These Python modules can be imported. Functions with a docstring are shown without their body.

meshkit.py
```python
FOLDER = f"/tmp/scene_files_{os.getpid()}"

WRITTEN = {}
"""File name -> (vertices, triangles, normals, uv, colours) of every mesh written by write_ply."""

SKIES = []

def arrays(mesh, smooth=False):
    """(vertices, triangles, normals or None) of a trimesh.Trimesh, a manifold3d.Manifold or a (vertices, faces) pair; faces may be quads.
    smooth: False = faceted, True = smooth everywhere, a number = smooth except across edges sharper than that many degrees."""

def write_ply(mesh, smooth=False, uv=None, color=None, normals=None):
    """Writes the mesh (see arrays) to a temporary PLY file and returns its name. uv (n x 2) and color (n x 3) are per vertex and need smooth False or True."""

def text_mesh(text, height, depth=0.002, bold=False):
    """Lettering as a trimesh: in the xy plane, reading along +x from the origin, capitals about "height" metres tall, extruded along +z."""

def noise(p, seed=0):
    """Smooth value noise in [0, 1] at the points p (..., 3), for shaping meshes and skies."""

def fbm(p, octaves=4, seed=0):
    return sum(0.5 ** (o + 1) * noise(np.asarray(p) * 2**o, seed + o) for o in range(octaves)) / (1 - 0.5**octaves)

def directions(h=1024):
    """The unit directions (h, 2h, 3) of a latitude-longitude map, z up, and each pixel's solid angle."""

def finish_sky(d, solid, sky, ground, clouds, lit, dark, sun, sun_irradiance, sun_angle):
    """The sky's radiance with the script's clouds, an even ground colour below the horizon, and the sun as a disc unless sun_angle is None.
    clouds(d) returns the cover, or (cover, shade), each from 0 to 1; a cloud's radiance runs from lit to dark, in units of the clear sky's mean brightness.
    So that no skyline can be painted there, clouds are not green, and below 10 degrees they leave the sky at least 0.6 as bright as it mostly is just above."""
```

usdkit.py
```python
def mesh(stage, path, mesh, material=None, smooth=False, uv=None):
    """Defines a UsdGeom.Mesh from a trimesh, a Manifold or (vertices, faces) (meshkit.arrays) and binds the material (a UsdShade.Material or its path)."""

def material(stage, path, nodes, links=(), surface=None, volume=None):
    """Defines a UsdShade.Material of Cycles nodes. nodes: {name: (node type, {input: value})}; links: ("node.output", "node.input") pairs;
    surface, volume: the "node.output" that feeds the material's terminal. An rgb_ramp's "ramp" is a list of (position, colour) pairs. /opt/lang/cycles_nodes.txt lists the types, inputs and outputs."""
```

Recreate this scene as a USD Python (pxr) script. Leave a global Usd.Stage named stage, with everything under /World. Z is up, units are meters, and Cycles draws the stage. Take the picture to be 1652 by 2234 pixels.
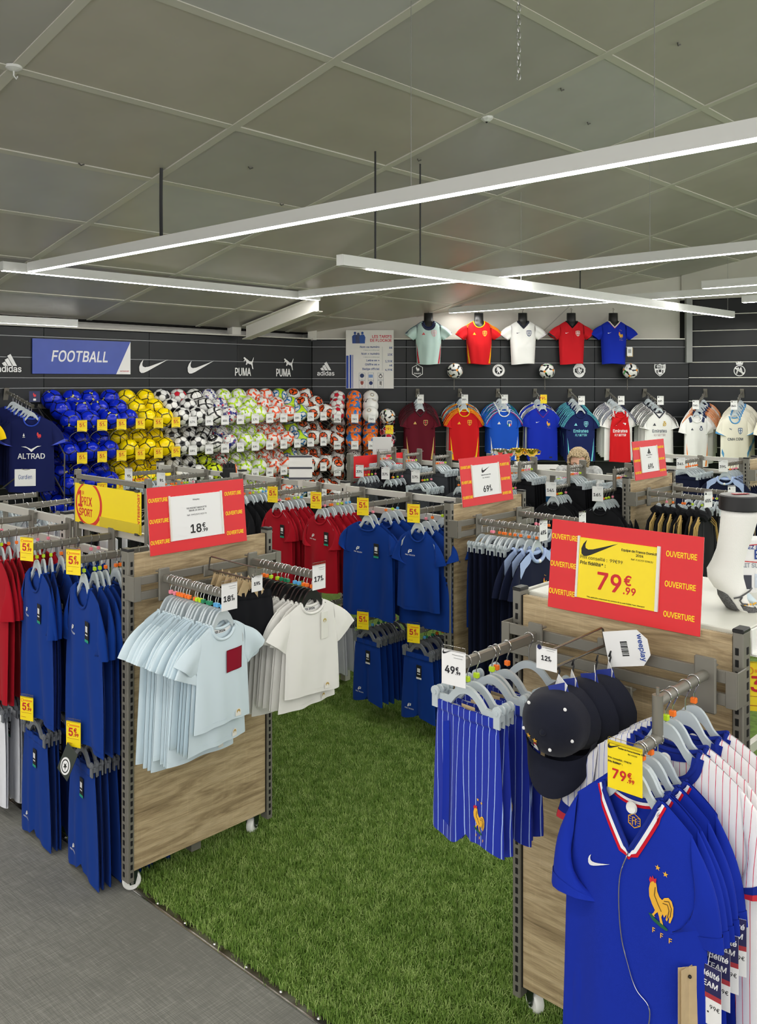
import math, random, numpy as np, trimesh, usdkit, meshkit
from pxr import Usd, UsdGeom, UsdLux, UsdShade, Gf, Sdf, Vt
from shapely.geometry import Polygon, LineString, Point, box as sbox, MultiPolygon
from shapely import affinity
from shapely.ops import unary_union
random.seed(7); np.random.seed(7)
stage = Usd.Stage.CreateInMemory()
UsdGeom.SetStageUpAxis(stage, UsdGeom.Tokens.z); UsdGeom.SetStageMetersPerUnit(stage, 1.0)
UsdGeom.Xform.Define(stage, '/World'); UsdGeom.Scope.Define(stage, '/World/Looks')
# world axes: x runs along the end panels of the racks (away to the right), y along the gondolas (away to the left), z up
# ---------------------------------------------------------------- camera
F, H, W0, H0 = 1943.0, 2.057, 1652, 2234
RX, RY = (.68455, -.72895), (.72895, .68455)      # the camera's right and forward directions
cam = UsdGeom.Camera.Define(stage, '/World/camera')
cam.CreateHorizontalApertureAttr(36.0); cam.CreateVerticalApertureAttr(36.0*H0/W0)
cam.CreateFocalLengthAttr(36.0*F/W0); cam.CreateVerticalApertureOffsetAttr(-36.0*(H0/2-832)/W0)
cam.CreateClippingRangeAttr(Gf.Vec2f(.05, 100)); cam.CreateExposureAttr(0.16)
cam.AddTransformOp().Set(Gf.Matrix4d(RX[0], RX[1], 0, 0, 0, 0, 1, 0, -RY[0], -RY[1], 0, 0, 0, 0, H, 1))
# ---------------------------------------------------------------- light of the rest of the shop (the hall goes on behind the camera)
dome = UsdLux.DomeLight.Define(stage, '/World/shop_ambience'); dome.CreateIntensityAttr(0.42); dome.CreateColorAttr(Gf.Vec3f(1.0, .985, .95))
LED = 32.0            # strength of every light strip
# ---------------------------------------------------------------- helpers
def XY(X, Y): return (X*RX[0]+Y*RY[0], X*RX[1]+Y*RY[1])
def pxY(px, py, Y): return (*XY((px-826)/F*Y, Y), H+(832-py)/F*Y)
def pxv(px, py, v):
    t = (px-826)/F; return pxY(px, py, v/(t*RX[1]+RY[1]))
def pxu(px, py, u):
    t = (px-826)/F; return pxY(px, py, u/(t*RX[0]+RY[0]))
def pxz(px, py, z): return pxY(px, py, (z-H)*F/(832-py))
def C(r, g, b): return tuple((c/255/12.92 if c/255 <= .04045 else ((c/255+.055)/1.055)**2.4) for c in (r, g, b))
_n = {}
def numbered(parent, name):
    k = _n.get((parent, name), 0); _n[(parent, name)] = k+1
    return f'{parent}/{name}' + (f'_{k:03d}' if k else '')
def keys(prim, label=None, cat=None, group=None, kind=None):
    for k, v in (('label', label), ('category', cat), ('group', group), ('kind', kind)):
        if v: prim.SetCustomDataByKey(k, v)
def place(x, pos, rz=0, rx=0, ry=0):
    x.AddTranslateOp().Set(Gf.Vec3d(*map(float, pos)))
    x.AddRotateXYZOp().Set(Gf.Vec3f(float(rx), float(ry), float(rz)))
def T(name, label, cat, pos=(0,0,0), rz=0, group=None, kind=None, rx=0, ry=0):
    p = numbered('/World', name); x = UsdGeom.Xform.Define(stage, p); place(x, pos, rz, rx, ry); keys(x.GetPrim(), label, cat, group, kind); return p
def dup(src, label, pos, rz=0, group=None, rx=0, ry=0, name=None, cat=None):
    sp = stage.GetPrimAtPath(src); d = sp.GetCustomData(); nm = name or src.split('/')[-1].rstrip('0123456789').rstrip('_')
    p = numbered('/World', nm); x = UsdGeom.Xform.Define(stage, p); g = x.GetPrim()
    g.GetReferences().AddInternalReference(src); g.SetInstanceable(True)
    x.ClearXformOpOrder(); x.GetPrim().GetAttribute('xformOp:translate').Set(Gf.Vec3d(*map(float, pos)))
    g.GetAttribute('xformOp:rotateXYZ').Set(Gf.Vec3f(float(rx), float(ry), float(rz)))
    x.SetXformOpOrder([UsdGeom.XformOp(g.GetAttribute('xformOp:translate')), UsdGeom.XformOp(g.GetAttribute('xformOp:rotateXYZ'))])
    keys(g, label, cat or d.get('category'), group or d.get('group')); return p
def part(parent, name, mesh, mat, smooth=35, label=None, kind=None):
    if isinstance(mesh, list): mesh = trimesh.util.concatenate(mesh)
    p = numbered(parent, name); m = usdkit.mesh(stage, p, mesh, mat, smooth=smooth)
    keys(m.GetPrim(), label, None, None, kind); return p
def solo(name, mesh, mat, label=None, cat=None, group=None, kind=None, smooth=35):
    p = part('/World', name, mesh, mat, smooth); keys(stage.GetPrimAtPath(p), label, cat, group, kind); return p
# meshes
def bx(cx, cy, cz, sx, sy, sz):
    m = trimesh.creation.box((sx, sy, sz)); m.apply_translation((cx, cy, cz)); return m
def bb(x0, x1, y0, y1, z0, z1): return bx((x0+x1)/2, (y0+y1)/2, (z0+z1)/2, abs(x1-x0), abs(y1-y0), abs(z1-z0))
def cbox(cx, cy, cz, sx, sy, sz, r=.004):     # box with chamfered edges
    pts = []
    for a in (-1, 1):
        for b in (-1, 1):
            for c in (-1, 1):
                pts += [(a*(sx/2-r), b*(sy/2-r), c*sz/2), (a*(sx/2-r), b*sy/2, c*(sz/2-r)), (a*sx/2, b*(sy/2-r), c*(sz/2-r))]
    m = trimesh.convex.convex_hull(np.array(pts)); m.apply_translation((cx, cy, cz)); return m
def tube(pts, r, n=8, closed=False, sq=1.0):
    p = np.asarray(pts, float); t = np.gradient(p, axis=0) if not closed else np.roll(p, -1, 0)-np.roll(p, 1, 0)
    t /= np.linalg.norm(t, axis=1, keepdims=True)+1e-12
    ref = np.where(np.abs(t[:, 2:]) < .95, [[0, 0, 1.]], [[0, 1., 0]])
    a = np.cross(t, ref); a /= np.linalg.norm(a, axis=1, keepdims=True)+1e-12; b = np.cross(a, t)
    rr = np.broadcast_to(r, (len(p),)); an = np.arange(n)*2*np.pi/n
    v = p[:, None]+rr[:, None, None]*(np.cos(an)[None, :, None]*a[:, None]+sq*np.sin(an)[None, :, None]*b[:, None])
    N = len(p); fs = []
    for i in range(N if closed else N-1):
        j = (i+1) % N
        for k in range(n): l = (k+1) % n; fs += [(i*n+k, j*n+k, j*n+l), (i*n+k, j*n+l, i*n+l)]
    v = v.reshape(-1, 3)
    if not closed:
        v = np.vstack([v, p[0], p[-1]]); c0, c1 = len(v)-2, len(v)-1
        for k in range(n): l = (k+1) % n; fs += [(c0, k, l), (c1, (N-1)*n+l, (N-1)*n+k)]
    return trimesh.Trimesh(v, fs, process=False)
def cyl(p0, p1, r, n=12): return tube([p0, p1], r, n)
def lathe(prof, n=24):
    prof = np.asarray(prof, float); an = np.arange(n)*2*np.pi/n; m = len(prof)
    v = np.stack([prof[:, None, 0]*np.cos(an), prof[:, None, 0]*np.sin(an), np.repeat(prof[:, 1:], n, 1)], -1).reshape(-1, 3)
    f = [q for i in range(m-1) for k in range(n) for q in ((i*n+k, i*n+(k+1) % n, (i+1)*n+(k+1) % n), (i*n+k, (i+1)*n+(k+1) % n, (i+1)*n+k))]
    return trimesh.Trimesh(v, f, process=False)
def polys(g):
    g = g.buffer(0) if not g.is_valid else g
    return [q for q in getattr(g, 'geoms', [g]) if q.geom_type == 'Polygon' and q.area > 1e-9]
def front(g, d=.0015, y=0.0):                 # polygon in (x, z) as a plate whose face looks to -y
    ms = [trimesh.creation.extrude_polygon(q, d, engine='earcut') for q in polys(g)]
    m = trimesh.util.concatenate(ms); v = m.vertices.copy(); m.vertices = np.stack([v[:, 0], y-v[:, 2], v[:, 1]], 1); return m
_tc = {}
def text(s, h, bold=False, d=.001, align='c', wide=1.0, slant=0.0):
    k = (s, bold)
    if k not in _tc:
        m = meshkit.text_mesh(s, 1.0, .02, bold); _tc[k] = (np.array(m.vertices), np.array(m.faces))
    v, f = _tc[k]; v = v.copy(); v[:, 0] -= v[:, 0].min(); w = v[:, 0].max()
    v[:, 0] = (v[:, 0]-{'c': w/2, 'l': 0, 'r': w}[align])*wide+slant*v[:, 1]
    return trimesh.Trimesh(np.stack([v[:, 0]*h, -v[:, 2]/.02*d, v[:, 1]*h], 1), f, process=False)
def mv(m, x=0, y=0, z=0, rz=0, rx=0, ry=0):
    m = m.copy()
    for ang, ax in ((rx, (1,0,0)), (ry, (0,1,0)), (rz, (0,0,1))):
        if ang: m.apply_transform(trimesh.transformations.rotation_matrix(math.radians(ang), ax))
    m.apply_translation((x, y, z)); return m
# materials
def M(name, col, rough=.6, metal=0., bump=0, bscale=300, sheen=0, var=0, vscale=4, spec=.5, coat=0, extra=None):
    p = '/World/Looks/'+name; pr = {'base_color': col, 'roughness': rough, 'metallic': metal, 'specular_ior_level': spec, 'sheen_weight': sheen, 'coat_weight': coat, **(extra or {})}
    n = {'p': ('principled_bsdf', pr)}; l = []
    if bump or var: n['g'] = ('texture_coordinate', {}); 
    if bump:
        n['nz'] = ('noise_texture', {'scale': bscale, 'detail': 2.0}); n['b'] = ('bump', {'strength': bump, 'distance': .002})
        l += [('g.object', 'nz.vector'), ('nz.fac', 'b.height'), ('b.normal', 'p.normal')]
    if var:
        n['nv'] = ('noise_texture', {'scale': vscale, 'detail': 3.0}); d = [max(0, c*(1-var)) for c in col]; e = [min(1, c*(1+var)) for c in col]
        n['r'] = ('rgb_ramp', {'ramp': [(.3, d), (.7, e)]}); l += [('g.object', 'nv.vector'), ('nv.fac', 'r.fac'), ('r.color', 'p.base_color')]
    return usdkit.material(stage, p, n, l, surface='p.BSDF')
_fab = {}
def fabric(r, g, b, rough=.85, sheen=.03):
    k = (r, g, b, rough)
    if k not in _fab: _fab[k] = M(f'fabric_{len(_fab):02d}', C(r, g, b), rough, bump=.12, bscale=900, sheen=sheen, spec=.18)
    return _fab[k]
_flat = {}
def ink(r, g, b, rough=.6):
    k = (r, g, b, rough)
    if k not in _flat: _flat[k] = M(f'print_{len(_flat):02d}', C(r, g, b), rough)
    return _flat[k]
MT = M('rack_metal', C(128, 125, 116), .45, .35, bump=.03, bscale=500)
MTL = M('rack_metal_light', C(206, 204, 196), .38, .3)
MTD = M('rack_metal_dark', C(84, 82, 75), .45, .4)
CHROME = M('chrome', C(205, 205, 205), .22, 1.0)
STEEL = M('steel_wire', C(120, 116, 108), .35, .8)
BLACK = M('black_plastic', C(20, 20, 22), .4)
SLOT = M('slot_dark', C(8, 8, 8), .9)
WHITE = M('white_paper', C(236, 236, 236), .6)
WHITEG = M('white_gloss', C(240, 240, 236), .3)
PAINTW = M('white_paint', C(228, 226, 218), .6, var=.03)
YEL = M('yellow_card', C(250, 222, 20), .45)
RED = M('red_card', C(222, 32, 40), .45)
PLASTIC = usdkit.material(stage, '/World/Looks/clear_sleeve', {'t': ('transparent_bsdf', {}), 'g': ('glossy_bsdf', {'roughness': .08}), 'f': ('fresnel', {'IOR': 1.3}), 'm': ('mix_closure', {})}, [('f.fac', 'm.fac'), ('t.BSDF', 'm.closure1'), ('g.BSDF', 'm.closure2')], surface='m.closure')
HANG = M('hanger_grey', C(190, 200, 205), .35)
HANGK = M('hanger_black', C(22, 22, 24), .35)
HANGD = M('hanger_darkgrey', C(110, 114, 120), .4)
EMIT = usdkit.material(stage, '/World/Looks/led_diffuser', {'e': ('emission', {'color': (1.0, .98, .93), 'strength': LED})}, [], surface='e.emission')
def wood_mat():
    n = {'t': ('texture_coordinate', {}), 'm': ('mapping', {'scale': (1.3, 1.3, 12)}), 'n': ('noise_texture', {'scale': 2.2, 'detail': 7.0, 'roughness': .62, 'distortion': .9}),
         'm2': ('mapping', {'scale': (5, 5, 120)}), 'n2': ('noise_texture', {'scale': 3.0, 'detail': 3.0}),
         'm3': ('mapping', {'scale': (150, 150, 14)}), 'n3': ('noise_texture', {'scale': 1.0, 'detail': 1.0}),
         'r': ('rgb_ramp', {'ramp': [(.28, C(126, 108, 80)), (.42, C(166, 145, 111)), (.52, C(188, 167, 131)), (.75, C(208, 188, 153))]}),
         'r2': ('rgb_ramp', {'ramp': [(.35, (.80,)*3), (.6, (1.05,)*3)]}), 'r3': ('rgb_ramp', {'ramp': [(.62, (1,)*3), (.72, (1.12,)*3)]}),
         'x': ('mix_color', {'blend_type': 'multiply', 'fac': 1.0}), 'y': ('mix_color', {'blend_type': 'multiply', 'fac': .6}), 'b': ('bump', {'strength': .15, 'distance': .001}), 'p': ('principled_bsdf', {'roughness': .55, 'specular_ior_level': .35})}
    l = [('t.object', 'm.vector'), ('m.vector', 'n.vector'), ('n.fac', 'r.fac'), ('t.object', 'm2.vector'), ('m2.vector', 'n2.vector'), ('n2.fac', 'r2.fac'),
         ('t.object', 'm3.vector'), ('m3.vector', 'n3.vector'), ('n3.fac', 'r3.fac'), ('r.color', 'x.a'), ('r2.color', 'x.b'), ('x.result', 'y.a'), ('r3.color', 'y.b'), ('y.result', 'p.base_color'), ('n2.fac', 'b.height'), ('b.normal', 'p.normal')]
    return usdkit.material(stage, '/World/Looks/oak_panel', n, l, surface='p.BSDF')
WOOD = wood_mat()
# ---------------------------------------------------------------- the room
UE = 1.96                                     # edge between carpet and turf
CARPET = usdkit.material(stage, '/World/Looks/woven_carpet', {'g': ('geometry', {}), 'm1': ('mapping', {'scale': (9, 420, 1), 'rotation': (0, 0, .12)}), 'n1': ('noise_texture', {'scale': 1.0, 'detail': 2.0}),
    'm2': ('mapping', {'scale': (420, 9, 1), 'rotation': (0, 0, .12)}), 'n2': ('noise_texture', {'scale': 1.0, 'detail': 2.0}), 'n3': ('noise_texture', {'scale': 1.2, 'detail': 4.0}), 'n4': ('noise_texture', {'scale': 700.0}),
    'a': ('math', {'math_type': 'add'}), 'a2': ('math', {'math_type': 'multiply_add', 'value2': .5}), 'a3': ('math', {'math_type': 'multiply_add', 'value2': .35}),
    'r': ('rgb_ramp', {'ramp': [(.62, C(116, 116, 110)), (.76, C(142, 141, 134)), (.9, C(158, 157, 150)), (1.0, C(190, 188, 180))]}), 'b': ('bump', {'strength': .3, 'distance': .002}), 'p': ('principled_bsdf', {'roughness': .9, 'specular_ior_level': .2})},
    [('g.position', 'm1.vector'), ('m1.vector', 'n1.vector'), ('g.position', 'm2.vector'), ('m2.vector', 'n2.vector'), ('g.position', 'n3.vector'), ('g.position', 'n4.vector'), ('n1.fac', 'a.value1'), ('n2.fac', 'a.value2'),
     ('a.value', 'a2.value1'), ('n3.fac', 'a3.value1'), ('a2.value', 'a3.value3'), ('a3.value', 'r.fac'), ('r.color', 'p.base_color'), ('n4.fac', 'b.height'), ('b.normal', 'p.normal')], surface='p.BSDF')
TURFB = M('turf_backing', C(92, 120, 46), .95, var=.3, vscale=30, bump=.6, bscale=250)
solo('floor', bb(-6, UE, -6, 9.2, -.1, 0), CARPET, 'grey woven carpet floor left of the artificial grass', 'floor', kind='structure')
solo('floor', bb(UE, 14, -6, 9.2, -.1, 0), TURFB, 'green backing under the artificial grass in the racks area', 'floor', kind='structure')
# ceiling: big square-edged panels with cover strips, sloping down towards the ball wall
cz = lambda u, v: 4.667-.0046*u-.2125*v
CU0, CV0, CDU, CDV = 2.085, 4.57, 1.43, .92
TILES = [M(f'ceiling_panel_{i}', c, .38, var=.05, vscale=2.5, spec=.45) for i, c in enumerate([C(186, 181, 173), C(181, 178, 174), C(189, 183, 173), C(194, 193, 192)])]
STRIP = M('ceiling_strip', C(205, 202, 192), .5)
cp = UsdGeom.Xform.Define(stage, '/World/ceiling').GetPrim(); keys(cp, 'sloping grey panelled ceiling with pale cover strips', 'ceiling', kind='structure')
def slab(u0, u1, v0, v1, lo, hi):
    v = [(u, vv, cz(u, vv)+h) for h in (lo, hi) for (u, vv) in ((u0, v0), (u1, v0), (u1, v1), (u0, v1))]
    return trimesh.Trimesh(v, [(0,2,1),(0,3,2),(4,5,6),(4,6,7),(0,1,5),(0,5,4),(1,2,6),(1,6,5),(2,3,7),(2,7,6),(3,0,4),(3,4,7)], process=False)
BLUISH = []
for px, py in ((620, 40), (100, 420), (450, 430), (1250, 320)):
    t_ = (px-826)/F; du_, dv_ = t_*RX[0]+RY[0], t_*RX[1]+RY[1]; Y_ = (4.667-H)/((832-py)/F+.0046*du_+.2125*dv_); BLUISH.append((math.floor((du_*Y_-CU0)/CDU), math.ceil((CV0-dv_*Y_)/CDV)))
rt = random.Random(3)
for i in range(-3, 8):
    for j in range(-5, 9):
        u0, v1 = CU0+CDU*i, CV0-CDV*(j-1); u1, v0 = u0+CDU, v1-CDV
        if v0 > 8.9 or v1 < -2.5: continue
        mi = 3 if (i, j) in BLUISH else rt.choice((0, 0, 1, 2)); dz = rt.uniform(0, .004)
        part('/World/ceiling', 'ceiling_tile', slab(u0+.006, u1-.006, v0+.006, min(v1-.006, 9.0), dz, .03+dz), TILES[mi], False)
for i in range(-3, 9):
    u = CU0+CDU*i; part('/World/ceiling', 'cover_strip', slab(u-.03, u+.03, -2.5, 9.0, -.006, .01), STRIP, False)
for j in range(-4, 8):
    v = CV0-CDV*j; part('/World/ceiling', 'cover_strip', slab(CU0-3*CDU, CU0+8*CDU, v-.026, v+.026, -.004, .01), STRIP, False)
part('/World/ceiling', 'ceiling_deck', slab(CU0-3*CDU-.5, CU0+9*CDU, -2.7, 9.3, .045, .1), SLOT, False)
# dark slatwalls
BOARD = [M(f'slatwall_board_{i}', c, .42, bump=.05, bscale=60, spec=.35, var=.08, vscale=3) for i, c in enumerate([C(26, 29, 32), C(30, 33, 37), C(22, 25, 27)])]
GROOVE = M('groove_insert', C(120, 122, 124), .4, .5)
GZ = [2.621, 2.522, 2.305, 2.094, 1.987, 1.777, 1.577, 1.377, 1.177, .977, .777, .577, .377, .177, 0.0]
def slatwall(name, label, pos, rz, width, tops, seg=1.22, seed=1, bright=False):
    # local frame: x along the wall, face looks to -y
    p = T(name, label, 'wall', pos, rz, kind='structure'); r = random.Random(seed); n = max(1, round(width/seg)); w = width/n
    for k in range(len(tops)-1):
        for i in range(n):
            part(p, 'wall_board', cbox((i+.5)*w, .009+r.uniform(0, .0015), (tops[k]+tops[k+1])/2, w-.003, .018, tops[k]-tops[k+1]-.012, .003), BOARD[r.choice((0, 0, 1, 2))], False)
        if k: part(p, 'groove_rail', bb(0, width, .004, .016, tops[k]-.0055, tops[k]+.0055), PAINTW if bright else GROOVE, False)
    part(p, 'wall_backing', bb(-.12, width+.12, .022, .1, 0, tops[0]), SLOT, False); return p
VW = 8.9
XC0, XC1, YW = -.898, 4.195, 12.04
cA, cB = XY(XC0, YW), XY(XC1, YW)
slatwall('wall_left', 'dark slatted wall behind the rows of footballs', (0.6, VW, 0), 0, cA[0]-.6, GZ, seed=2)
RZW = math.degrees(math.atan2(RX[1], RX[0]))          # the jersey wall faces the camera
slatwall('wall_back', 'dark slatted wall behind the national team jerseys', (*cA, 0), RZW, XC1-XC0, GZ, seed=5)
ang = math.atan2(-.516, .8566); dR = XY(math.cos(ang), math.sin(ang)); RZR = math.degrees(math.atan2(dR[1], dR[0]))
slatwall('wall_right', 'dark slatted wall with white groove strips at the right', (*cB, 0), RZR, 3.6, [3.155, 2.95, 2.735, 2.524, 2.314, 2.107, 1.994, 1.79, 1.577, 1.377, 1.177, .977, .777, .577, .377, .177, 0.0], seed=6, bright=True)
# white gable wall over the jersey wall
def onback(X, z, d=0.0): u, v = XY(X, YW-d); return (u, v, z)
g0, g1 = onback(XC0, 0), onback(XC1, 0)
GABLEW = M('gable_paint', C(204, 201, 192), .65, var=.03)
gp = T('wall_gable', 'white painted gable wall over the jersey wall up to the sloping ceiling', 'wall', (*cA, 0), RZW, kind='structure')
wd = XC1-XC0
part(gp, 'gable_panel', front(Polygon([(0, 2.63), (wd, 2.63), (wd, cz(*g1[:2])+.02), (0, cz(*g0[:2])+.02)]), .06, .16), GABLEW, False)
part(gp, 'ledge', bb(0, wd, 0, .16, 2.622, 2.64), PAINTW, False)
part(gp, 'panel_joint', front(LineString([(3.05, 2.65), (3.75, 3.32)]).buffer(.006), .002, .099), M('joint_grey', C(170, 168, 160), .7), False)
solo('trim_1', mv(bb(-.05, .03, -.06, .02, 2.31, 3.17), *cB, 0, rz=RZW), M('post_grey', C(150, 152, 150), .5), 'pale grey corner post between the two dark walls', 'corner post', kind='structure')
solo('wall_outer', [bb(-4, 9.6, 9.25, 9.35, -.1, 3.6), mv(bb(-1.5, 7, .35, .45, -.1, 4.2), *cA, 0, rz=RZW)], PAINTW, 'plain wall of the hall behind the dark slatted walls', 'wall', kind='structure')
part(T('wall_upper', 'white wall over the dark slatted wall at the right', 'wall', (*cB, 0), RZR, kind='structure'), 'panel', bb(-.1, 3.6, .02, .12, 3.16, 4.6), GABLEW, False)
# white ledge on top of the ball wall and a steel beam under the slope
solo('trim_2', [bb(.6, cA[0], VW-.015, VW+.12, 2.622, 2.64)], M('ledge_white', C(200, 198, 190), .45), 'white ledge along the top of the ball wall', 'ledge', kind='structure')
bp = T('roof_beam', 'white painted steel beam under the sloping ceiling', 'beam', kind='structure')
def beam(u, v0, v1, w, h0, h1):
    v = [(u+s*w/2, vv, cz(u, vv)-h) for vv in (v0, v1) for (s, h) in ((-1, h0), (1, h0), (1, h1), (-1, h1))]
    return trimesh.convex.convex_hull(np.array(v))
for a in ((.14, .025, .035), (.02, .03, .2), (.14, .19, .2)): part(bp, 'web' if a[0] < .1 else 'flange', beam(6.93, 8.75, 7.45, *a), PAINTW, False)
solo('roof_post', [bb(6.86, 7.0, 8.95, 9.05, 0, 2.85)], PAINTW, 'white steel post behind the ball wall carrying the beam', 'post', kind='structure')
solo('roof_post', [mv(bb(-.06, .06, .02, .12, 2.6, 2.76), *cA, 0, rz=RZW)], PAINTW, 'short white post stub above the corner of the dark walls', 'post', kind='structure')
# ---------------------------------------------------------------- linear lights
LAMPW = M('lamp_white', C(225, 226, 224), .4)
def light(label, p0, p1, z, cover=(), w=.062, h=.075):
    p0, p1 = np.array(p0), np.array(p1); L = np.linalg.norm(p1-p0); rz = math.degrees(math.atan2(*(p1-p0)[::-1]))
    p = T('linear_light', label, 'light fixture', (*p0, z), rz, group=None)
    part(p, 'housing', [bb(0, L, -w/2, w/2, .022, h), bb(0, L, -w/2, -w/2+.004, 0, .022), bb(0, L, w/2-.004, w/2, 0, .022)], LAMPW, False)
    s0 = cover[0] if cover else .003
    part(p, 'end_cap', cbox(-.004, 0, h/2, .008, w+.002, h+.002, .002), LAMPW, False); part(p, 'end_cap', cbox(L+.004, 0, h/2, .008, w+.002, h+.002, .002), LAMPW, False)
    part(p, 'diffuser', bb(s0, L-.003, -w/2+.0045, w/2-.0045, -.004, .018), EMIT, False)
    if s0 > .01: part(p, 'blank_cover', bb(0, s0, -w/2+.0045, w/2-.0045, .002, .018), LAMPW, False)
    return p, L
def cable(label, u, v, z0, z1, r, mat, name='power_cable', cat='cable', bend=0.0):
    pts = [(u+bend*math.sin(k/6*math.pi)*.5, v+bend*math.sin(k/6*math.pi), z0+(z1-z0)*k/6) for k in range(7)]
    solo(name, tube(pts, r, 6), mat, label, cat)
light('longest linear light strip running over the aisle from top right to the far left', (3.45, -1.6), (3.45, 7.24), 2.977)
light('linear light strip crossing the end of the long strip over the ball wall', (3.25, 7.34), (6.9, 7.42), 2.977)
light('linear light strip running from the cross strip towards the right', (6.55, 7.32), (6.32, -1.0), 2.977)
light('white linear light with blank left end, nearest the gable wall', (4.3, 4.4), (11.15, 4.4), 2.857, cover=(.28,))
light('farthest linear light strip in front of the gable wall', (9.4, 7.5), (9.4, 2.6), 2.977)
light('short linear light strip at the far right in front of the dark wall', (8.65, 3.7), (8.65, .6), 2.977)
light('lowest short linear light strip cut by the right edge of the photo', (10.2, 3.9), (10.2, 1.0), 2.95)
light('linear light strip lying on the ledge of the ball wall at left', (1.2, VW+.02), (4.75, VW+.02), 2.645)
light('linear light strip over the carpet aisle behind the camera', (.6, -2.2), (.6, 3.2), 3.2)
light('linear light strip over the open floor far left of the camera', (-2.3, -2.2), (-2.3, 3.6), 3.2)
light('second linear light strip over the open floor far left of the camera', (-2.3, 3.8), (-2.3, 7.6), 2.95)
light('linear light strip over the open floor behind the camera on the left', (-5.1, -2.2), (-5.1, 5.6), 3.2)
light('linear light strip over the carpet aisle farther back', (.4, 3.4), (.4, 7.8), 3.0)
KC = M('cable_black', C(24, 26, 30), .5); WIRE = M('thin_wire', C(150, 150, 146), .4, .6)
c = pxu(352, 540, 3.45); cable('thick black cable dropping to the long light strip at left', c[0], c[1], 3.05, cz(*c[:2]), .013, KC, bend=.02)
c = pxv(819, 570, 4.4); cable('black cable dropping to the blank end of the white light', c[0], c[1], 2.93, cz(*c[:2]), .007, KC)
c = pxv(917, 585, 4.4); cable('second black cable beside the blank end of the white light', c[0], c[1], 2.93, cz(*c[:2]), .006, KC)
c = pxu(1266, 590, 9.4); cable('short black cable above the farthest light strip', c[0], c[1], 3.05, cz(*c[:2]), .007, KC)
for px, py, u, lab in ((897, 416, 3.45, 'thin steel wire holding the long light strip near its middle'), (1428, 320, 3.45, 'thin steel wire holding the long light strip at right'), (1418, 548, 6.38, 'thin steel wire holding the second light strip at right')):
    c = pxu(px, py, u); cable(lab, c[0], c[1], 3.05, cz(*c[:2]), .0018, WIRE, 'suspension_wire', 'wire')
for px, lab in ((1137, 'thin steel wire holding the white light at its middle'), (1588, 'thin steel wire holding the white light at its right end')):
    c = pxv(px, 640, 4.4); cable(lab, c[0], c[1], 2.93, cz(*c[:2]), .0018, WIRE, 'suspension_wire', 'wire')
# things on the ceiling
def onceil(px, py):
    t = (px-826)/F; du, dv = t*RX[0]+RY[0], t*RX[1]+RY[1]; dz = (832-py)/F
    Y = (4.667-H)/(dz+.0046*du+.2125*dv); return pxY(px, py, Y)
c = onceil(30, 146); hp = T('ceiling_hook', 'white round ceiling hook at the left over a strip crossing', 'ceiling hook', c)
part(hp, 'base', lathe([(0, -.022), (.02, -.02), (.04, -.008), (.045, 0.004)]), LAMPW); part(hp, 'hook', tube([(0, 0, -.02), (0, 0, -.045), (.014, 0, -.06), (.02, 0, -.045)], .004, 6), LAMPW)
c = onceil(1062, 256); dp = T('ceiling_sensor', 'white faceted sensor under the crossing of two ceiling strips', 'sensor', c)
part(dp, 'body', lathe([(0, -.032), (.02, -.03), (.042, -.012), (.046, .01)], 8), LAMPW, False); part(dp, 'lens', mv(trimesh.creation.icosphere(2, .008), z=-.032), BLACK)
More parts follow.
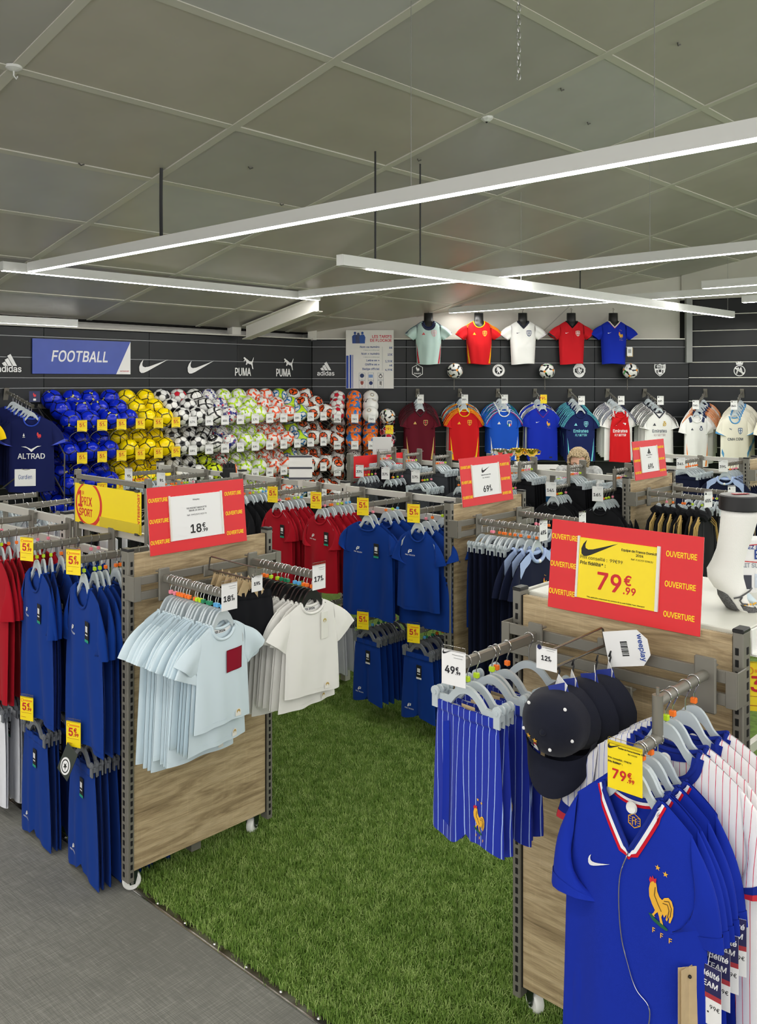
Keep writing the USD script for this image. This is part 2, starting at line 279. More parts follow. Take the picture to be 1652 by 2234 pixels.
c = onceil(1132, -10); ch = T('hanging_chain', 'loose steel chain hanging from the ceiling', 'chain', c)
zz = 0.0
for k in range(12):
    lk = tube([(.010*math.cos(a), 0, .021*math.sin(a)) for a in np.linspace(0, 2*np.pi, 12, endpoint=False)], .0028, 5, True)
    part(ch, 'link', mv(lk, 0, 0, -.03-k*.036, rz=90*(k % 2)+12), CHROME)
cm = M('ceiling_bolt', C(90, 88, 84), .5)
for px, py, lab in ((178, 356, 'left'), (547, 364, 'above the long light'), (1227, 193, 'upper right'), (915, 347, 'beside the thin wire'), (1285, 267, 'right of the sensor'), (1482, 94, 'far upper right'), (615, 444, 'behind the long light')):
    c = onceil(px, py); solo('ceiling_screw', mv(tube([(-.02, 0, -.004), (0, .005, -.014), (.02, 0, -.004)], .005, 6), *c), cm, f'small rusty screw left in a ceiling panel, {lab}', 'screw')
# metal edge strip between carpet and turf
sp_ = T('edge_strip', 'worn metal edge strip between grey carpet and green turf', 'floor trim', (UE, 0, 0), kind='structure')
SM = usdkit.material(stage, '/World/Looks/worn_strip', {'g': ('geometry', {}), 'n': ('noise_texture', {'scale': 6.0, 'detail': 5.0, 'distortion': .5}), 'r': ('rgb_ramp', {'ramp': [(.42, C(60, 58, 56)), (.5, C(110, 100, 92)), (.62, C(150, 146, 140))]}), 'p': ('principled_bsdf', {'metallic': .85, 'roughness': .35})}, [('g.position', 'n.vector'), ('n.fac', 'r.fac'), ('r.color', 'p.base_color')], surface='p.BSDF')
part(sp_, 'strip', front(Polygon([(-.018, 0), (-.012, .004), (.012, .004), (.018, 0)]), 10, 7.0), SM, False)
part(sp_, 'bright_edge', bb(-.0205, -.017, -3, 7, 0, .0035), CHROME, False)
scr = lathe([(0, .009), (.004, .0085), (.0065, .006), (.007, .003)], 10)
for k in range(30): part(sp_, 'screw', mv(scr, 0, 1.55+k*.185, 0), CHROME)
# ---------------------------------------------------------------- racks
def slots(x, y, z0, z1, n=(0, -1), w=.011, hh=.019, pitch=.03175, side=0):
    ms = []
    z = z0+.03
    while z < z1-.02:
        ms.append(bx(x, y, z, .0025 if side else w, w if side else .0025, hh)); z += pitch
    return ms
PW, PH0, PH1 = .683, .095, 1.365                # end panel width, bottom, top
def caster(parent, x, y, rz, label=None):
    p = numbered(parent, 'caster'); g = UsdGeom.Xform.Define(stage, p); place(g, (x, y, 0), rz)
    part(p, 'wheel', mv(lathe([(.010, -.016), (.031, -.016), (.0355, -.012), (.0375, -.006), (.0375, .006), (.0355, .012), (.031, .016), (.010, .016)], 28), 0, .018, .0375, rx=90), WHITEG)
    fork = Polygon([(-.024, .088), (.024, .088), (.02, .06), (.012, .03), (-.008, .028), (-.018, .05)])
    part(p, 'fork', [front(fork, .003, -.002), front(fork, .003, .041), bb(-.024, .024, -.004, .04, .083, .09)], M_FORK, False)
    part(p, 'axle', cyl((0, -.009, .0375), (0, .046, .0375), .006, 8), CHROME)
M_FORK = M('caster_fork', C(48, 62, 50), .35, .6)
def endcap(p, wood=True, mat=None, detail=True):
    part(p, 'end_panel', cbox(0, .012, (PH0+PH1)/2, PW-.004, .02, PH1-PH0, .0015), mat or WOOD, False)
    for s in (-1, 1):
        x = s*(PW/2+.016)
        part(p, 'upright', cbox(x, .016, .72, .03, .05, 1.32, .003), MT, False)
        part(p, 'upright_cap', cbox(x, .016, 1.383, .032, .052, .012, .003), BLACK, False)
        if detail:
            part(p, 'slot_row', slots(x-s*.002, -.0095, .06, 1.37, w=.009), SLOT, False)
            part(p, 'panel_edge', bb(s*(PW/2-.002), s*(PW/2+.001), .0, .022, PH0, PH1), SLOT, False)
            part(p, 'side_slot_row', slots(x+s*.0155, .02, .06, 1.37, side=1), SLOT, False)
        caster(p, s*(PW/2-.035 if s > 0 else PW/2-.012), .03, 25*s)
    # double cross bar in front of the panel
    for z in (1.268, 1.208): part(p, 'cross_bar', cbox(0, -.055, z, PW+.065, .014, .033, .002), MT, False)
    for s in (-1, 1): part(p, 'bar_bracket', [cbox(s*(PW/2+.034), -.028, 1.238, .005, .062, .098, .002), cbox(s*(PW/2+.02), -.063, 1.238, .03, .004, .098, .001)], MT, False)
def gondola(label, pos, rz, bays, bay=1.12, pitch0=.08, panel=None, far_red=False, short=False):
    p = T('gondola_rack', label, 'clothes rack', pos, rz)
    endcap(p, mat=panel)
    ys = [pitch0+bay*k for k in range(bays+1)]
    for k, y in enumerate(ys):
        part(p, 'spine_upright', cbox(0, y, .70, .05, .05, 1.34, .003), MTL if k else MT, False)
        part(p, 'spine_cap', cbox(0, y, 1.375, .052, .052, .012, .002), BLACK, False)
        part(p, 'spine_slots', slots(-.026, y, .5, 1.36, side=1), SLOT, False)
        part(p, 'foot', [cbox(0, y, .11, .6, .04, .05, .003)], MT, False)
        if k: caster(p, -.26, y-.03, 20); caster(p, .26, y-.03, -30)
    for k in range(bays):
        for z, nm in ((1.33, 'top_rail'), (1.215, 'second_rail'), (.66, 'lower_rail'), (.25, 'base_rail')):
            part(p, nm, cbox(0, ys[k]+bay/2, z, .022, bay-.05, .04, .002), MTL, False)
    if far_red:
        y = ys[-1]+.06
        part(p, 'red_back_panel', bb(-.36, .36, y, y+.012, .1, 1.37), RED, False)
        for s in (-1, 1): part(p, 'back_upright', cbox(s*.37, y, .72, .045, .05, 1.36, .003), MT, False)
        part(p, 'back_bar', cbox(0, y-.03, 1.16, .74, .02, .03, .002), MT, False)
    return p
G1U, G2U, G3U, G4U = 2.267, 4.255, 6.096, 8.26
G1V, G2V, G3V, G4V = 3.153, 3.105, 2.99, 2.977
gondola('wood fronted rack on castors carrying pale blue and white children T-shirts', (G1U, G1V, 0), 0, 3)
gondola('wood fronted rack with navy trousers on its end and blue T-shirts along its side', (G2U, G2V, 0), 0, 3)
gondola('wood fronted rack with black and gold tracksuits on its end panel', (G3U, G3V, 0), 0, 2, bay=1.3, far_red=True)
gondola('farthest wood fronted rack at right with navy shorts and pale shouldered shirts', (G4U, G4V, 0), 0, 1)
RU, RV = 2.42, 1.294
gondola('nearest wood fronted rack at right with pinstripe shorts, caps and football jerseys', (RU, RV, 0), -90, 1)
# arms: local frame x across, the arm sticks out towards -y, top of the tube at z = 0
def arm_mesh(p, L, kind='straight'):
    if kind == 'straight':
        part(p, 'tube', [cbox(0, -L/2, -.016, .016, L, .032, .004)], MT, False)
        part(p, 'bracket', [cbox(0, -.004, -.04, .05, .012, .13, .003), cbox(0, .008, .012, .05, .03, .006, .002)], MT, False)
        part(p, 'end_stop', cbox(0, -L-.003, -.014, .02, .006, .038, .002), MTD, False)
    else:                                       # stepped arm: upper tube, drop, lower tube
        a, d = kind
        part(p, 'upper_tube', cyl((0, 0, -.013), (0, -a, -.013), .0135, 12), MT); part(p, 'drop_tube', cyl((0, -a, .004), (0, -a, -d-.02), .0135, 12), MT)
        part(p, 'lower_tube', cyl((0, -a, -d-.013), (0, -L, -d-.013), .0135, 12), MT)
        part(p, 'bracket', [cbox(0, -.004, -.04, .06, .012, .15, .004), cbox(0, .008, .012, .05, .03, .006, .002)], MT, False)
        part(p, 'stop_pin', cyl((0, -a, 0), (0, -a, .022), .004, 8), MT)
_arm = {}
def arm(label, pos, rz, L=.41, kind='straight', group=None, rx=0):
    k = (L, kind)
    if k in _arm: return dup(_arm[k], label, pos, rz, group, rx=rx)
    p = T('display_arm', label, 'display arm', pos, rz, group, rx=rx); arm_mesh(p, L, kind); _arm[k] = p; return p
# ---------------------------------------------------------------- hangers
def shirt_hanger_mesh(w=.16, drop=.055, hook=.075):
    from scipy.interpolate import PchipInterpolator
    n0 = .05; ks = [0, .016, .034, n0, n0+.02, w]; zt = PchipInterpolator(ks, [-hook-.004, -hook-.008, -hook-.026, -hook-.053, -hook-.070, -hook-.082-drop]); zb = PchipInterpolator(ks, [-hook-.036, -hook-.038, -hook-.052, -hook-.074, -hook-.092, -hook-.104-drop])
    xs = np.linspace(-w, w, 41); top = [(x, float(zt(abs(x)))) for x in xs]; bot = [(x, float(zb(abs(x)))) for x in xs[::-1]]
    b = front(Polygon(top+bot).buffer(.002), .009, .0045)
    hk = [(.0, 0, -hook), (0, 0, -hook*.62), (.004, 0, -hook*.5)]+[(.016*math.cos(a)-.001, 0, -.013+.016*math.sin(a)) for a in np.linspace(-.9, 3.6, 14)]
    return b, tube(hk, .0018, 6)
def clip_hanger_mesh(w=.13, hook=.075):
    top = [(x, -hook-.012-.045*min(1, (abs(x)/(w*.55))**2)) for x in np.linspace(-w, w, 33)]
    bot = [(x, -hook-.028-.045*min(1, (abs(x)/(w*.5))**2)) for x in np.linspace(w, -w, 33)]
    b = front(Polygon(top+bot).buffer(.003), .01, .005)
    hk = [(.0, 0, -hook), (0, 0, -hook*.62), (.004, 0, -hook*.5)]+[(.016*math.cos(a)-.001, 0, -.013+.016*math.sin(a)) for a in np.linspace(-.9, 3.6, 14)]
    cl = []
    for s in (-1, 1):
        pl = unary_union([Point(s*w*.93, -hook-.05).buffer(.015), sbox(s*w*.93-.011, -hook-.095, s*w*.93+.011, -hook-.05)])
        cl.append([front(pl, .006, -.006), front(pl, .006, .012), cyl((s*w*.93, -.015, -hook-.052), (s*w*.93, .013, -hook-.052), .007, 10)])
    return b, tube(hk, .0018, 6), cl
CLIPC = {'pink': C(245, 140, 160), 'orange': C(250, 120, 30), 'lime': C(190, 225, 30), 'green': C(20, 130, 90), 'blue': C(90, 170, 225), 'none': None}
CLIPM = {k: M('size_clip_'+k, c, .4) for k, c in CLIPC.items() if c}
_hang = {}
def hanger(kind, body, clip, w, label, pos, rz, group=None, hook=.075):
    nm = {'shirt': 'shirt_hanger', 'clip': 'clip_hanger'}[kind]
    k = (kind, id(body), clip, w) + ((hook,) if hook != .075 else ())
    if k in _hang: return dup(_hang[k], label, pos, rz, group, name=nm)
    p = T(nm, label, 'hanger', pos, rz, group)
    if kind == 'shirt': b, h = shirt_hanger_mesh(w, drop=.05*w/.14, hook=hook); cl = []
    else: b, h, cl = clip_hanger_mesh(w)
    part(p, 'body', b, body); part(p, 'hook', h, CHROME)
    for c in cl: part(p, 'clip', c, body)
    if clip != 'none': part(p, 'size_clip', cbox(0, 0, -hook+.011, .016, .013, .015, .002), CLIPM[clip], False)
    _hang[k] = p; return p
# ---------------------------------------------------------------- price tags (local frame: face looks to -y, hangs below z = 0)
SWOOSH = Polygon([(.15,.40),(.06,.30),(.01,.18),(.02,.05),(.08,.0),(.16,.005),(.28,.05),(1.0,.41),(.58,.27),(.33,.19),(.2,.17),(.125,.2),(.11,.27)])
def bars(slant=.55):                           # three slanted bars cut by the ground line
    g = []
    for i, (x, h) in enumerate(((.0, .28), (.3, .5), (.6, .75))):
        g.append(Polygon([(x+.12, 0), (x+.36, 0), (x+.36-h*slant, h), (x+.36-h*slant-.21, h-.12)]))
    return unary_union(g)
BARS = bars()
def fit(g, h=None, w=None, cx=0, cz=0):        # scale a shape to a height or width and centre it
    x0, y0, x1, y1 = g.bounds; s = h/(y1-y0) if h else w/(x1-x0)
    g = affinity.translate(g, -(x0+x1)/2, -(y0+y1)/2); return affinity.translate(affinity.scale(g, s, s, origin=(0, 0)), cx, cz)
def price(p, mat, big, cents, x, z, h, y=-.002, bold=True):
    bw = text(big, h, bold, align='r').copy()
    part(p, 'price', [mv(bw, x, y, z), mv(text('€', h*.55, bold, align='l'), x+h*.16, y, z+h*.5), mv(text('.'+cents, h*.4, bold, align='l'), x+h*.14, y, z-h*.02)], mat, False)
_tag = {}
def tag(style, amount, label, pos, rz, brand=None, w=.076, h=.105, group=None, rx=0):
    k = (style, amount, brand, w)
    if k in _tag: return dup(_tag[k], label, pos, rz, group, rx=rx)
    p = T('price_tag', label, 'price tag', pos, rz, group, rx=rx)
    big, cents = amount.split('.')
    y0 = -.0015
    part(p, 'card', cbox(0, 0, -h/2-.012, w, .0016, h, .0004), YEL if style == 'yellow' else WHITE, False)
    part(p, 'sleeve_clip', cbox(0, 0, -.008, w*.98, .007, .014, .002), PLASTIC, False)
    pm = ink(196, 24, 40) if style == 'yellow' else ink(20, 20, 30)
    if style == 'yellow' and brand is None:
        price(p, pm, big, cents, -w*.02, -h*.68, h*.3, y0)
        g = unary_union([Point(-w*.33, -h*.27).buffer(w*.1).difference(Point(-w*.33, -h*.27).buffer(w*.075)), sbox(-w*.2, -h*.30, w*.42, -h*.24)])
        part(p, 'emblem', front(g, .0006, y0), ink(236, 150, 20), False); part(p, 'fine_print', front(unary_union([sbox(-w*.4, -h*.79, w*.4, -h*.78), sbox(-w*.4, -h*.98, -w*.05, -h*.965)]), .0006, y0), ink(180, 110, 30), False)
    else:
        price(p, pm, big, cents, w*.06, -h*.78, h*.2, y0)
        if brand == 'swoosh': part(p, 'brand_mark', front(fit(SWOOSH, w=w*.38, cx=-w*.26, cz=-h*.2), .0006, y0), ink(15, 15, 20), False)
        if brand == 'bars': part(p, 'brand_mark', front(fit(BARS, w=w*.26, cx=-w*.3, cz=-h*.22), .0006, y0), ink(15, 15, 20), False)
        if brand == 'crest': part(p, 'brand_mark', front(fit(Polygon([(0,0),(.5,.28),(.5,.8),(0,1.1),(-.5,.8),(-.5,.28)]), w=w*.2, cx=-w*.34, cz=-h*.25), .0006, y0), ink(20, 30, 90), False)
        part(p, 'fine_print', front(unary_union([sbox(-w*.05, -h*.25, w*.42, -h*.235), sbox(w*.02, -h*.33, w*.38, -h*.32)]), .0006, y0), ink(150, 150, 150), False)
    _tag[k] = p; return p
# ---------------------------------------------------------------- garments (origin at the top of the rail; z0 = neck point height; front looks to -y)
class Tee:
    def __init__(s, L=.6, S=.2, B=.2, Hh=.2, N=.075, ND=.08, SD=.045, vneck=False, sl=.19, cw=.15, alpha=58, seed=1, z0=-.125, th=.02, fold=.009, hemw=.012, BD=.018):
        s.__dict__.update(locals()); r = random.Random(seed); sc = L/.6; s.sc = sc
        s.ah = .19*sc
        s.w = [(r.uniform(.4, 1)*fold*sc, (r.uniform(9, 15), r.uniform(17, 28), r.uniform(30, 48))[k % 3]/sc, r.uniform(0, 6.3), r.uniform(-5, 5)/sc) for k in range(4)]
        s.ph = r.uniform(0, 6); s.lean = r.uniform(-.03, .03)*sc; s.nz = r.uniform(0, 50)
    def top(s, x, back=False):
        a = abs(x); sh = -s.SD*max(0, (a-s.N)/(s.S-s.N))**1.25
        if a >= s.N: return s.z0+sh
        q = a/s.N
        if back: return s.z0-s.BD*(1-q*q)
        return s.z0-(s.ND*(1-q)**.92 if s.vneck else s.ND*math.sqrt(max(0, 1-q**2.2)))
    def hw(s, z):
        d = s.z0-s.SD-z
        if d <= 0: return s.S
        if d < s.ah: k = d/s.ah; k = k*k*(3-2*k); return s.S+(s.B-s.S)*k
        return s.B+(s.Hh-s.B)*min(1, (d-s.ah)/(s.L-s.ah-s.SD))
    def hem(s, sx): return s.z0-s.L+s.hemw*math.sin(sx*2.2+s.ph)*.6
    def folds(s, x, z, t):
        f = sum(a*math.sin(k*x+p+q*(z-s.z0)) for a, k, p, q in s.w)*min(1, t*1.3+.08)
        return f+s.lean*t*.3
    def yf(s, x, z, front=True):
        sx = max(-1, min(1, x/s.hw(z))); zt = s.top(sx*s.S, not front); zb = s.hem(sx); t = max(0, min(1, (zt-z)/(zt-zb)))
        return s.ysurf(sx, x, z, t, front)
    def ysurf(s, sx, x, z, t, front):
        e = max(0, 1-abs(sx)**2.6)**.5; open_ = 1 if abs(sx*s.S) < s.N else min(1, (t*9)**.6+.12)
        T_ = s.th*(.62+.5*min(1, t*2))*e*open_+.0012
        f = s.folds(x, z, t)
        return f*(.35+.65*e)+(-T_ if front else T_*.8)
    def sheet(s, front, nx=30, nz=30):
        v = []
        for i in range(nz+1):
            t = (i/nz)**1.15
            for j in range(nx+1):
                sx = -1+2*j/nx; sx = math.copysign(abs(sx)**.85, sx)
                zt = s.top(sx*s.S, not front); z = zt+(s.hem(sx)-zt)*t; x = sx*s.hw(z)
                v.append((x, s.ysurf(sx, x, z, t, front), z))
        f = []
        for i in range(nz):
            for j in range(nx):
                a = i*(nx+1)+j; q = (a, a+nx+1, a+nx+2, a+1)
                if not front: q = q[::-1]
                f += [(q[0], q[1], q[2]), (q[0], q[2], q[3])]
        return trimesh.Trimesh(v, f, process=False)
    def body(s, nx=30, nz=30): return [s.sheet(True, nx, nz), s.sheet(False, nx, nz)]
    def sleeve(s, sg, a=0.0, b=1.0, inf=0.0, n=18, m=9):
        al = math.radians(s.alpha); Pt = np.array([s.S-.004, s.z0-s.SD+.001]); Pb = np.array([s.B-.012, s.z0-s.SD-s.ah*.98])
        Ct = Pt+s.sl*np.array([math.cos(al), -math.sin(al)]); be = al+.30; Cb = Ct+s.cw*np.array([-math.sin(be), -math.cos(be)])
        rr = random.Random(s.seed*7+(sg > 0)); v = []; p1, p2 = rr.uniform(0, 6), rr.uniform(0, 6)
        for i in range(m+1):
            t = a+(b-a)*i/m
            bow = math.sin(t*math.pi)*.016*s.sc
            U = Pt+(Ct-Pt)*t+np.array([bow, bow*.6]); D = Pb+(Cb-Pb)*t; thk = (s.th*.5+.012*s.sc*min(1, t*1.8))+inf
            for k in range(n):
                ph = 2*math.pi*k/n; w = (1+math.cos(ph))/2; c = D+(U-D)*w; y = -thk*math.sin(ph)*(1+.25*math.sin(9*w+p1))
                y += .010*s.sc*t*math.sin(6*w+p2)+.012*s.sc*t*t*math.sin(p1)
                d = (U-D)/np.linalg.norm(U-D)*inf*math.cos(ph)
                v.append((sg*(c[0]+d[0]), y, c[1]+d[1]))
        f = []
        for i in range(m):
            for k in range(n):
                l = (k+1) % n; q = (i*n+k, i*n+l, (i+1)*n+l, (i+1)*n+k)
                if sg < 0: q = q[::-1]
                f += [(q[0], q[1], q[2]), (q[0], q[2], q[3])]
        return trimesh.Trimesh(v, f, process=False)
    def neckline(s, off=0.0, n=25, front=True):
        return [(x, s.top(x, not front)) for x in np.linspace(-s.N-off, s.N+off, n)]
    def collar(s, r=.007, front=True, off=0.0, sq=1.0):
        N = s.N+off; pts = []
        for q in np.linspace(-1, 1, 25):
            x = q*N; z = s.top(q*s.N, not front)+(off*(-.8 if front else .5))*(1-abs(q)**3); pts.append((x, s.yf(x, min(z, s.top(x, not front)), front)+(-.001 if front else .001), z-.002))
        return tube(pts, r, 6, sq=sq)
    def drape(s, g, lift=.0022, step=None, front=True):
        ms = []
        for q in polys(g):
            try: v, f = trimesh.creation.triangulate_polygon(q, engine='earcut')
            except Exception: continue
            m = trimesh.Trimesh(np.c_[v, np.zeros(len(v))], f, process=False)
            st = step or .02*s.sc; v3, f3 = trimesh.remesh.subdivide_to_size(m.vertices, m.faces, st, max_iter=12); ms.append((v3[:, :2], f3))
        out = []
        for v, f in ms:
            out.append(trimesh.Trimesh([(x, s.yf(x, z, front)-(lift if front else -lift), z) for x, z in v], f, process=False))
        m = trimesh.util.concatenate(out)
        if len(m.faces) and m.face_normals[:, 1].mean() > 0: m.invert()
        return m
    def letters(s, st, h, x, z, bold=True, wide=1.0, slant=0.0):
        m = text(st, h, bold, wide=wide, slant=slant); v = np.array(m.vertices); keep = np.all(np.abs(v[m.faces][:, :, 1]-v[:, 1].min()) < 1e-6, axis=1)
        v[:, 0] += x; v[:, 2] += z; v[:, 1] = [s.yf(a, c)-.0022 for a, c in zip(v[:, 0], v[:, 2])]
        m2 = trimesh.Trimesh(v, m.faces[keep], process=False); m2.remove_unreferenced_vertices(); return m2
def grain(g): return g
def star(r=1.0, cx=0, cz=0): return Polygon([(cx+(r if k % 2 == 0 else r*.42)*math.sin(k*math.pi/5), cz+(r if k % 2 == 0 else r*.42)*math.cos(k*math.pi/5)) for k in range(10)])
# rooster emblem, unit height
def P_(l, ox=1112, oz=1330, s=1/215): return Polygon([((x-ox)*s, (oz-z)*s) for x, z in l])
R_BODY = P_([(1128,1143),(1136,1134),(1150,1140),(1156,1160),(1160,1185),(1172,1205),(1185,1212),(1196,1198),(1215,1190),(1230,1200),(1239,1225),(1238,1262),(1226,1298),(1219,1298),(1221,1268),(1210,1296),(1204,1290),(1209,1264),(1196,1285),(1190,1272),(1183,1288),(1193,1318),(1203,1326),(1180,1322),(1172,1292),(1164,1274),(1155,1284),(1146,1296),(1152,1302),(1130,1300),(1142,1288),(1150,1272),(1134,1250),(1120,1222),(1117,1190),(1122,1165)])
R_COMB = P_([(1118,1146),(1124,1130),(1132,1136),(1135,1122),(1143,1134),(1155,1128),(1154,1146),(1148,1152),(1140,1146),(1130,1152),(1124,1160)])
R_BASE = P_([(1118,1296),(1135,1294),(1150,1306),(1172,1312),(1200,1320),(1218,1330),(1208,1338),(1180,1332),(1140,1320)])
R_TAIL = unary_union([LineString([((x-1112)/215, (1330-z)/215) for x, z in l]).buffer(.008) for l in ([(1196,1212),(1218,1206),(1230,1232),(1226,1270)], [(1190,1224),(1212,1222),(1220,1246),(1212,1280)], [(1150,1170),(1146,1205),(1164,1236),(1182,1262)])])
def sca(g, s, x, z): return affinity.translate(affinity.scale(g, s, s, origin=(0, 0)), x, z)
GOLD, CRED, GREENB = ink(236, 178, 52), ink(205, 30, 50), ink(20, 92, 60)
def rooster(p, t, x, z, h, letters=True, stars=True):
    d = lambda g, l=.0022: t.drape(sca(g, h, x, z), l, h*.22)
    part(p, 'rooster_emblem', d(R_BODY), GOLD); part(p, 'rooster_comb', d(R_COMB, .003), CRED); part(p, 'emblem_base', d(R_BASE, .003), GREENB); part(p, 'emblem_feathers', d(R_TAIL, .003), ink(90, 60, 20))
    if stars: part(p, 'stars', [t.drape(sca(star(.065, .22, 1.17), h, x, z)), t.drape(sca(star(.065, .4, 1.1), h, x, z))], GOLD)
    if letters: part(p, 'emblem_letters', [t.letters('F', h*.1, x+h*(.16+.19*k), z-h*(.2+.03*k), True) for k in range(3)], GOLD)
SHIELD = Polygon([(-.4,.5),(0,.56),(.4,.5),(.42,.0),(.25,-.35),(0,-.55),(-.25,-.35),(-.42,.0)])
def shield(p, t, x, z, h, c1, c2, c3=None):
    part(p, 'crest', t.drape(sca(SHIELD, h, x, z)), c1); part(p, 'crest_field', t.drape(sca(affinity.scale(SHIELD, .8, .8), h, x, z), .003), c2)
    if c3: part(p, 'crest_charge', t.drape(unary_union([sca(sbox(-.06, -.38, .06, .4), h, x, z), sca(sbox(-.3, .05, .3, .16), h, x, z)]), .0038), c3)
# ---- trousers, shorts: a waisted cloth hanging from a clip hanger
class Bottoms(Tee):
    def __init__(s, L=.42, W=.14, Hh=.17, crotch=.5, seed=1, z0=-.145, th=.016, fold=.008, waist=.032, split=.012, hemw=.012):
        Tee.__init__(s, L=L, S=W, B=W, Hh=Hh, N=W*2, ND=0, SD=0, seed=seed, z0=z0, th=th, fold=fold, hemw=hemw); s.N = W*.999; s.W = W; s.crotch = crotch; s.waist = waist; s.split = split
        r = random.Random(seed); s.g = r.uniform(0, 6)
    def top(s, x, back=False): return s.z0
    def hw(s, z):
        d = (s.z0-z)/s.L
        return s.W+(s.Hh-s.W)*min(1, max(0, d)*1.15)**.7
    def ysurf(s, sx, x, z, t, front):
        e = max(0, 1-abs(sx)**2.6)**.5; T_ = s.th*(.5+.6*t)*e+.001
        d = s.z0-z; ga = .0025*math.sin(95*x/s.sc*.7+s.g)*max(0, 1-d/(s.waist*2.2)); groove = -.003*math.exp(-((d-s.waist)/.004)**2)
        c = math.exp(-(sx/.12)**2)*T_*.9*max(0, min(1, (t-s.crotch*.3)*2))
        f = s.folds(x, z, t)
        return f*(.35+.65*e)+(-(T_+ga+groove-c) if front else (T_+ga-c)*.8)
    def hem(s, sx):
        return s.z0-s.L+s.hemw*math.sin(sx*3+s.ph)+.05*s.L*math.exp(-(sx/.1)**2)
# ---- registries: one prototype per look, copies by reference
_proto = {}
def garment(key, make, label, cat, pos, rz, group, rx=0, name=None):
    if key in _proto: return dup(_proto[key], label, pos, rz, group, rx=rx)
    name, build = make; p = T(name, label, cat, pos, rz, group, rx=rx); build(p); _proto[key] = p; return p
def plain_tee(t, body, collar=None, name='t_shirt', extra=None, cr=.006, hi=30):
    def b(p):
        part(p, 'body', t.body(hi, hi), body, True)
        for sg in (-1, 1): part(p, 'sleeve', t.sleeve(sg), body, True)
        part(p, 'collar', [t.collar(cr), t.collar(cr, False)], collar or body, True)
        part(p, 'hem_stitch', t.drape(LineString([(x*t.Hh, t.hem(x)+.018) for x in np.linspace(-.97, .97, 20)]).buffer(.0008), .0008), body, True)
        if extra: extra(p, t)
    return (name, b)
def plain_bottoms(t, mat, name='shorts', extra=None):
    def b(p):
        part(p, 'legs', t.body(36, 24), mat, True)
        part(p, 'waistband', t.drape(sbox(-t.W*.97, t.z0-t.waist, t.W*.97, t.z0-.001), .003, .008), mat, True)
        if extra: extra(p, t)
    return (name, b)
rowrng = random.Random(11)
ORDW = ['first', 'second', 'third', 'fourth', 'fifth', 'sixth', 'seventh', 'eighth', 'ninth', 'tenth', 'eleventh', 'twelfth', 'thirteenth', 'fourteenth', 'fifteenth', 'sixteenth', 'seventeenth']
def nth(lab, k):
    for s_ in (' hanging behind the front one', ' behind the front one', ' behind the front pair', ' behind the front white one', ' behind the front ALTRAD one', ' behind the outer one', ' behind the outer pair'):
        if s_ in lab: return lab.replace(s_, ', '+ORDW[k]+' from the front').replace('front,', 'front')
    return lab+', '+ORDW[k]+' from the front'
def row(arm_pos, rz, L, n, sp, protos, glabel, flabel, group, cat, hkind='shirt', hbody=None, hw=.13, clips=('none',), inset=.03, jit=5, fronttilt=0, dz=0.0, hl=None, first=0, slope=0.0, hook=.075, seq=False):
    """n hung garments on an arm, from its outer end inwards; the front one has a label of its own"""
    c, s_ = math.cos(math.radians(rz)), math.sin(math.radians(rz)); off = -(L-inset)
    for k in range(n):
        y = off+k*sp+rowrng.uniform(-.4, .4)*sp*(k > 0); pos = (arm_pos[0]-s_*y, arm_pos[1]+c*y, arm_pos[2]+dz+slope*y)
        a = rz+rowrng.uniform(-jit, jit)*(1 if k else .3)+fronttilt
        pr = (protos[1+(k-1)*(len(protos)-1)//max(1, n-1)] if seq else protos[k % len(protos)]) if k else protos[first]
        garment(pr[0], pr[1], flabel if k == 0 else nth(glabel, k), cat, pos, a, group if k else None)
        ci = clips[min(len(clips)-1, k*len(clips)//n)]
        hanger(hkind, hbody or HANG, ci, hw, (f'hanger under the front piece: {hl}' if k == 0 else f'{ORDW[k]} hanger from the front: {hl}'), pos, a, 'hangers: '+hl, hook)
def uvz(arm_u, arm_v, z): return (arm_u, arm_v, z)
# ---------------------------------------------------------------- what hangs on the racks
AZ, EZ, LZ = 1.334, 1.283, .655               # heights of side arms, end-panel arms, lower arms
BLUE, REDF, SKY, WHT, NAVY = fabric(6, 52, 134), fabric(166, 12, 32), fabric(212, 228, 236), fabric(236, 235, 230), fabric(17, 24, 50)
BLK, GRY, WSH = fabric(22, 23, 27), fabric(62, 65, 70), fabric(222, 224, 230)
PROTO_MARK = unary_union([Polygon([(0,0),(.3,0),(.42,.45),(.12,.45)]), Polygon([(.3,.2),(.75,.2),(.85,.6),(.25,.6),(.22,.5),(.62,.5),(.58,.32),(.34,.32)])])
def pro(p, t, x=-.075, z=None, h=.022, m=None, word=True):
    z = z if z is not None else t.z0-.19*t.sc; m = m or ink(235, 235, 235)
    part(p, 'brand_mark', t.drape(fit(PROTO_MARK, h=h, cx=x*t.sc, cz=z+h*.9), .0022, .012), m)
    if word: part(p, 'brand_word', t.letters('PRO TOUCH', h*.32, x*t.sc, z-h*.25, True, 1.25), m)
def hangtag(p, t, x, z, w=.04, h=.085, cols=((16, 18, 22), (20, 150, 120)), name='hang_tag', rot=0.0):
    y = t.yf(x, z)-.006
    part(p, name, mv(cbox(0, 0, -h/2, w, .0016, h, .0004), x, y, z, ry=rot), ink(*cols[0]), False)
    if len(cols) > 1: part(p, name+'_band', mv(cbox(0, -.0005, -h*.93, w, .0018, h*.13, .0004), x, y, z, ry=rot), ink(*cols[1]), False)
    part(p, name+'_print', mv(front(unary_union([sbox(-w*.28, -h*.5, w*.28, -h*.22), sbox(-w*.3, -h*.66, w*.3, -h*.6)]), .0006, -.0012), x, y, z, ry=rot), ink(228, 228, 228), False)
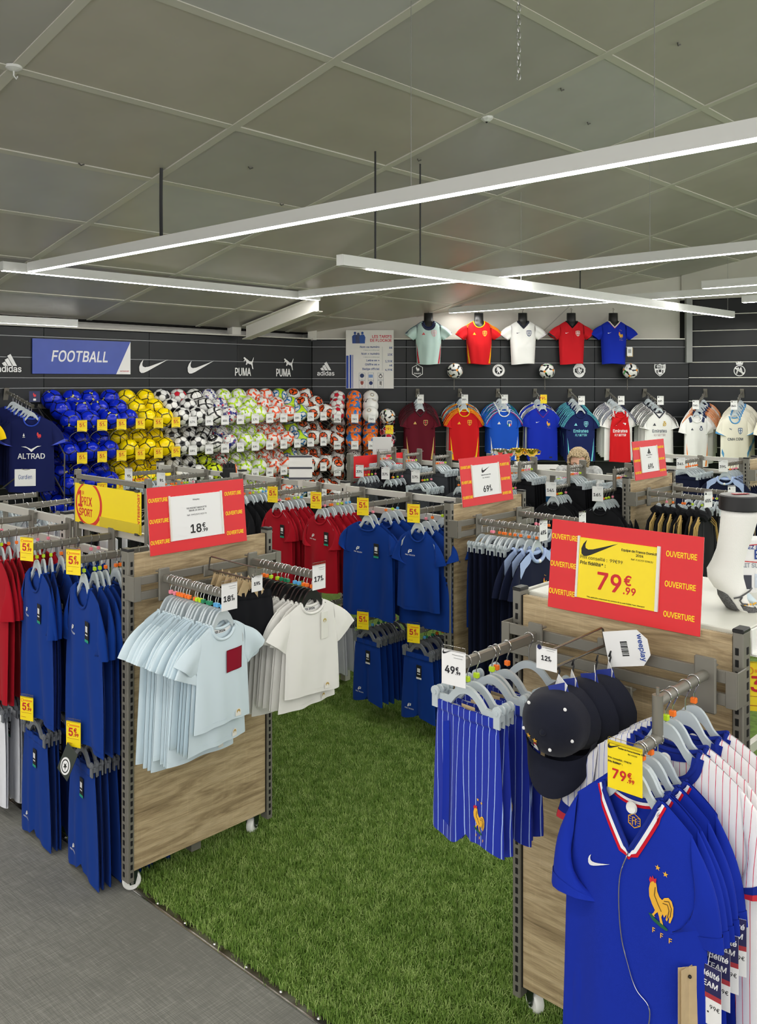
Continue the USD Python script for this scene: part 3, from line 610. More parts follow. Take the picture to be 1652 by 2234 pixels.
def pt(seed, mat, L, S, B, Hh, name='t_shirt', mark=True, tagged=False, hi=26, **k):
    t = Tee(L=L, S=S, B=B, Hh=Hh, seed=seed, th=.013, fold=.011, **k)
    def ex(p, t):
        if mark: pro(p, t)
        if tagged: hangtag(p, t, B*.42, t.z0-.12*t.sc)
    return plain_tee(t, mat, None, name, ex, hi=hi)
def arm_tag(pos, rz, L, drop=0.0):
    c, s_ = math.cos(math.radians(rz)), math.sin(math.radians(rz)); y = -L-.012; return (pos[0]-s_*y, pos[1]+c*y, pos[2]+.042-drop)
ORD = ['first', 'second', 'third', 'fourth', 'fifth', 'sixth', 'seventh', 'eighth', 'ninth']
# --- first rack, left side (shirts look to the left)
KB = [(('kblue', s), pt(s, BLUE, .655, .175, .205, .215, N=.082, ND=.09, sl=.23, cw=.165, alpha=66, tagged=s == 1)) for s in (1, 2, 3)]
KR = [(('kred', s), pt(s, REDF, .655, .175, .205, .215, N=.082, ND=.09, sl=.23, cw=.165, alpha=66)) for s in (4, 5, 6)]
def shorts(key, mat, L, W, Hh, seeds=(1, 2), mark=None, tagc=None, nm='shorts'):
    out = []
    for s in seeds:
        t = Bottoms(L=L, W=W, Hh=Hh, seed=s, th=.011, fold=.007)
        def ex(p, t, s=s):
            if mark: pro(p, t, -.55*W/t.sc, t.z0-L*.86, .02, ink(*mark))
            if tagc and s == seeds[0]: hangtag(p, t, W*.15, t.z0-.06, .036, .08, tagc)
        out.append(((key, s), plain_bottoms(t, mat, nm, ex)))
    return out
SB = shorts('sblue', BLUE, .46, .13, .175, (1, 2, 3), (230, 230, 230), ((16, 18, 22), (20, 150, 120)))
SW = shorts('swhite', WSH, .43, .12, .15, (4, 5), (20, 20, 20), ((16, 18, 22), (20, 150, 120)))
SR = shorts('sred', REDF, .45, .12, .15, (6, 7))
g1v = [3.43, 3.85, 4.27, 4.68]
for k, (v, pr, n, cn) in enumerate(((g1v[0], KB, 10, 'blue'), (g1v[1], KB, 9, 'blue'), (g1v[2], KR, 8, 'red'), (g1v[3], KR, 7, 'red'))):
    w = ('nearest', 'second', 'third', 'fourth')[k]
    a = (G1U-.03, v, AZ); arm(f'dark tube arm with {cn} T-shirts, {w} upper arm on the left rack side', a, -90)
    row(a, -90, .41, n, .036, pr, f'{cn} sports T-shirt behind the front one, {w} upper arm, left rack', f'front {cn} sports T-shirt with white mark, {w} upper arm, left rack', f'{cn} T-shirts on the {w} upper arm of the left rack', 'T-shirt', hw=.135, clips=('lime', 'orange', 'orange', 'pink'), jit=9, fronttilt=-10, hl=f'{cn} T-shirts on {w} upper arm, left rack', inset=.035)
    if k < 3: tag('yellow', '5.99', f'yellow 5.99 price card before the {cn} T-shirts, {w} upper arm, left rack', arm_tag(a, -90, .41), -70)
    b = (G1U-.03, v, LZ-.03); cn2, pr2 = (('blue', SB), ('blue', SB), ('white', SW), ('red', SR))[k]
    arm(f'lower tube arm with {cn2} shorts, {w} from the end panel on the left rack', b, -90)
    row(b, -90, .41, 9-k, .036, pr2, f'{cn2} sports shorts behind the front pair, {w} lower arm, left rack', f'front pair of {cn2} sports shorts, {w} lower arm, left rack', f'{cn2} shorts on the {w} lower arm of the left rack', 'shorts', 'clip', HANGD, .13, ('pink', 'lime', 'orange'), jit=8, fronttilt=-6, hl=f'{cn2} shorts on {w} lower arm, left rack')
    if k < 3: tag('yellow', '5.99', f'yellow 5.99 price card before the {cn2} shorts, {w} lower arm, left rack', arm_tag(b, -90, .41), -70)
fl = T('product_leaflet', 'dark leaflet with white round football emblem tucked beside the nearest lower price card', 'leaflet', (G1U-.03-.44, g1v[0]-.02, LZ-.11), -90, rx=-12, ry=20)
part(fl, 'sheet', cbox(0, 0, -.05, .09, .0016, .12, .0004), ink(44, 52, 44), False); part(fl, 'emblem', front(Point(0, -.07).buffer(.034), .0008, -.001), WHITE, False)
part(fl, 'ball_print', front(unary_union([Point(0, -.07).buffer(.026).difference(Point(0, -.07).buffer(.022)), star(.014, 0, -.07)]), .0008, -.0018), ink(30, 34, 30), False)
# --- first rack, right side: wire hooks with white sock hangers, then two arms
for k, v in enumerate((3.62, 3.9, 4.2, 4.5, 4.78)):
    zk = 1.30+.05*(k % 2)
    h = T('wire_hook', f'bare double wire hook with white sock hangers, {ORD[k]} on the left rack', 'wire hook', (G1U+.03, v, zk), 90)
    part(h, 'rods', [tube([(s*.012, 0, 0), (s*.012, -.30, .02), (s*.012, -.33, .045)], .0035, 6) for s in (-1, 1)], STEEL); part(h, 'plate', cbox(0, 0, -.01, .05, .008, .05), MT, False); part(h, 'label_rod', tube([(0, 0, .05), (0, -.36, .07), (0, -.36, .03)], .003, 6), STEEL)
    for j in range(4):
        y = -.1-.06*j
        so = Polygon([(-.03, 0), (-.008, .012), (-.008, .03), (.008, .03), (.008, .012), (.03, 0), (.03, -.035), (-.03, -.035)]).difference(sbox(-.014, -.026, .014, -.012))
        q = T('sock_hanger', f'white plastic sock hanger on the {ORD[k]} wire hook, place {ORD[j]} from the rack', 'sock hanger', (G1U+.03-y, v, zk-.02), 90+rowrng.uniform(-25, 25))
        part(q, 'plate', front(so, .004, .002), WHITEG, False); part(q, 'socks', [cbox(0, .004, -.15, .062, .024, .22, .01)], (WSH, BLK)[k % 2])
for k, v in enumerate((5.15, 5.6)):
    a = (G1U+.03, v, AZ); arm(f'tube arm with white hangers, {ORD[k]} behind the sock hooks of the left rack', a, 90)
    row(a, 90, .41, 5, .06, SW, f'white shorts behind the front pair, {ORD[k]} arm behind the sock hooks', f'front white shorts on the {ORD[k]} arm behind the sock hooks', f'white shorts on the {ORD[k]} arm behind the sock hooks', 'shorts', 'clip', HANG, .13, hl=f'white shorts, {ORD[k]} arm behind the sock hooks')
# --- first rack, end panel: pale blue and white children T-shirts
def sky_extra(special):
    def ex(p, t):
        hz = t.hem(.3)
        g = sca(unary_union([sbox(-.5, 0, .5, .6), Point(0, .6).buffer(.5)]), .026, t.Hh*.5, hz+.008)
        part(p, 'hem_emblem', t.drape(g, .0028, .01), ink(238, 236, 228)); part(p, 'hem_emblem_flame', t.drape(sca(Point(0, .65).buffer(.3).difference(Point(0, .5).buffer(.2)), .026, t.Hh*.5, hz+.008), .0036, .01), ink(190, 160, 90))
        part(p, 'neck_label', t.drape(Polygon([(x, t.top(x, True)-.002) for x in np.linspace(-.045, .045, 9)]+[(x, t.top(x, True)-.02) for x in np.linspace(.045, -.045, 9)]), -.001, .01, False), ink(240, 240, 238))
        part(p, 'neck_letters', mv(text('PARIS 2024', .008, True, .0005, wide=1.1), -.018, t.yf(0, t.top(0, True)-.014, False)-.0025, t.top(0, True)-.016), ink(20, 22, 40), False)
        if special: special(p, t)
    return ex
def pocket(p, t):
    x, z = .048, t.z0-.145
    g = Polygon([(x-.038, z+.04), (x+.04, z+.043), (x+.036, z-.036), (x-.04, z-.04)])
    part(p, 'chest_pocket', t.drape(g, .0035, .01), fabric(140, 16, 40)); part(p, 'pocket_seam', t.drape(LineString(g.exterior.coords).buffer(.001), .0042, .01), fabric(110, 10, 30))
def paper_tag(p, t):
    x, z = .055, t.z0-.05
    part(p, 'paper_tag', mv(cbox(0, 0, -.055, .034, .0015, .11, .0004), x, t.yf(x, z-.05)-.006, z), ink(232, 232, 224), False)
    part(p, 'tag_flame', front(sca(Point(0, 0).buffer(1).difference(Point(0, -.3).buffer(.62)), .008, x, z-.035), .0006, t.yf(x, z-.05)-.008), ink(190, 170, 90), False)
    part(p, 'tag_cord', tube([(x, t.yf(x, z)-.003, z), (x-.01, t.yf(x, z)-.004, z+.03)], .0006, 4), WHITE)
SKT = [(('sky', s), plain_tee(Tee(L=(.375, .46, .53, .58)[s-1], S=.112+.006*(s > 1), B=.124 if s == 1 else .138, Hh=.138 if s == 1 else .158, N=.056, ND=.056, SD=.03, sl=.14 if s == 1 else .17, cw=.115+.02*(s > 1), alpha=(36 if s == 1 else 48), seed=s, th=.010, fold=.006, hemw=.008), SKY, None, 't_shirt', sky_extra(pocket if s == 1 else None), cr=.006, hi=30)) for s in (1, 2, 3, 4)]
WHTT = [(('wht', s), plain_tee(Tee(L=(.375, .43, .48)[s-1], S=.118, B=.132, Hh=.142 if s == 1 else .155, N=.058, ND=.045, SD=.03, sl=.15, cw=.125, alpha=(38 if s == 1 else 55), seed=s+20, th=.010, fold=.006, hemw=.008), WHT, None, 't_shirt', sky_extra(paper_tag if s == 1 else None), cr=.006, hi=30)) for s in (1, 2, 3)]
a = (2.019, G1V-.07, EZ); arm('tube arm with pale blue children T-shirts on the end panel of the left rack', a, 0, .42)
row(a, 0, .42, 16, .0225, SKT, 'pale blue children T-shirt behind the front one on the left rack end', 'front pale blue children T-shirt with dark red chest pocket', 'pale blue T-shirts on the left rack end', 'T-shirt', hw=.1, clips=('blue', 'green', 'lime', 'orange', 'orange', 'pink'), jit=10, fronttilt=4, hl='pale blue T-shirts on the left rack end', seq=True)
tag('white', '18.99', 'white 18.99 price card in front of the pale blue children T-shirts', arm_tag(a, 0, .42), 0, w=.072, h=.1)
a = (2.47, G1V-.07, EZ); arm('tube arm with white children T-shirts on the end panel of the left rack', a, 0, .42)
row(a, 0, .42, 12, .028, WHTT, 'white children T-shirt behind the front one on the left rack end', 'front white children T-shirt with paper tag on its chest', 'white T-shirts on the left rack end', 'T-shirt', hbody=HANGK, hw=.105, clips=('orange', 'blue', 'green', 'lime', 'orange'), jit=6, fronttilt=-4, hl='white T-shirts on the left rack end', seq=True)
tag('white', '17.99', 'white 17.99 price card in front of the white children T-shirts', arm_tag(a, 0, .42), 0, w=.072, h=.1)
def scan_hook(label, pos, rz, L=.28):
    h = T('scan_hook', label, 'wire hook', pos, rz)
    part(h, 'product_rod', tube([(0, 0, 0), (0, -L, .0), (0, -L-.015, .018)], .004, 8), STEEL)
    part(h, 'label_rod', tube([(0, 0, 0), (0, -.01, .05), (0, -.02, .055), (0, -L-.03, .05), (0, -L-.03, .02)], .0032, 8), STEEL); part(h, 'plate', cbox(0, .002, -.005, .05, .008, .05), MT, False); return h
hk = (2.24, G1V-.07, 1.268); scan_hook('wire hook with black shorts and kraft tags in the middle of the left rack end', hk, 0)
tag('white', '19.99', 'small white 19.99 card with black tick over the black shorts with kraft tags', (2.24, G1V-.07-.32, 1.30), 0, 'swoosh', .055, .062)
KRAFT = M('kraft_card', C(196, 172, 132), .8, var=.05, vscale=40)
def kraft_shorts(s):
    t = Bottoms(L=.22, W=.095, Hh=.115, seed=s, z0=-.05, th=.011, fold=.006)
    def ex(p, t):
        part(p, 'hang_loop', tube([(0, 0, -.05), (-.006, 0, -.02), (0, 0, .004), (.008, 0, -.012)], .0016, 5), BLACK)
        part(p, 'kraft_tag', [mv(cbox(0, 0, -.03, .04, .0015, .075, .0003), .012, -.014, -.012, ry=-28-8*s, rz=10*s), mv(cbox(0, 0, -.025, .036, .0015, .06, .0003), -.014, -.010, -.014, ry=26)], KRAFT, False)
    return plain_bottoms(t, BLK, 'shorts', ex)
for k in range(6):
    garment(('kraft', k % 3), kraft_shorts(k % 3+1), 'front black shorts with two kraft tags on the wire hook' if k == 0 else f'black shorts with kraft tags, {ORD[k]} from the front on the wire hook', 'shorts', (hk[0], hk[1]-.27+.042*k, hk[2]), rowrng.uniform(-18, 10), None if k == 0 else 'black shorts with kraft tags')
# --- second rack, left side
TB1 = [(('tb1', s), pt(s, BLUE, .56, .175, .205, .21, N=.08, ND=.045, sl=.13, cw=.14, alpha=52, tagged=s == 31)) for s in (31, 32)]
TB2 = [(('tb2', s), pt(s, BLUE, .45, .125, .155, .165, N=.06, ND=.06, sl=.15, cw=.12, alpha=60)) for s in (33,)]+[TB1[1]]
TR1 = [(('tr1', s), pt(s, REDF, .47, .125, .155, .16, N=.06, ND=.05, sl=.16, cw=.12, alpha=66, tagged=s == 41)) for s in (41, 42, 43)]
TK1 = [(('tk1', s), pt(s, BLK, .5, .14, .16, .165, N=.06, ND=.05, sl=.16, cw=.12, alpha=64, mark=False)) for s in (51, 52)]
TG1 = [(('tg1', s), pt(s, GRY, .5, .15, .17, .175, N=.06, ND=.05, sl=.16, cw=.12, alpha=64, mark=False)) for s in (53, 54)]
S2B = shorts('s2b', BLUE, .37, .1, .125, (11, 12), (230, 230, 230), ((16, 18, 22), (228, 228, 228)))
S2W = shorts('s2w', WSH, .31, .095, .115, (13, 14), (20, 20, 20), ((16, 18, 22), (20, 150, 120)))
SK = shorts('sk', BLK, .4, .12, .14, (15, 16)); SG = shorts('sg', GRY, .4, .12, .14, (17, 18))
g2 = [(3.30, TB2, 5, 'blue', 'nearest'), (3.70, TB1, 5, 'blue', 'second'), (4.11, TR1, 8, 'red', 'third'), (4.53, TR1, 7, 'red', 'fourth'), (4.96, TK1, 8, 'black', 'fifth'), (5.40, TG1, 5, 'grey', 'sixth')]
for v, pr, n, cn, w in g2:
    a = (G2U-.03, v, AZ); arm(f'tube arm with {cn} T-shirts, {w} upper arm on the left side of the middle rack', a, -90)
    row(a, -90, .41, n, .036 if n > 5 else .07, pr, f'{cn} T-shirt behind the front one, {w} upper arm, middle rack', f'front {cn} T-shirt, {w} upper arm of the middle rack', f'{cn} T-shirts on the {w} upper arm of the middle rack', 'T-shirt', hw=.12 if cn != 'blue' else .13, clips=('pink', 'orange', 'lime', 'blue'), jit=7, hl=f'{cn} T-shirts on {w} upper arm, middle rack')
    if w != 'sixth': tag('yellow', '5.99', f'yellow 5.99 price card before the {cn} T-shirts, {w} upper arm, middle rack', arm_tag(a, -90, .41), -70)
for v, pr, n, cn, w in ((3.30, S2B, 8, 'blue', 'nearest'), (3.70, S2B, 8, 'blue', 'second'), (4.11, S2W, 6, 'white', 'third'), (4.53, SR, 6, 'red', 'fourth')):
    a = (G2U-.03, v, LZ); arm(f'lower tube arm with {cn} shorts, {w} from the end panel on the middle rack', a, -90)
    row(a, -90, .41, n, .042, pr, f'{cn} shorts behind the front pair, {w} lower arm, middle rack', f'front {cn} shorts, {w} lower arm of the middle rack', f'{cn} shorts on the {w} lower arm of the middle rack', 'shorts', 'clip', HANGD, .105, ('blue', 'green', 'orange', 'pink'), jit=6, hl=f'{cn} shorts on {w} lower arm, middle rack')
    if w in ('nearest', 'second'): tag('yellow', '5.99', f'yellow 5.99 price card before the {cn} shorts, {w} lower arm, middle rack', arm_tag(a, -90, .41), -70)
for v, w in ((5.84, 'nearer'), (6.3, 'farther')):
    a = (G2U-.03, v, AZ); arm(f'tube arm crowded with grey hangers near the yellow footballs, the {w} one', a, -90)
    row(a, -90, .41, 9, .034, SG, f'dark shorts behind the front pair on the {w} hanger arm', f'front dark shorts on the {w} hanger arm by the footballs', f'dark shorts on the {w} hanger arm', 'shorts', 'clip', HANG, .13, ('orange', 'orange', 'lime', 'pink'), hl=f'dark shorts on the {w} arm by the footballs')
    tag('white', '9.99', f'white 9.99 card at the tip of the {w} hanger arm by the footballs', arm_tag(a, -90, .41), -70)
# --- second rack, end panel: navy trousers and polos
PANTS = [(('pants', s), plain_bottoms(Bottoms(L=.93, W=.125, Hh=.13, seed=s, th=.012, fold=.007, crotch=.2), NAVY, 'trousers')) for s in (61, 62, 63)]
LILAC = fabric(170, 190, 228)
def polo(s):
    t = Tee(L=.66, S=.165, B=.19, Hh=.2, N=.07, ND=.06, SD=.05, sl=.21, cw=.14, alpha=60, seed=s, th=.012, fold=.008)
    def ex(p, t):
        for sg in (-1, 1): part(p, 'shoulder_panel', t.drape(Polygon([(sg*.066, t.z0-.002), (sg*.115, t.top(.115)-.002), (sg*.163, t.top(.163)-.002), (sg*.168, t.z0-.11), (sg*.16, t.z0-.135), (sg*.125, t.z0-.085), (sg*.085, t.z0-.06), (sg*.062, t.z0-.03)]), .002, .012), LILAC)
        part(p, 'tick_mark', t.drape(fit(SWOOSH, w=.042, cx=-.065, cz=t.z0-.19)), ink(230, 230, 235))
        rooster(p, t, .045, t.z0-.215, .06, True, True)
        part(p, 'security_tag', mv(trimesh.creation.icosphere(2, .011), 0, t.yf(0, t.top(0)-.002)-.008, t.top(0)), WHITEG)
    return plain_tee(t, NAVY, LILAC, 'polo_shirt', ex, cr=.011)
POLO = [(('polo', s), polo(s)) for s in (71, 72)]
for s, w, n1, n2 in ((-1, 'left', 3, 9), (1, 'right', 3, 8)):
    a = (G2U+s*.2, G2V-.07, EZ); arm(f'{w} tube arm with navy polos and trousers on the end of the middle rack', a, 0, .42)
    row(a, 0, .42, n1, .045, POLO, f'navy polo with pale shoulders behind the front one, {w} arm, middle rack end', f'front navy polo with pale shoulders and gold rooster, {w} arm, middle rack end', f'navy polos on the {w} arm of the middle rack end', 'polo shirt', hw=.14, clips=('orange',), jit=4, hl=f'navy polos, {w} arm, middle rack end')
    row(a, 0, .42, n2, .027, PANTS, f'navy trousers behind the polos, {w} arm, middle rack end', f'foremost navy trousers behind the polos, {w} arm, middle rack end', f'navy trousers on the {w} arm of the middle rack end', 'trousers', 'clip', HANG, .115, ('orange', 'orange', 'pink', 'none'), inset=.17, jit=3, hl=f'navy trousers, {w} arm, middle rack end')
    tag('white', '49.99', f'white 49.99 card with black tick, {w} arm of the middle rack end', arm_tag(a, 0, .42), 0, 'swoosh')
# --- third rack: black and gold on its end, stepped arms on its left side
GOLDF = fabric(190, 160, 96)
def track(s):
    t = Tee(L=.64, S=.17, B=.19, Hh=.19, N=.06, ND=.03, SD=.06, sl=.5, cw=.09, alpha=76, seed=s, th=.014, fold=.008, BD=-.03)
    def ex(p, t):
        al = math.radians(76)
        for sg in (-1, 1):
            st = []
            for q in range(3):
                P0 = (sg*(.075+.0), t.z0-.012-.017*q); P1 = (sg*(t.S-.006-.012*q), t.z0-t.SD-.012-.012*q); P2 = (sg*(t.S+.42*math.cos(al)-.02*q), t.z0-t.SD-.42*math.sin(al)-.006*q)
                st.append(tube([(*a_, ) for a_ in ((P0[0], -.012-.003*q, P0[1]), ((P0[0]+P1[0])/2, -.02, (P0[1]+P1[1])/2+.004), (P1[0], -.022-.004*q, P1[1]), ((P1[0]+P2[0])/2, -.03-.003*q, (P1[1]+P2[1])/2), (P2[0], -.028, P2[1]))], .0055, 6, sq=.5))
            part(p, 'gold_stripes', st, GOLDF)
            part(p, 'stand_collar', tube([(sg*.058, .012, t.z0-.01), (sg*.06, -.012, t.z0+.012), (sg*.038, -.03, t.z0+.0), (sg*.012, -.036, t.z0-.03)], .02, 8, sq=1.5), BLK)
        part(p, 'front_zip', t.drape(sbox(-.003, t.z0-.6, .003, t.z0-.04), .0025, .02), ink(50, 50, 54)); part(p, 'logo', t.drape(fit(BARS, h=.03, cx=-.07, cz=t.z0-.2), .0025), GOLDF)
    return plain_tee(t, BLK, BLK, 'track_jacket', ex, cr=.008)
TRK = [(('trk', s), track(s)) for s in (81, 82)]
def gpants(s):
    t = Bottoms(L=.93, W=.125, Hh=.13, seed=s, th=.012, fold=.006, crotch=.2)
    def ex(p, t): part(p, 'gold_stripes', [t.drape(sbox(x, t.z0-.9, x+.009, t.z0-.05), .002, .03) for x in (.062, .08, .098)], GOLDF)
    return plain_bottoms(t, BLK, 'trousers', ex)
GPT = [(('gpants', s), gpants(s)) for s in (91, 92)]
a = (G3U-.2, G3V-.07, EZ); arm('left tube arm with black and gold jackets on the third rack end', a, 0, .42)
row(a, 0, .42, 7, .052, TRK, 'black track jacket with gold stripes behind the front one', 'front black track jacket with three gold shoulder stripes', 'black and gold track jackets', 'track jacket', hw=.12, clips=('lime', 'orange', 'orange', 'pink', 'none'), jit=9, hl='black and gold track jackets')
tag('white', '65.99', 'white price card with three bars at the black and gold jackets', arm_tag(a, 0, .42), -20, 'bars')
a = (G3U+.2, G3V-.07, EZ); arm('right tube arm with black trousers on the third rack end', a, 0, .42)
row(a, 0, .42, 6, .055, GPT, 'black trousers with gold stripes behind the front pair', 'front black trousers with three gold side stripes', 'black and gold trousers', 'trousers', 'clip', HANG, .125, ('lime', 'orange', 'orange'), jit=6, hl='black and gold trousers')
tag('white', '60.99', 'white price card with three bars at the black and gold trousers', arm_tag(a, 0, .42), -20, 'bars')
g3 = [(3.16, TK1, 'black', '16.99', SK), (3.54, TK1, 'black', '14.99', SK), (3.98, TK1, 'black', None, SK), (4.42, TG1, 'dark grey', None, None), (4.85, SG, 'dark grey', '17.99', SG), (5.19, TK1, 'black', '37.99', SG), (5.5, TG1, 'grey', '37.99', SK)]
for k, (v, pr, cn, am, up) in enumerate(g3):
    w = ORD[k]; a = (G3U-.03, v, 1.42); arm(f'stepped tube arm, {w} from the end panel on the left side of the third rack', a, -90, .44, (.21, .13))
    lo = (a[0], a[1], a[2]-.13); isS = pr is SG
    row(lo, -90, .44, 5, .042, pr, f'{cn} {"shorts" if isS else "top"} behind the front one, {w} stepped arm', f'front {cn} {"shorts" if isS else "top"} on the {w} stepped arm', f'{cn} clothes low on the {w} stepped arm', 'shorts' if isS else 'T-shirt', 'clip' if isS else 'shirt', HANG, .125, ('orange', 'lime', 'pink'), jit=7, hl=f'{cn} clothes low on the {w} stepped arm', inset=.02)
    if up: row(a, -90, .20, 5, .033, up, f'dark shorts high on the {w} stepped arm', f'front dark shorts high on the {w} stepped arm', f'dark shorts high on the {w} stepped arm', 'shorts', 'clip', HANG, .125, ('orange', 'pink', 'lime'), hl=f'dark shorts high on the {w} stepped arm', inset=.015)
    if am: tag('white', am, f'white {am} card at the tip of the {w} stepped arm', arm_tag(lo, -90, .44), -68, 'swoosh' if am[0] in '13' and k > 3 else None)
TWH = [(('twh', s), pt(s, WHT, .5, .15, .17, .175, N=.06, ND=.05, sl=.16, cw=.12, alpha=60, mark=False, hi=20)) for s in (101,)]
TLB = [(('tlb', s), pt(s, fabric(60, 130, 200), .5, .15, .17, .175, N=.06, ND=.05, sl=.16, cw=.12, alpha=60, mark=False, hi=20)) for s in (103,)]
for k, (v, pr, cn) in enumerate(((3.35, TWH, 'white'), (3.85, TLB, 'light blue'), (4.4, TWH, 'white'))):
    a = (G3U+.03, v, AZ); arm(f'tube arm with {cn} shirts, {ORD[k]} on the far side of the third rack', a, 90)
    row(a, 90, .41, 8, .045, pr, f'{cn} shirt, {ORD[k]} arm, far side of third rack', f'outermost {cn} shirt, {ORD[k]} arm, far side of third rack', f'{cn} shirts on the {ORD[k]} far arm of the third rack', 'T-shirt', hw=.125, clips=('orange', 'orange', 'pink', 'lime'), hl=f'{cn} shirts, {ORD[k]} far arm, third rack')
# --- fourth rack
a = (G4U-.03, 3.16, AZ); arm('tube arm with pale shouldered navy polos on the farthest rack', a, -90)
row(a, -90, .41, 6, .055, POLO, 'navy polo with pale shoulders behind the front one on the farthest rack', 'front navy polo with pale shoulders on the farthest rack', 'navy polos on the farthest rack', 'polo shirt', hw=.14, clips=('orange', 'pink'), hl='navy polos on the farthest rack')
tag('white', '39.99', 'white 39.99 card with black tick before the navy polos on the farthest rack', arm_tag(a, -90, .41), -66, 'swoosh')
SN = shorts('sn', NAVY, .42, .15, .18, (21, 22))
a = (G4U-.03, 3.55, AZ); arm('tube arm with navy shorts on the farthest rack', a, -90)
row(a, -90, .41, 8, .042, SN, 'navy shorts behind the front pair on the farthest rack', 'front navy shorts on the farthest rack', 'navy shorts on the farthest rack', 'shorts', 'clip', HANG, .15, ('orange', 'orange'), hl='navy shorts on the farthest rack')
tag('white', '34.99', 'white 34.99 card with black tick before the navy shorts on the farthest rack', arm_tag(a, -90, .41), -66, 'swoosh')
# ---------------------------------------------------------------- nearest rack at right: shorts, caps, jerseys
ROYAL = fabric(18, 45, 162)
def pin_mat(name, base, l1, l2=None, pitch=.016, w=.1, split=True):
    n = {'g': ('texture_coordinate', {}), 's': ('separate_xyz', {}), 'nz': ('noise_texture', {'scale': 6.0}), 'd': ('math', {'math_type': 'multiply_add', 'value2': .006}), 'm': ('math', {'math_type': 'multiply', 'value2': 1/pitch}), 'f': ('math', {'math_type': 'fraction'}),
         'c': ('math', {'math_type': 'less_than', 'value2': w}), 'h': ('map_range', {'from_min': -.02, 'from_max': .05, 'clamp': True}), 'lc': ('mix_color', {'a': l1, 'b': l2 or l1}), 'x': ('mix_color', {'a': base}), 'nb': ('noise_texture', {'scale': 900.0}), 'b': ('bump', {'strength': .12, 'distance': .002}), 'p': ('principled_bsdf', {'roughness': .8, 'sheen_weight': .15, 'specular_ior_level': .3})}
    l = [('g.object', 's.vector'), ('g.object', 'nz.vector'), ('nz.fac', 'd.value1'), ('s.x', 'd.value3'), ('d.value', 'm.value1'), ('m.value', 'f.value1'), ('f.value', 'c.value1'), ('s.x', 'h.value'), ('h.result', 'lc.fac'), ('lc.result', 'x.b'), ('c.value', 'x.fac'), ('x.result', 'p.base_color'), ('g.object', 'nb.vector'), ('nb.fac', 'b.height'), ('b.normal', 'p.normal')]
    return usdkit.material(stage, '/World/Looks/'+name, n, l, surface='p.BSDF')
PIN_S = pin_mat('pinstripe_shorts', C(22, 44, 160), C(165, 190, 240), pitch=.022, w=.10)
PIN_J = pin_mat('pinstripe_jersey', C(236, 234, 236), C(70, 100, 190), C(214, 60, 90), pitch=.0165, w=.085)
def fshort(s):
    t = Bottoms(L=.375, W=.112, Hh=.135, seed=s, th=.014, fold=.010, hemw=.016)
    def ex(p, t):
        part(p, 'side_panel', t.drape(Polygon([(-.085, t.z0-.06), (-.06, t.z0-.05), (-.055, t.z0-.35), (-.095, t.z0-.345)]), .0022, .02), ROYAL)
        rooster(p, t, .035, t.z0-.325, .075)
        part(p, 'care_label', mv(cbox(0, 0, -.008, .05, .0015, .026, .0003), .0, .004, t.z0), KRAFT, False); part(p, 'lining', t.drape(sbox(-.1, t.z0-.03, .1, t.z0-.004), -.001, .02, False), WHT)
    return plain_bottoms(t, PIN_S, 'pinstripe_shorts', ex)
FSH = [(('fsh', s), fshort(s)) for s in (201, 202, 203)]
a = (RU-.07, 1.535, EZ); arm('tube arm with pinstripe shorts at left on the nearest rack end', a, -90, .40)
row(a, -90, .40, 5, .05, FSH, 'blue pinstripe shorts with gold rooster behind the front pair', 'front blue pinstripe shorts with gold rooster on the nearest rack', 'blue pinstripe shorts', 'shorts', 'clip', HANG, .125, ('lime', 'lime', 'orange', 'orange'), jit=5, fronttilt=-4, hl='blue pinstripe shorts', inset=.05)
dup(_hang[('clip', id(HANG), 'none', .125)], 'empty grey clip hanger at the root of the pinstripe shorts arm', (RU-.11, 1.535, EZ), -80, None, name='clip_hanger') if ('clip', id(HANG), 'none', .125) in _hang else hanger('clip', HANG, 'none', .125, 'empty grey clip hanger at the root of the pinstripe shorts arm', (RU-.11, 1.535, EZ), -80)
tag('white', '49.99', 'white 49.99 card with black tick before the pinstripe shorts', arm_tag(a, -90, .40), -84, 'swoosh', .078, .098)
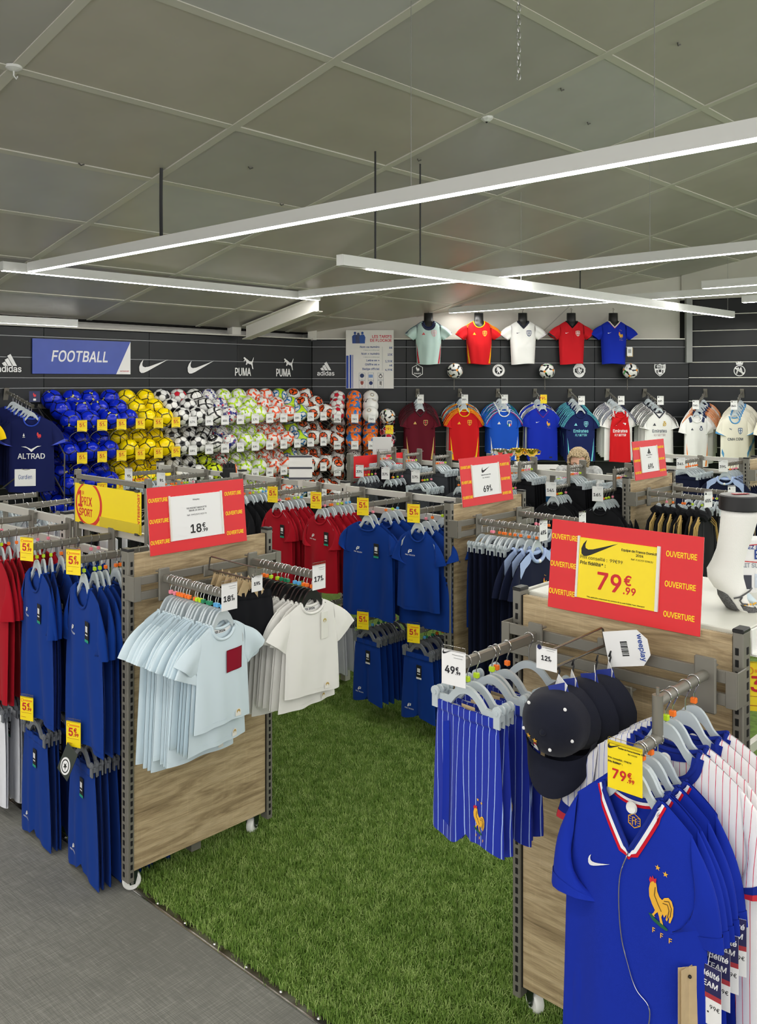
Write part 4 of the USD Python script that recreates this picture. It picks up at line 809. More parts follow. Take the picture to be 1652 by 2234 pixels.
# caps
NAVYC = M('cap_cotton', C(22, 25, 40), .9, bump=.25, bscale=1200, sheen=.1, spec=.25)
hk = (RU-.07, 1.30, 1.285); scan_hook('wire hook with navy caps in the middle of the nearest rack end', hk, -90, .27)
tag('white', '12.99', 'small white 12.99 card with blue crest over the navy caps', (RU-.07-.31, 1.30, 1.36), -90, 'crest', .064, .062)
def cap_build(p):
    A, B, D, zc = .092, .103, .12, -.138
    n, m = 36, 14; v = []
    for i in range(m+1):
        r = i/m
        for k in range(n):
            an = 2*math.pi*k/n; x, z = A*r*math.sin(an), B*r*math.cos(an); y = -D*math.sqrt(max(0, 1-r**2.3))
            seam = .0016*math.exp(-((((an/(math.pi/3)) % 1)-.5)/.04)**2)*r
            v.append((x, y+seam-.02*math.cos(an)*r, zc+z*(1-.12*(math.cos(an) > 0)*r)))
    f = [q for i in range(m) for k in range(n) for q in ((i*n+k, (i+1)*n+k, (i+1)*n+(k+1) % n), (i*n+k, (i+1)*n+(k+1) % n, i*n+(k+1) % n))]
    part(p, 'crown', trimesh.Trimesh(v, f, process=False), NAVYC, True)
    bv = []
    for i in range(9):
        r = i/8
        for k in range(25):
            an = math.pi*(.5+k/24); w = .085-.004*r
            x = w*math.sin(an-math.pi/2-math.pi/2)*-1; q = math.cos((an-math.pi)*1.0); 
            bv.append((math.sin(an-math.pi)*(.092+.004*r), -.005-.03*q-.045*r*q+.035*(math.sin(an-math.pi)**2)*r, zc-.055-.048*q-.085*r*max(.0, q)**.6))
    bf = [q for i in range(8) for k in range(24) for q in ((i*25+k, i*25+k+1, (i+1)*25+k+1), (i*25+k, (i+1)*25+k+1, (i+1)*25+k))]
    b = trimesh.Trimesh(bv, bf, process=False); b2 = b.copy(); b2.apply_translation((0, .004, -.001)); b2.invert()
    part(p, 'brim', [b, b2], NAVYC, True)
    part(p, 'button', mv(trimesh.creation.icosphere(2, .0085), 0, -D-.018+.018, zc), NAVYC, True)
    yy = lambda x, z: -D*math.sqrt(max(0, 1-math.hypot(x/A, (z-zc)/B)**2.3))-.02*((zc-z)/B*-1)-.003
    ey = [lathe([(0, .0015), (.0035, .0012), (.005, -.0005)], 10) for _ in range(5)]
    pos = [(-.066, zc-.012), (.066, zc-.022), (.012, zc-.05), (-.05, zc+.06), (.05, zc+.06)]
    part(p, 'eyelet', [mv(e, x, yy(x, z)-.001, z, rx=90) for e, (x, z) in zip(ey, pos)], WHITE)
    def flat(g, dy=.0): 
        ms = []
        for q in polys(g):
            vv, ff = trimesh.creation.triangulate_polygon(q, engine='earcut'); v3, f3 = trimesh.remesh.subdivide_to_size(np.c_[vv, np.zeros(len(vv))], ff, .006)
            mm = trimesh.Trimesh([(x, yy(x, z)-.001-dy, z) for x, z, _ in v3], f3, process=False)
            if mm.face_normals[:, 1].mean() > 0: mm.invert()
            ms.append(mm)
        return trimesh.util.concatenate(ms)
    part(p, 'stars', [flat(star(.009, -.046, zc-.022)), flat(star(.009, -.026, zc-.03))], GOLD, False)
    part(p, 'rooster_emblem', flat(sca(affinity.scale(R_BODY, -1, 1, origin=(.3, .5)), .05, -.052, zc-.084)), ink(236, 236, 236), False); part(p, 'rooster_comb', flat(sca(affinity.scale(R_COMB, -1, 1, origin=(.3, .5)), .05, -.052, zc-.084), .0008), CRED, False)
    part(p, 'emblem_word', flat(sbox(-.05, zc-.093, -.012, zc-.090)), ink(225, 225, 225), False)
    part(p, 'hook_loop', tube([(0, -.004, -.075), (-.002, -.004, -.035), (.003, 0, -.01), (0, .004, .006), (-.006, .004, -.01)], .0028, 6), BLACK)
    part(p, 'blue_tag', mv(cbox(0, 0, -.03, .05, .0016, .06, .0004), .008, -.035, -.035, rz=25, ry=-14), ink(30, 50, 140), False); part(p, 'white_tag', mv(cbox(0, 0, -.03, .045, .0016, .07, .0004), .018, -.02, -.03, rz=-35, ry=25), WHITE, False)
cap0 = None
for k, (y, rz, lab) in enumerate(((-.25, -78, 'front navy cap with white rooster, hanging nearest on the wire hook'), (-.19, -96, 'second navy cap on the wire hook, half hidden by the front one'), (-.11, -112, 'third navy cap on the wire hook, turned to the right'), (-.05, -100, 'last navy cap on the wire hook, against the wood panel'))):
    pos = (hk[0]+y, hk[1]-.008*k-.02*(k > 1), hk[2]-.004)
    if cap0 is None: cap0 = T('cap', lab, 'cap', pos, rz); cap_build(cap0)
    else: dup(cap0, lab, pos, rz)
wt = T('product_card', 'large white card with barcode sticking out above the last navy cap', 'card', (hk[0]-.045, hk[1]-.03, hk[2]+.005), -80, ry=78)
part(wt, 'sheet', front(Polygon([(-.05, 0), (.05, 0), (.05, .10), (.022, .125), (-.022, .125), (-.05, .10)]), .0016), WHITE, False)
part(wt, 'word', mv(text('weeplay', .014, True, .0006), 0, -.002, .098), ink(40, 70, 150), False); part(wt, 'barcode', front(unary_union([sbox(-.02+.0042*k, .045, -.0178+.0042*k+.001*(k % 3 == 0), .065) for k in range(10)]), .0006, -.0018), ink(30, 30, 30), False)
# jerseys on the stepped arm
ar = (RU-.07, .998, EZ); arm('stepped tube arm with white and blue jerseys on the nearest rack end', ar, -90, .437, (.285, .09))
NAVB = fabric(24, 44, 140)
def france_inner(p, t, mat):
    hx = Polygon([(0, 1), (.87, .5), (.87, -.5), (0, -1), (-.87, -.5), (-.87, .5)])
    z = t.top(0, True)-.055; sc_ = .018
    d = lambda g: t.drape(affinity.translate(affinity.scale(g, sc_, sc_, origin=(0, 0)), .0, z), -.0016, .01, False)
    g = hx.difference(affinity.scale(hx, .86, .86)).union(unary_union([sbox(-.8, k, -.42, k+.07) for k in (-.5, -.2, .1, .4)]+[sbox(.42, k, .8, k+.07) for k in (-.5, -.2, .1, .4)]+[sbox(-.32, -.6, -.2, .5), sbox(-.32, .38, .1, .5), sbox(-.32, -.05, .05, .06), sbox(.1, -.5, .22, .35), sbox(.1, .22, .36, .34), sbox(.1, -.1, .36, .0)]))
    m = d(g); m.invert(); part(p, 'neck_emblem', m, mat)
    part(p, 'security_tag', mv(lathe([(0, -.006), (.012, -.005), (.0145, 0), (.012, .005), (0, .006)], 18), 0, t.yf(0, t.top(0, True)-.02, False)-.014, t.top(0, True)-.02, rx=90), WHITEG)
def away(s, det=True):
    t = Tee(L=.70, S=.19, B=.225, Hh=.235, N=.088, ND=.082, SD=.06, sl=.24, cw=.17, alpha=62, seed=s, th=.02, fold=.011, BD=.02)
    def ex(p, t):
        nl = t.neckline(0, 41); band = unary_union([LineString([(x, z-.013) for x, z in nl]).buffer(.0135, cap_style=2)])
        part(p, 'collar_band', t.drape(band, .003, .01), NAVB); part(p, 'back_collar', t.drape(Polygon([(x, t.top(x, True)) for x in np.linspace(-.086, .086, 21)]+[(x, t.top(x, True)-.026) for x in np.linspace(.086, -.086, 21)]), -.002, .01, False), NAVB)
        for sg in (-1, 1):
            part(p, 'cuff', t.sleeve(sg, .82, 1.0, .002), NAVB); part(p, 'cuff_stripe', t.sleeve(sg, .93, 1.01, .0032), ink(200, 30, 50))
        rooster(p, t, .07, t.z0-.29, .1, False); part(p, 'emblem_patch', t.drape(sca(R_BODY.buffer(.06), .1, .07, t.z0-.29), .001, .02), ink(240, 240, 240))
        france_inner(p, t, ink(40, 60, 150)); part(p, 'hem_label', t.drape(sbox(.08, t.z0-.655, .13, t.z0-.635), .002), ink(25, 25, 28))
    return plain_tee(t, PIN_J, NAVB, 'football_jersey', ex, cr=.006, hi=36)
AWAY = [(('away', s), away(s)) for s in (211, 212)]
row(ar, -90, .285, 4, .05, AWAY, 'white pinstripe jersey behind the front white one on the stepped arm', 'front white pinstripe jersey with wide blue collar on the stepped arm', 'white pinstripe jerseys on the stepped arm', 'football jersey', hw=.165, clips=('lime', 'orange', 'none', 'orange'), jit=4, hl='white pinstripe jerseys', inset=.045)
CWHITE, CREDF = fabric(238, 238, 240), fabric(200, 22, 44)
def home(s, det=True):
    t = Tee(L=.72, S=.15, B=.182, Hh=.195, N=.072, ND=.135, SD=.055, vneck=True, sl=.25, cw=.15, alpha=74, seed=s, th=.02, fold=.013, BD=.022, z0=-.095)
    def ex(p, t):
        nl = t.neckline(0, 41)
        for o, wd_, mt, lf in ((.004, .0045, NAVB, .0028), (.0115, .0042, CWHITE, .0026), (.0185, .0036, CREDF, .0024)):
            pts = [(x+math.copysign(o*.75, x) if abs(x) > .004 else x, z-o*(1.05 if abs(x) < .06 else .6)) for x, z in nl]
            part(p, 'collar_stripe', t.drape(LineString(pts).buffer(wd_, cap_style=2), lf, .01), mt)
        for k, mt in enumerate((NAVB, CWHITE, CREDF)):
            part(p, 'back_collar_stripe', t.drape(Polygon([(x, t.top(x, True)-.007*k) for x in np.linspace(-.07, .07, 21)]+[(x, t.top(x, True)-.007*(k+1)) for x in np.linspace(.07, -.07, 21)]), -.002, .01, False), mt)
        part(p, 'tick_mark', t.drape(fit(SWOOSH, w=.066, cx=-.078, cz=t.z0-.198), .003, .01), ink(238, 238, 240))
        rooster(p, t, .05, t.z0-.275, .108)
        france_inner(p, t, GOLD)
        for sg in (-1, 1): part(p, 'cuff', t.sleeve(sg, .86, 1.0, .0018), ROYAL)
        if s == 221:
            pts = [(0, t.top(0)-.004), (-.012, t.top(0)-.04), (-.02, t.top(0)-.10), (-.012, t.top(0)-.2), (.005, t.top(0)-.26), (.03, t.top(0)-.31), (.062, t.top(0)-.33), (.055, t.top(0)-.39), (.03, t.top(0)-.43), (.045, t.top(0)-.47)]
            from scipy.interpolate import CubicSpline
            cs = CubicSpline(range(len(pts)), pts); q = cs(np.linspace(0, len(pts)-1, 90))
            part(p, 'security_cord', tube([(x, t.yf(x, z)-.005, z) for x, z in q], .0014, 6), CHROME, label='thin silver security cord')
    return plain_tee(t, ROYAL, NAVB, 'football_jersey', ex, cr=.005, hi=40)
HOME = [(('home', s), home(s)) for s in (221, 222, 223)]
lo = (ar[0], ar[1], ar[2]-.09)
row(lo, -90, .437, 5, .03, HOME, 'blue football jersey behind the front one on the stepped arm', 'front blue football jersey with red white collar and gold rooster', 'blue football jerseys on the stepped arm', 'football jersey', hw=.13, clips=('none', 'orange', 'none'), jit=4, fronttilt=-3, hl='blue football jerseys', inset=.022, hook=.045)
# yellow loyalty price card
yc = T('price_tag', 'yellow loyalty price card 79.99 before the front blue football jersey', 'price tag', (lo[0]-.452, lo[1], lo[2]+.03), -90)
part(yc, 'card', cbox(0, 0, -.064, .088, .0016, .112, .0004), YEL, False); part(yc, 'sleeve_clip', cbox(0, 0, -.008, .086, .007, .014, .002), PLASTIC, False)
part(yc, 'brand_mark', front(fit(SWOOSH, w=.033, cx=-.026, cz=-.02), .0006, -.0015), ink(20, 20, 24), False)
price(yc, ink(200, 24, 36), '79', '99', .004, -.094, .022, -.0015)
part(yc, 'small_print', [mv(text('Equipe de France Domicile 2024', .0032, True, .0005), .018, -.0015, -.022), mv(text('Ref : FJ1259', .0028, False, .0005), .02, -.0015, -.030), mv(text('Prix conseillé : 99€99', .0042, False, .0005, 'l'), -.042, -.0015, -.05), mv(text('Prix fidélité* :', .0042, True, .0005, 'l'), -.042, -.0015, -.059)], ink(30, 30, 24), False)
# loyalty tags hanging from the sleeves of the blue jerseys
FID = M('fidelity_card_dark', C(36, 34, 84), .5)
for k in range(4):
    q = T('loyalty_tag', f'white and navy loyalty tag fidélité under the blue jersey sleeves, {ORD[k]} from the front', 'tag', (lo[0]-.425+.034*k, lo[1]-.185-.004*k, lo[2]-.425+.022*k), -95+8*k)
    part(q, 'card', cbox(0, 0, -.06, .062, .0016, .13, .0004), WHITE, False); part(q, 'navy_field', front(sbox(-.031, -.055, .031, .005), .0008, -.0008), FID, False); part(q, 'red_band', front(sbox(-.031, -.066, .031, -.055), .0008, -.0008), ink(170, 50, 60), False)
    part(q, 'words', [mv(text('fidélité', .012, True, .0006, slant=.15), 0, -.0016, -.018), mv(text('TEAM', .012, True, .0006, slant=.15), .0, -.0016, -.04)], WHITE, False); part(q, 'price', [mv(text('9.', .02, False, .0006), -.008, -.0008, -.098), mv(text('99€', .009, False, .0006), .016, -.0008, -.088)], ink(20, 20, 20), False)
    part(q, 'cord', tube([(0, 0, .005), (.004, .004, .04), (0, .008, .07)], .0008, 4), WHITE)
kt = T('kraft_label', 'folded kraft swing label hanging under the front blue jersey sleeve', 'tag', (lo[0]-.445, lo[1]-.15, lo[2]-.43), -25)
part(kt, 'sheet', [mv(cbox(0, 0, -.065, .05, .0016, .13, .0004), rz=s_) for s_ in (-14, 12)], KRAFT, False); part(kt, 'stud', mv(trimesh.creation.icosphere(1, .004), 0, -.004, -.02), BLACK)
# other jersey edge behind: white shorts between pinstripe shorts and jerseys
gs = [(('fshw', 231), plain_bottoms(Bottoms(L=.40, W=.1, Hh=.12, seed=231, th=.012, fold=.009), WHT, 'shorts', lambda p, t: (rooster(p, t, .02, t.z0-.33, .06, False, False), part(p, 'hem_band', t.drape(sbox(-.11, t.z0-.385, .11, t.z0-.365), .002), NAVB), part(p, 'hem_stripe', t.drape(sbox(-.11, t.z0-.397, .11, t.z0-.388), .002), CREDF))))]
hx_ = (RU-.07, 1.235, 1.16); arm('low tube arm with white shorts under the caps on the nearest rack end', hx_, -90, .16)
row(hx_, -90, .16, 2, .05, gs, 'second white shorts under the navy caps', 'white shorts with rooster, blue and red hem under the navy caps', 'white shorts under the caps', 'shorts', 'clip', HANG, .11, hl='white shorts under the caps', inset=.03)
# far side arm of the nearest rack
aa = (RU+.3, RV+.03, 1.34); arm('tube arm on the far side of the nearest rack, seen past its left post', aa, 180, .34)
row(aa, 180, .34, 4, .05, PANTS, 'navy trousers behind the outer pair on the far side of the nearest rack', 'outer navy trousers on the far side of the nearest rack', 'navy trousers on the far side of the nearest rack', 'trousers', 'clip', HANG, .115, hl='navy trousers, far side of the nearest rack', inset=.03)
tag('white', '49.99', 'back of a white card on the far arm of the nearest rack', arm_tag(aa, 180, .34), 180, 'swoosh', .085, .1)
ab = (RU+.25, .96, 1.30); arm('tube arm on the right side of the nearest rack', ab, 0, .3)
row(ab, 0, .3, 4, .05, TK1, 'black shirt behind the outer one on the right side of the nearest rack', 'outer black shirt on the right side of the nearest rack', 'black shirts on the right side of the nearest rack', 'T-shirt', hl='black shirts, right side of the nearest rack')
tag('yellow', '3.99', 'yellow 3.99 price card cut by the right edge of the photo', (RU+.16, .93, 1.275), -60, None, .11, .14)
# white shelf top with things on it
st = T('shelf_top', 'white shelf top behind the nearest end panel carrying the sock display', 'shelf', (RU+.03, RV, 1.335), -90)
part(st, 'board', cbox(0, .32, .02, .70, .60, .03, .003), M('white_laminate', C(226, 226, 216), .35), False); part(st, 'edge_rail', cbox(-.36, .30, .03, .012, .62, .02, .002), MTL, False); part(st, 'price_rail', [cbox(.36, .3, .0, .006, .5, .07, .001), cbox(.366, .3, -.035, .02, .5, .006, .001)], WHITEG, False)
# ---------------------------------------------------------------- sock display foot
fp = pxz(1600, 1342, 1.352); ft = T('sock_display', 'white football sock on a dark topped display leg standing on the shelf', 'sock display', (fp[0], fp[1], 1.352), RZW+4)
def loft(rings, n=28):
    v = []; 
    for (cx, cy, cz_, rx, ry, tilt) in rings:
        for k in range(n):
            a_ = 2*math.pi*k/n; x, y = rx*math.cos(a_), ry*math.sin(a_); v.append((cx+x*math.cos(tilt), cy+y, cz_+x*math.sin(tilt)))
    f = [q for i in range(len(rings)-1) for k in range(n) for q in ((i*n+k, i*n+(k+1) % n, (i+1)*n+(k+1) % n), (i*n+k, (i+1)*n+(k+1) % n, (i+1)*n+k))]
    c0, c1 = len(v), len(v)+1; v += [rings[0][:3], rings[-1][:3]]; m = len(rings)-1
    for k in range(n): f += [(c0, (k+1) % n, k), (c1, m*n+k, m*n+(k+1) % n)]
    return trimesh.Trimesh(v, f, process=False)
# the foot stands on tiptoe: rings run from the top of the leg over the heel down to the toes; +x is the instep side
path = [(.022, .322, .055, .052), (.020, .30, .054, .052), (.010, .25, .049, .047), (-.004, .20, .044, .043), (-.016, .165, .047, .044), (-.026, .14, .053, .044), (-.024, .115, .053, .043), (-.010, .085, .047, .042), (.004, .06, .043, .044), (.018, .038, .045, .047), (.030, .02, .048, .047), (.040, .008, .044, .042), (.044, .0, .030, .030)]
rings = [(x, 0, z, r, ry, -.25 if z < .07 else 0) for x, z, r, ry in path]
part(ft, 'sock', loft(rings), M('sock_knit', C(232, 231, 226), .9, bump=.35, bscale=260, sheen=.1), True)
SG_ = M('sock_grey', C(92, 92, 92), .95, bump=.5, bscale=400, var=.4, vscale=200)
part(ft, 'toe_patch', loft([(x+.002, 0, z, r*1.02, ry*1.02, t_) for (x, _, z, r, ry, t_) in rings[9:]]), SG_, True)
part(ft, 'sole_patch', loft([(-.034, 0, .078, .014, .022, 0), (-.026, 0, .06, .018, .030, 0), (-.012, 0, .04, .019, .034, 0), (.0, 0, .022, .018, .034, 0)]), SG_, True)
part(ft, 'instep_panel', loft([(.028, 0, .07, .022, .03, -.2), (.038, 0, .055, .028, .040, -.25), (.048, 0, .04, .032, .044, -.25)]), ink(196, 212, 220), True); part(ft, 'grey_seam', tube([(-.02, -.046, .062), (.0, -.047, .066), (.03, -.042, .082), (.048, -.02, .085)], .0025, 6), ink(80, 80, 82)); part(ft, 'grey_curve', tube([(.005, -.047, .066), (-.002, -.048, .055), (.004, -.05, .046), (.02, -.05, .044)], .0028, 6), ink(80, 80, 82)); part(ft, 'gold_trim', [mv(trimesh.creation.icosphere(1, .0032), .012+.009*k, -.049+.002*k*(k > 3), .043+.0006*k) for k in range(7)], GOLD)
part(ft, 'leg_cap', lathe([(0, 0), (.06, 0), (.061, .004), (.061, .042), (.058, .0445), (0, .045)], 40).apply_translation((.022, 0, .318)), BLACK, 40)
part(ft, 'cap_top', lathe([(0, .0458), (.057, .0458), (.0575, .0445)], 40).apply_translation((.022, 0, .318)), M('cap_top_grey', C(120, 120, 120), .35), 40)
lg = [mv(sc_, 0, 0, 0) for sc_ in (front(sbox(-.026, -.009, .026, .009), .001), mv(text("LEVI'S", .009, True, .001), 0, -.0012, -.0045))]
part(ft, 'logo_patch', mv(lg[0], 0.022, .0, .3655, rx=-90, rz=8), ink(180, 24, 40), False); part(ft, 'logo_letters', mv(lg[1], 0.022, 0, .3658, rx=-90, rz=8), ink(240, 230, 230), False)
part(ft, 'base_rod', tube([(-.02, -.075, .006), (.12, -.07, .012)], .006, 8), CHROME)
kb = pxz(1672, 1312, 1.352); bxp = T('supporter_kit_box', 'white cardboard box of a supporter kit behind the sock display', 'box', (kb[0]+.02, kb[1]+.02, 1.352), RZW-6)
part(bxp, 'box', cbox(0, .05, .095, .22, .08, .19, .002), WHITE, False)
part(bxp, 'words', [mv(text('ALLEZ LES', .012, True, .0008), -.03, .009, .16), mv(text('BLEUS', .03, True, .0008, wide=.8), .03, .009, .128)], ink(30, 60, 140), False); part(bxp, 'subtitle', mv(text('KIT SUPPORTER', .014, False, .0008, wide=.8), .0, .009, .100), ink(120, 130, 145), False)
part(bxp, 'stripes', front(unary_union([Polygon([(-.08, .168), (.09, .19), (.09, .187), (-.08, .165)]), Polygon([(-.06, .122), (.09, .112), (.09, .109), (-.06, .119)])]), .0008, .009), ink(200, 60, 60), False)
part(bxp, 'flag_picture', [front(sbox(-.07, .03, -.03, .075), .0008, .009)], ink(60, 62, 74), False); part(bxp, 'flag_picture', front(Polygon([(-.02, .035), (.01, .03), (.015, .075), (-.02, .08)]), .0008, .009), ink(200, 210, 224), False); part(bxp, 'scarf_picture', front(Polygon([(.02, .025), (.03, .02), (.045, .085), (.03, .09)]), .0008, .009), ink(50, 60, 120), False)
# ---------------------------------------------------------------- promotion boards
def promo(label, pos, rz, price_, cents, yellow=False, brand=None, lines=()):
    p = T('promotion_board', label, 'price board', pos, rz, rx=-6)
    w, h = .49, .274
    part(p, 'board', cbox(0, 0, h/2, w, .005, h, .0008), RED, False); part(p, 'board_edge', bb(-w/2+.001, w/2-.001, .0026, .0045, .001, h-.001), WHITE, False)
    x0, x1, z0, z1 = -.148, .121, .047, .229
    part(p, 'insert_frame', [bb(x0, x0+.007, -.009, -.002, z0, z1+.004), bb(x1-.009, x1, -.009, -.002, z0, z1+.004)], PAINTW, False)
    part(p, 'insert_card', bb(x0+.006, x1-.008, -.006, -.0025, z0, z1), YEL if yellow else WHITE, False)
    ow = mv(text('OUVERTURE', .0155, True, .0008, wide=.72), 0, -.0026, 0); yl = ink(252, 222, 30)
    for k in range(3):
        for x in (-.197, .183): part(p, 'word', mv(ow, x, 0, .214-.085*k-(.006 if x > 0 else 0)), yl, False)
    cx, y = (x0+x1)/2, -.0062
    dk = ink(24, 24, 26)
    if yellow:
        price(p, ink(206, 28, 40), price_, cents, cx+.018, .082, .05, y)
        part(p, 'brand_mark', front(fit(SWOOSH, w=.122, cx=x0+.075, cz=.199), .0006, y), dk, False)
        part(p, 'small_print', [mv(text('Equipe de France Domicile', .0068, True, .0006), .058, y, .205), mv(text('2024', .0068, True, .0006), .058, y, .194), mv(text('Ref : FJ1259 020LIU', .005, False, .0006), .066, y, .182), mv(text('Prix conseillé :  99€99', .0098, False, .0006, 'l'), x0+.012, y, .166), mv(text('Prix fidélité* :', .0098, True, .0006, 'l'), x0+.012, y, .149), mv(text('*Prix applicable uniquement aux porteurs de la carte fidélité Team Intersport', .0038, False, .0006), cx, y, .052)], ink(60, 56, 20), False)
    else:
        price(p, dk, price_, cents, cx+.018, .07, .034, y)
        if brand == 'swoosh': part(p, 'brand_mark', front(fit(SWOOSH, w=.078, cx=cx, cz=.197), .0006, y), dk, False)
        if brand == 'bars': part(p, 'brand_mark', front(fit(BARS, w=.05, cx=cx, cz=.197), .0006, y), dk, False)
        part(p, 'small_print', [mv(text(t_, .0062, b_, .0006), cx, y, z_) for t_, b_, z_ in lines], ink(110, 110, 112), False)
    return p
promo('red OUVERTURE board with yellow 79.99 card on the nearest rack end', (2.408, 1.2846, 1.349), -90, '79', '99', True)
promo('red OUVERTURE board with white 18.99 card on the left rack end', (2.2326, 3.128, 1.351), 0, '18', '99', lines=(('Weeplay', False, .205), ('TEE POCKET MASCOTTE', True, .170), ('BREAK JO 2024 JR', True, .160), ('Ref : 99932592 003276', False, .142)))
c = pxv(1067, 1098, 3.08); promo('red OUVERTURE board with white 69.99 card and black tick on the middle rack end', (c[0], 3.08, c[2]), 0, '69', '99', brand='swoosh', lines=(('Equipe de France 2024', True, .165), ('Ref : FJ4295567', False, .148)))
c = pxv(1422, 1043, 2.965); promo('red OUVERTURE board with white 69.99 card and three bars on the third rack end', (c[0], 2.965, c[2]), 0, '69', '99', brand='bars', lines=(('MAILLOTS DOMICILE', False, .165), ('Ref : JI9567', False, .148)))
yp = T('brand_sign', 'yellow 1er prix sport sign in a metal frame on the left rack', 'sign', (G1U-.03, 3.895, 1.35), -90)
part(yp, 'frame', [cbox(-.325, .02, .06, .025, .03, .40, .003), cbox(.325, .02, .06, .025, .03, .40, .003), cbox(0, .02, .225, .67, .03, .022, .003)], MT, False)
part(yp, 'sign_plate', cbox(0, -.004, .098, .61, .004, .196, .0008), YEL, False); part(yp, 'clear_flap', bb(-.06, .30, -.009, -.0075, .004, .05), M('flap_yellow', C(216, 192, 40), .3), False)
part(yp, 'clip', [cbox(x, -.004, z, .03, .014, .012, .002) for x in (-.24, .27) for z in (.2, -.0)], MTD, False)
rg = Point(0, 0).buffer(1, 40); rg = affinity.scale(rg, .128, .112); rg = rg.difference(affinity.translate(affinity.scale(rg, .88, .88), -.004, .003))
part(yp, 'red_ring', front(affinity.translate(rg, -.168, .098).intersection(sbox(-.305, .002, .305, .194)), .0008, -.006), ink(214, 52, 40), False)
rm = ink(206, 38, 40)
part(yp, 'words', [mv(text('1', .078, True, .0008, 'l', .8), -.272, -.006, .082), mv(text('ER', .017, False, .0008, 'l', .8), -.236, -.006, .143), mv(text('PRI', .042, False, .0008, 'l', .72), -.238, -.006, .09), mv(text('X', .042, True, .0008, 'l', .8), -.168, -.006, .09), mv(text('SPORT', .036, True, .0008, 'l', .8), -.262, -.006, .038)], rm, False)
part(yp, 'shop_name', mv(text('INTERSPORT', .0185, True, .0008, 'c', .95), .296, -.006, .112, ry=-90), rm, False); part(yp, 'shop_mark', front(Polygon([(.277, .03), (.298, .022), (.289, .012), (.277, .018)]), .0008, -.006), rm, False)
def plain_board(label, pos, rz, w, h, bands, mat):
    p = T('blank_sign', label, 'sign holder', pos, rz); part(p, 'plate', cbox(0, 0, h/2, w, .006, h, .001), mat, False); part(p, 'stem', bb(-.02, .02, 0, .006, -.10, 0), MTL, False)
    for z in bands: part(p, 'dark_band', bb(-w/2, w/2, -.0045, -.003, z, z+.014), ink(70, 72, 80), False)
SGW = M('sign_grey_white', C(226, 226, 222), .4)
c = pxu(656, 1047, G2U-.02); plain_board('blank white sign with dark bands standing over the middle rack', c, RZW, .165, .175, (.16, .078, .004), SGW)
c = pxu(834, 992, 6.05); plain_board('blank grey sign over the red end of the third rack', c, RZW, .175, .165, (), M('sign_grey', C(200, 200, 198), .4))
part('/World/blank_sign_001', 'inner_outline', front(LineString([(-.05, 0), (-.05, .05), (.05, .05), (.05, 0)]).buffer(.0012), .0006, -.0032), ink(140, 140, 140), False)
c = pxY(55, 1042, 7.6); gd = T('goalkeeper_sign', 'white card reading Gardien hung on a slanting rod before the rugby jerseys', 'sign', c, RZW+12)
part(gd, 'card', cbox(0, 0, 0, .17, .003, .145, .0006), WHITE, False); part(gd, 'word', mv(text('Gardien', .036, False, .0008, wide=.62), 0, -.0017, -.012), ink(70, 96, 150), False); part(gd, 'hook', tube([(-.03, 0, .075), (0, 0, .066), (.04, 0, .072)], .003, 6), STEEL)
part(gd, 'rod', tube([(0, .01, .06), (-.24, .25, -.12)], .006, 8), STEEL)
# black goalkeeper glove standing on the middle rack
c = pxu(501, 1046, G2U); gl = T('goalkeeper_glove', 'black goalkeeper glove with orange edging standing on the middle rack', 'glove', c, RZW)
gm = trimesh.util.concatenate([trimesh.util.concatenate([mv(trimesh.creation.capsule(.05, .014, count=[8, 10]), x, 0, .075+dz, ry=an) for x, dz, an in ((-.036, .012, -10), (-.012, .022, -3), (.013, .02, 3), (.036, .008, 10))]), mv(cbox(0, 0, .05, .105, .04, .09, .014)), mv(trimesh.creation.capsule(.035, .014, count=[8, 10]), -.05, 0, .03, ry=-45)])
part(gl, 'hand', gm, M('glove_black', C(24, 26, 28), .8)); part(gl, 'edging', tube([(.05, -.012, .01), (.056, -.012, .06), (.048, -.01, .12)], .004, 6), ink(240, 120, 70))
# ---------------------------------------------------------------- footballs
ICO = trimesh.creation.icosphere(4, 1.0); DV = np.array(ICO.vertices); V12 = np.array(trimesh.creation.icosahedron().vertices); V12 /= np.linalg.norm(V12, axis=1, keepdims=True)
F20 = np.array(trimesh.creation.icosahedron().triangles_center); F20 /= np.linalg.norm(F20, axis=1, keepdims=True)
BALLM = usdkit.material(stage, '/World/Looks/ball_skin', {'a': ('attribute', {'attribute': 'Cd'}), 'p': ('principled_bsdf', {'roughness': .2, 'specular_ior_level': .4})}, [('a.color', 'p.base_color')], surface='p.BSDF')
def panels():
    sc_ = np.c_[DV@V12.T/.9393, DV@F20.T/.9149]; o = np.sort(sc_, 1); return sc_.argmax(1), o[:, -1]-o[:, -2]
PID, EDGE = panels(); _o = np.sort(DV@V12.T, 1); E12 = _o[:, -1]-_o[:, -2]
def nz(s, sd): return meshkit.fbm(DV*s+17.3*sd, 3, sd)
AX6 = np.array([[1,0,0],[-1,0,0],[0,1,0],[0,-1,0],[0,0,1],[0,0,-1.]]); AX8 = np.array([[a_, b_, c_] for a_ in (-1, 1) for b_ in (-1, 1) for c_ in (-1, 1)])/3**.5
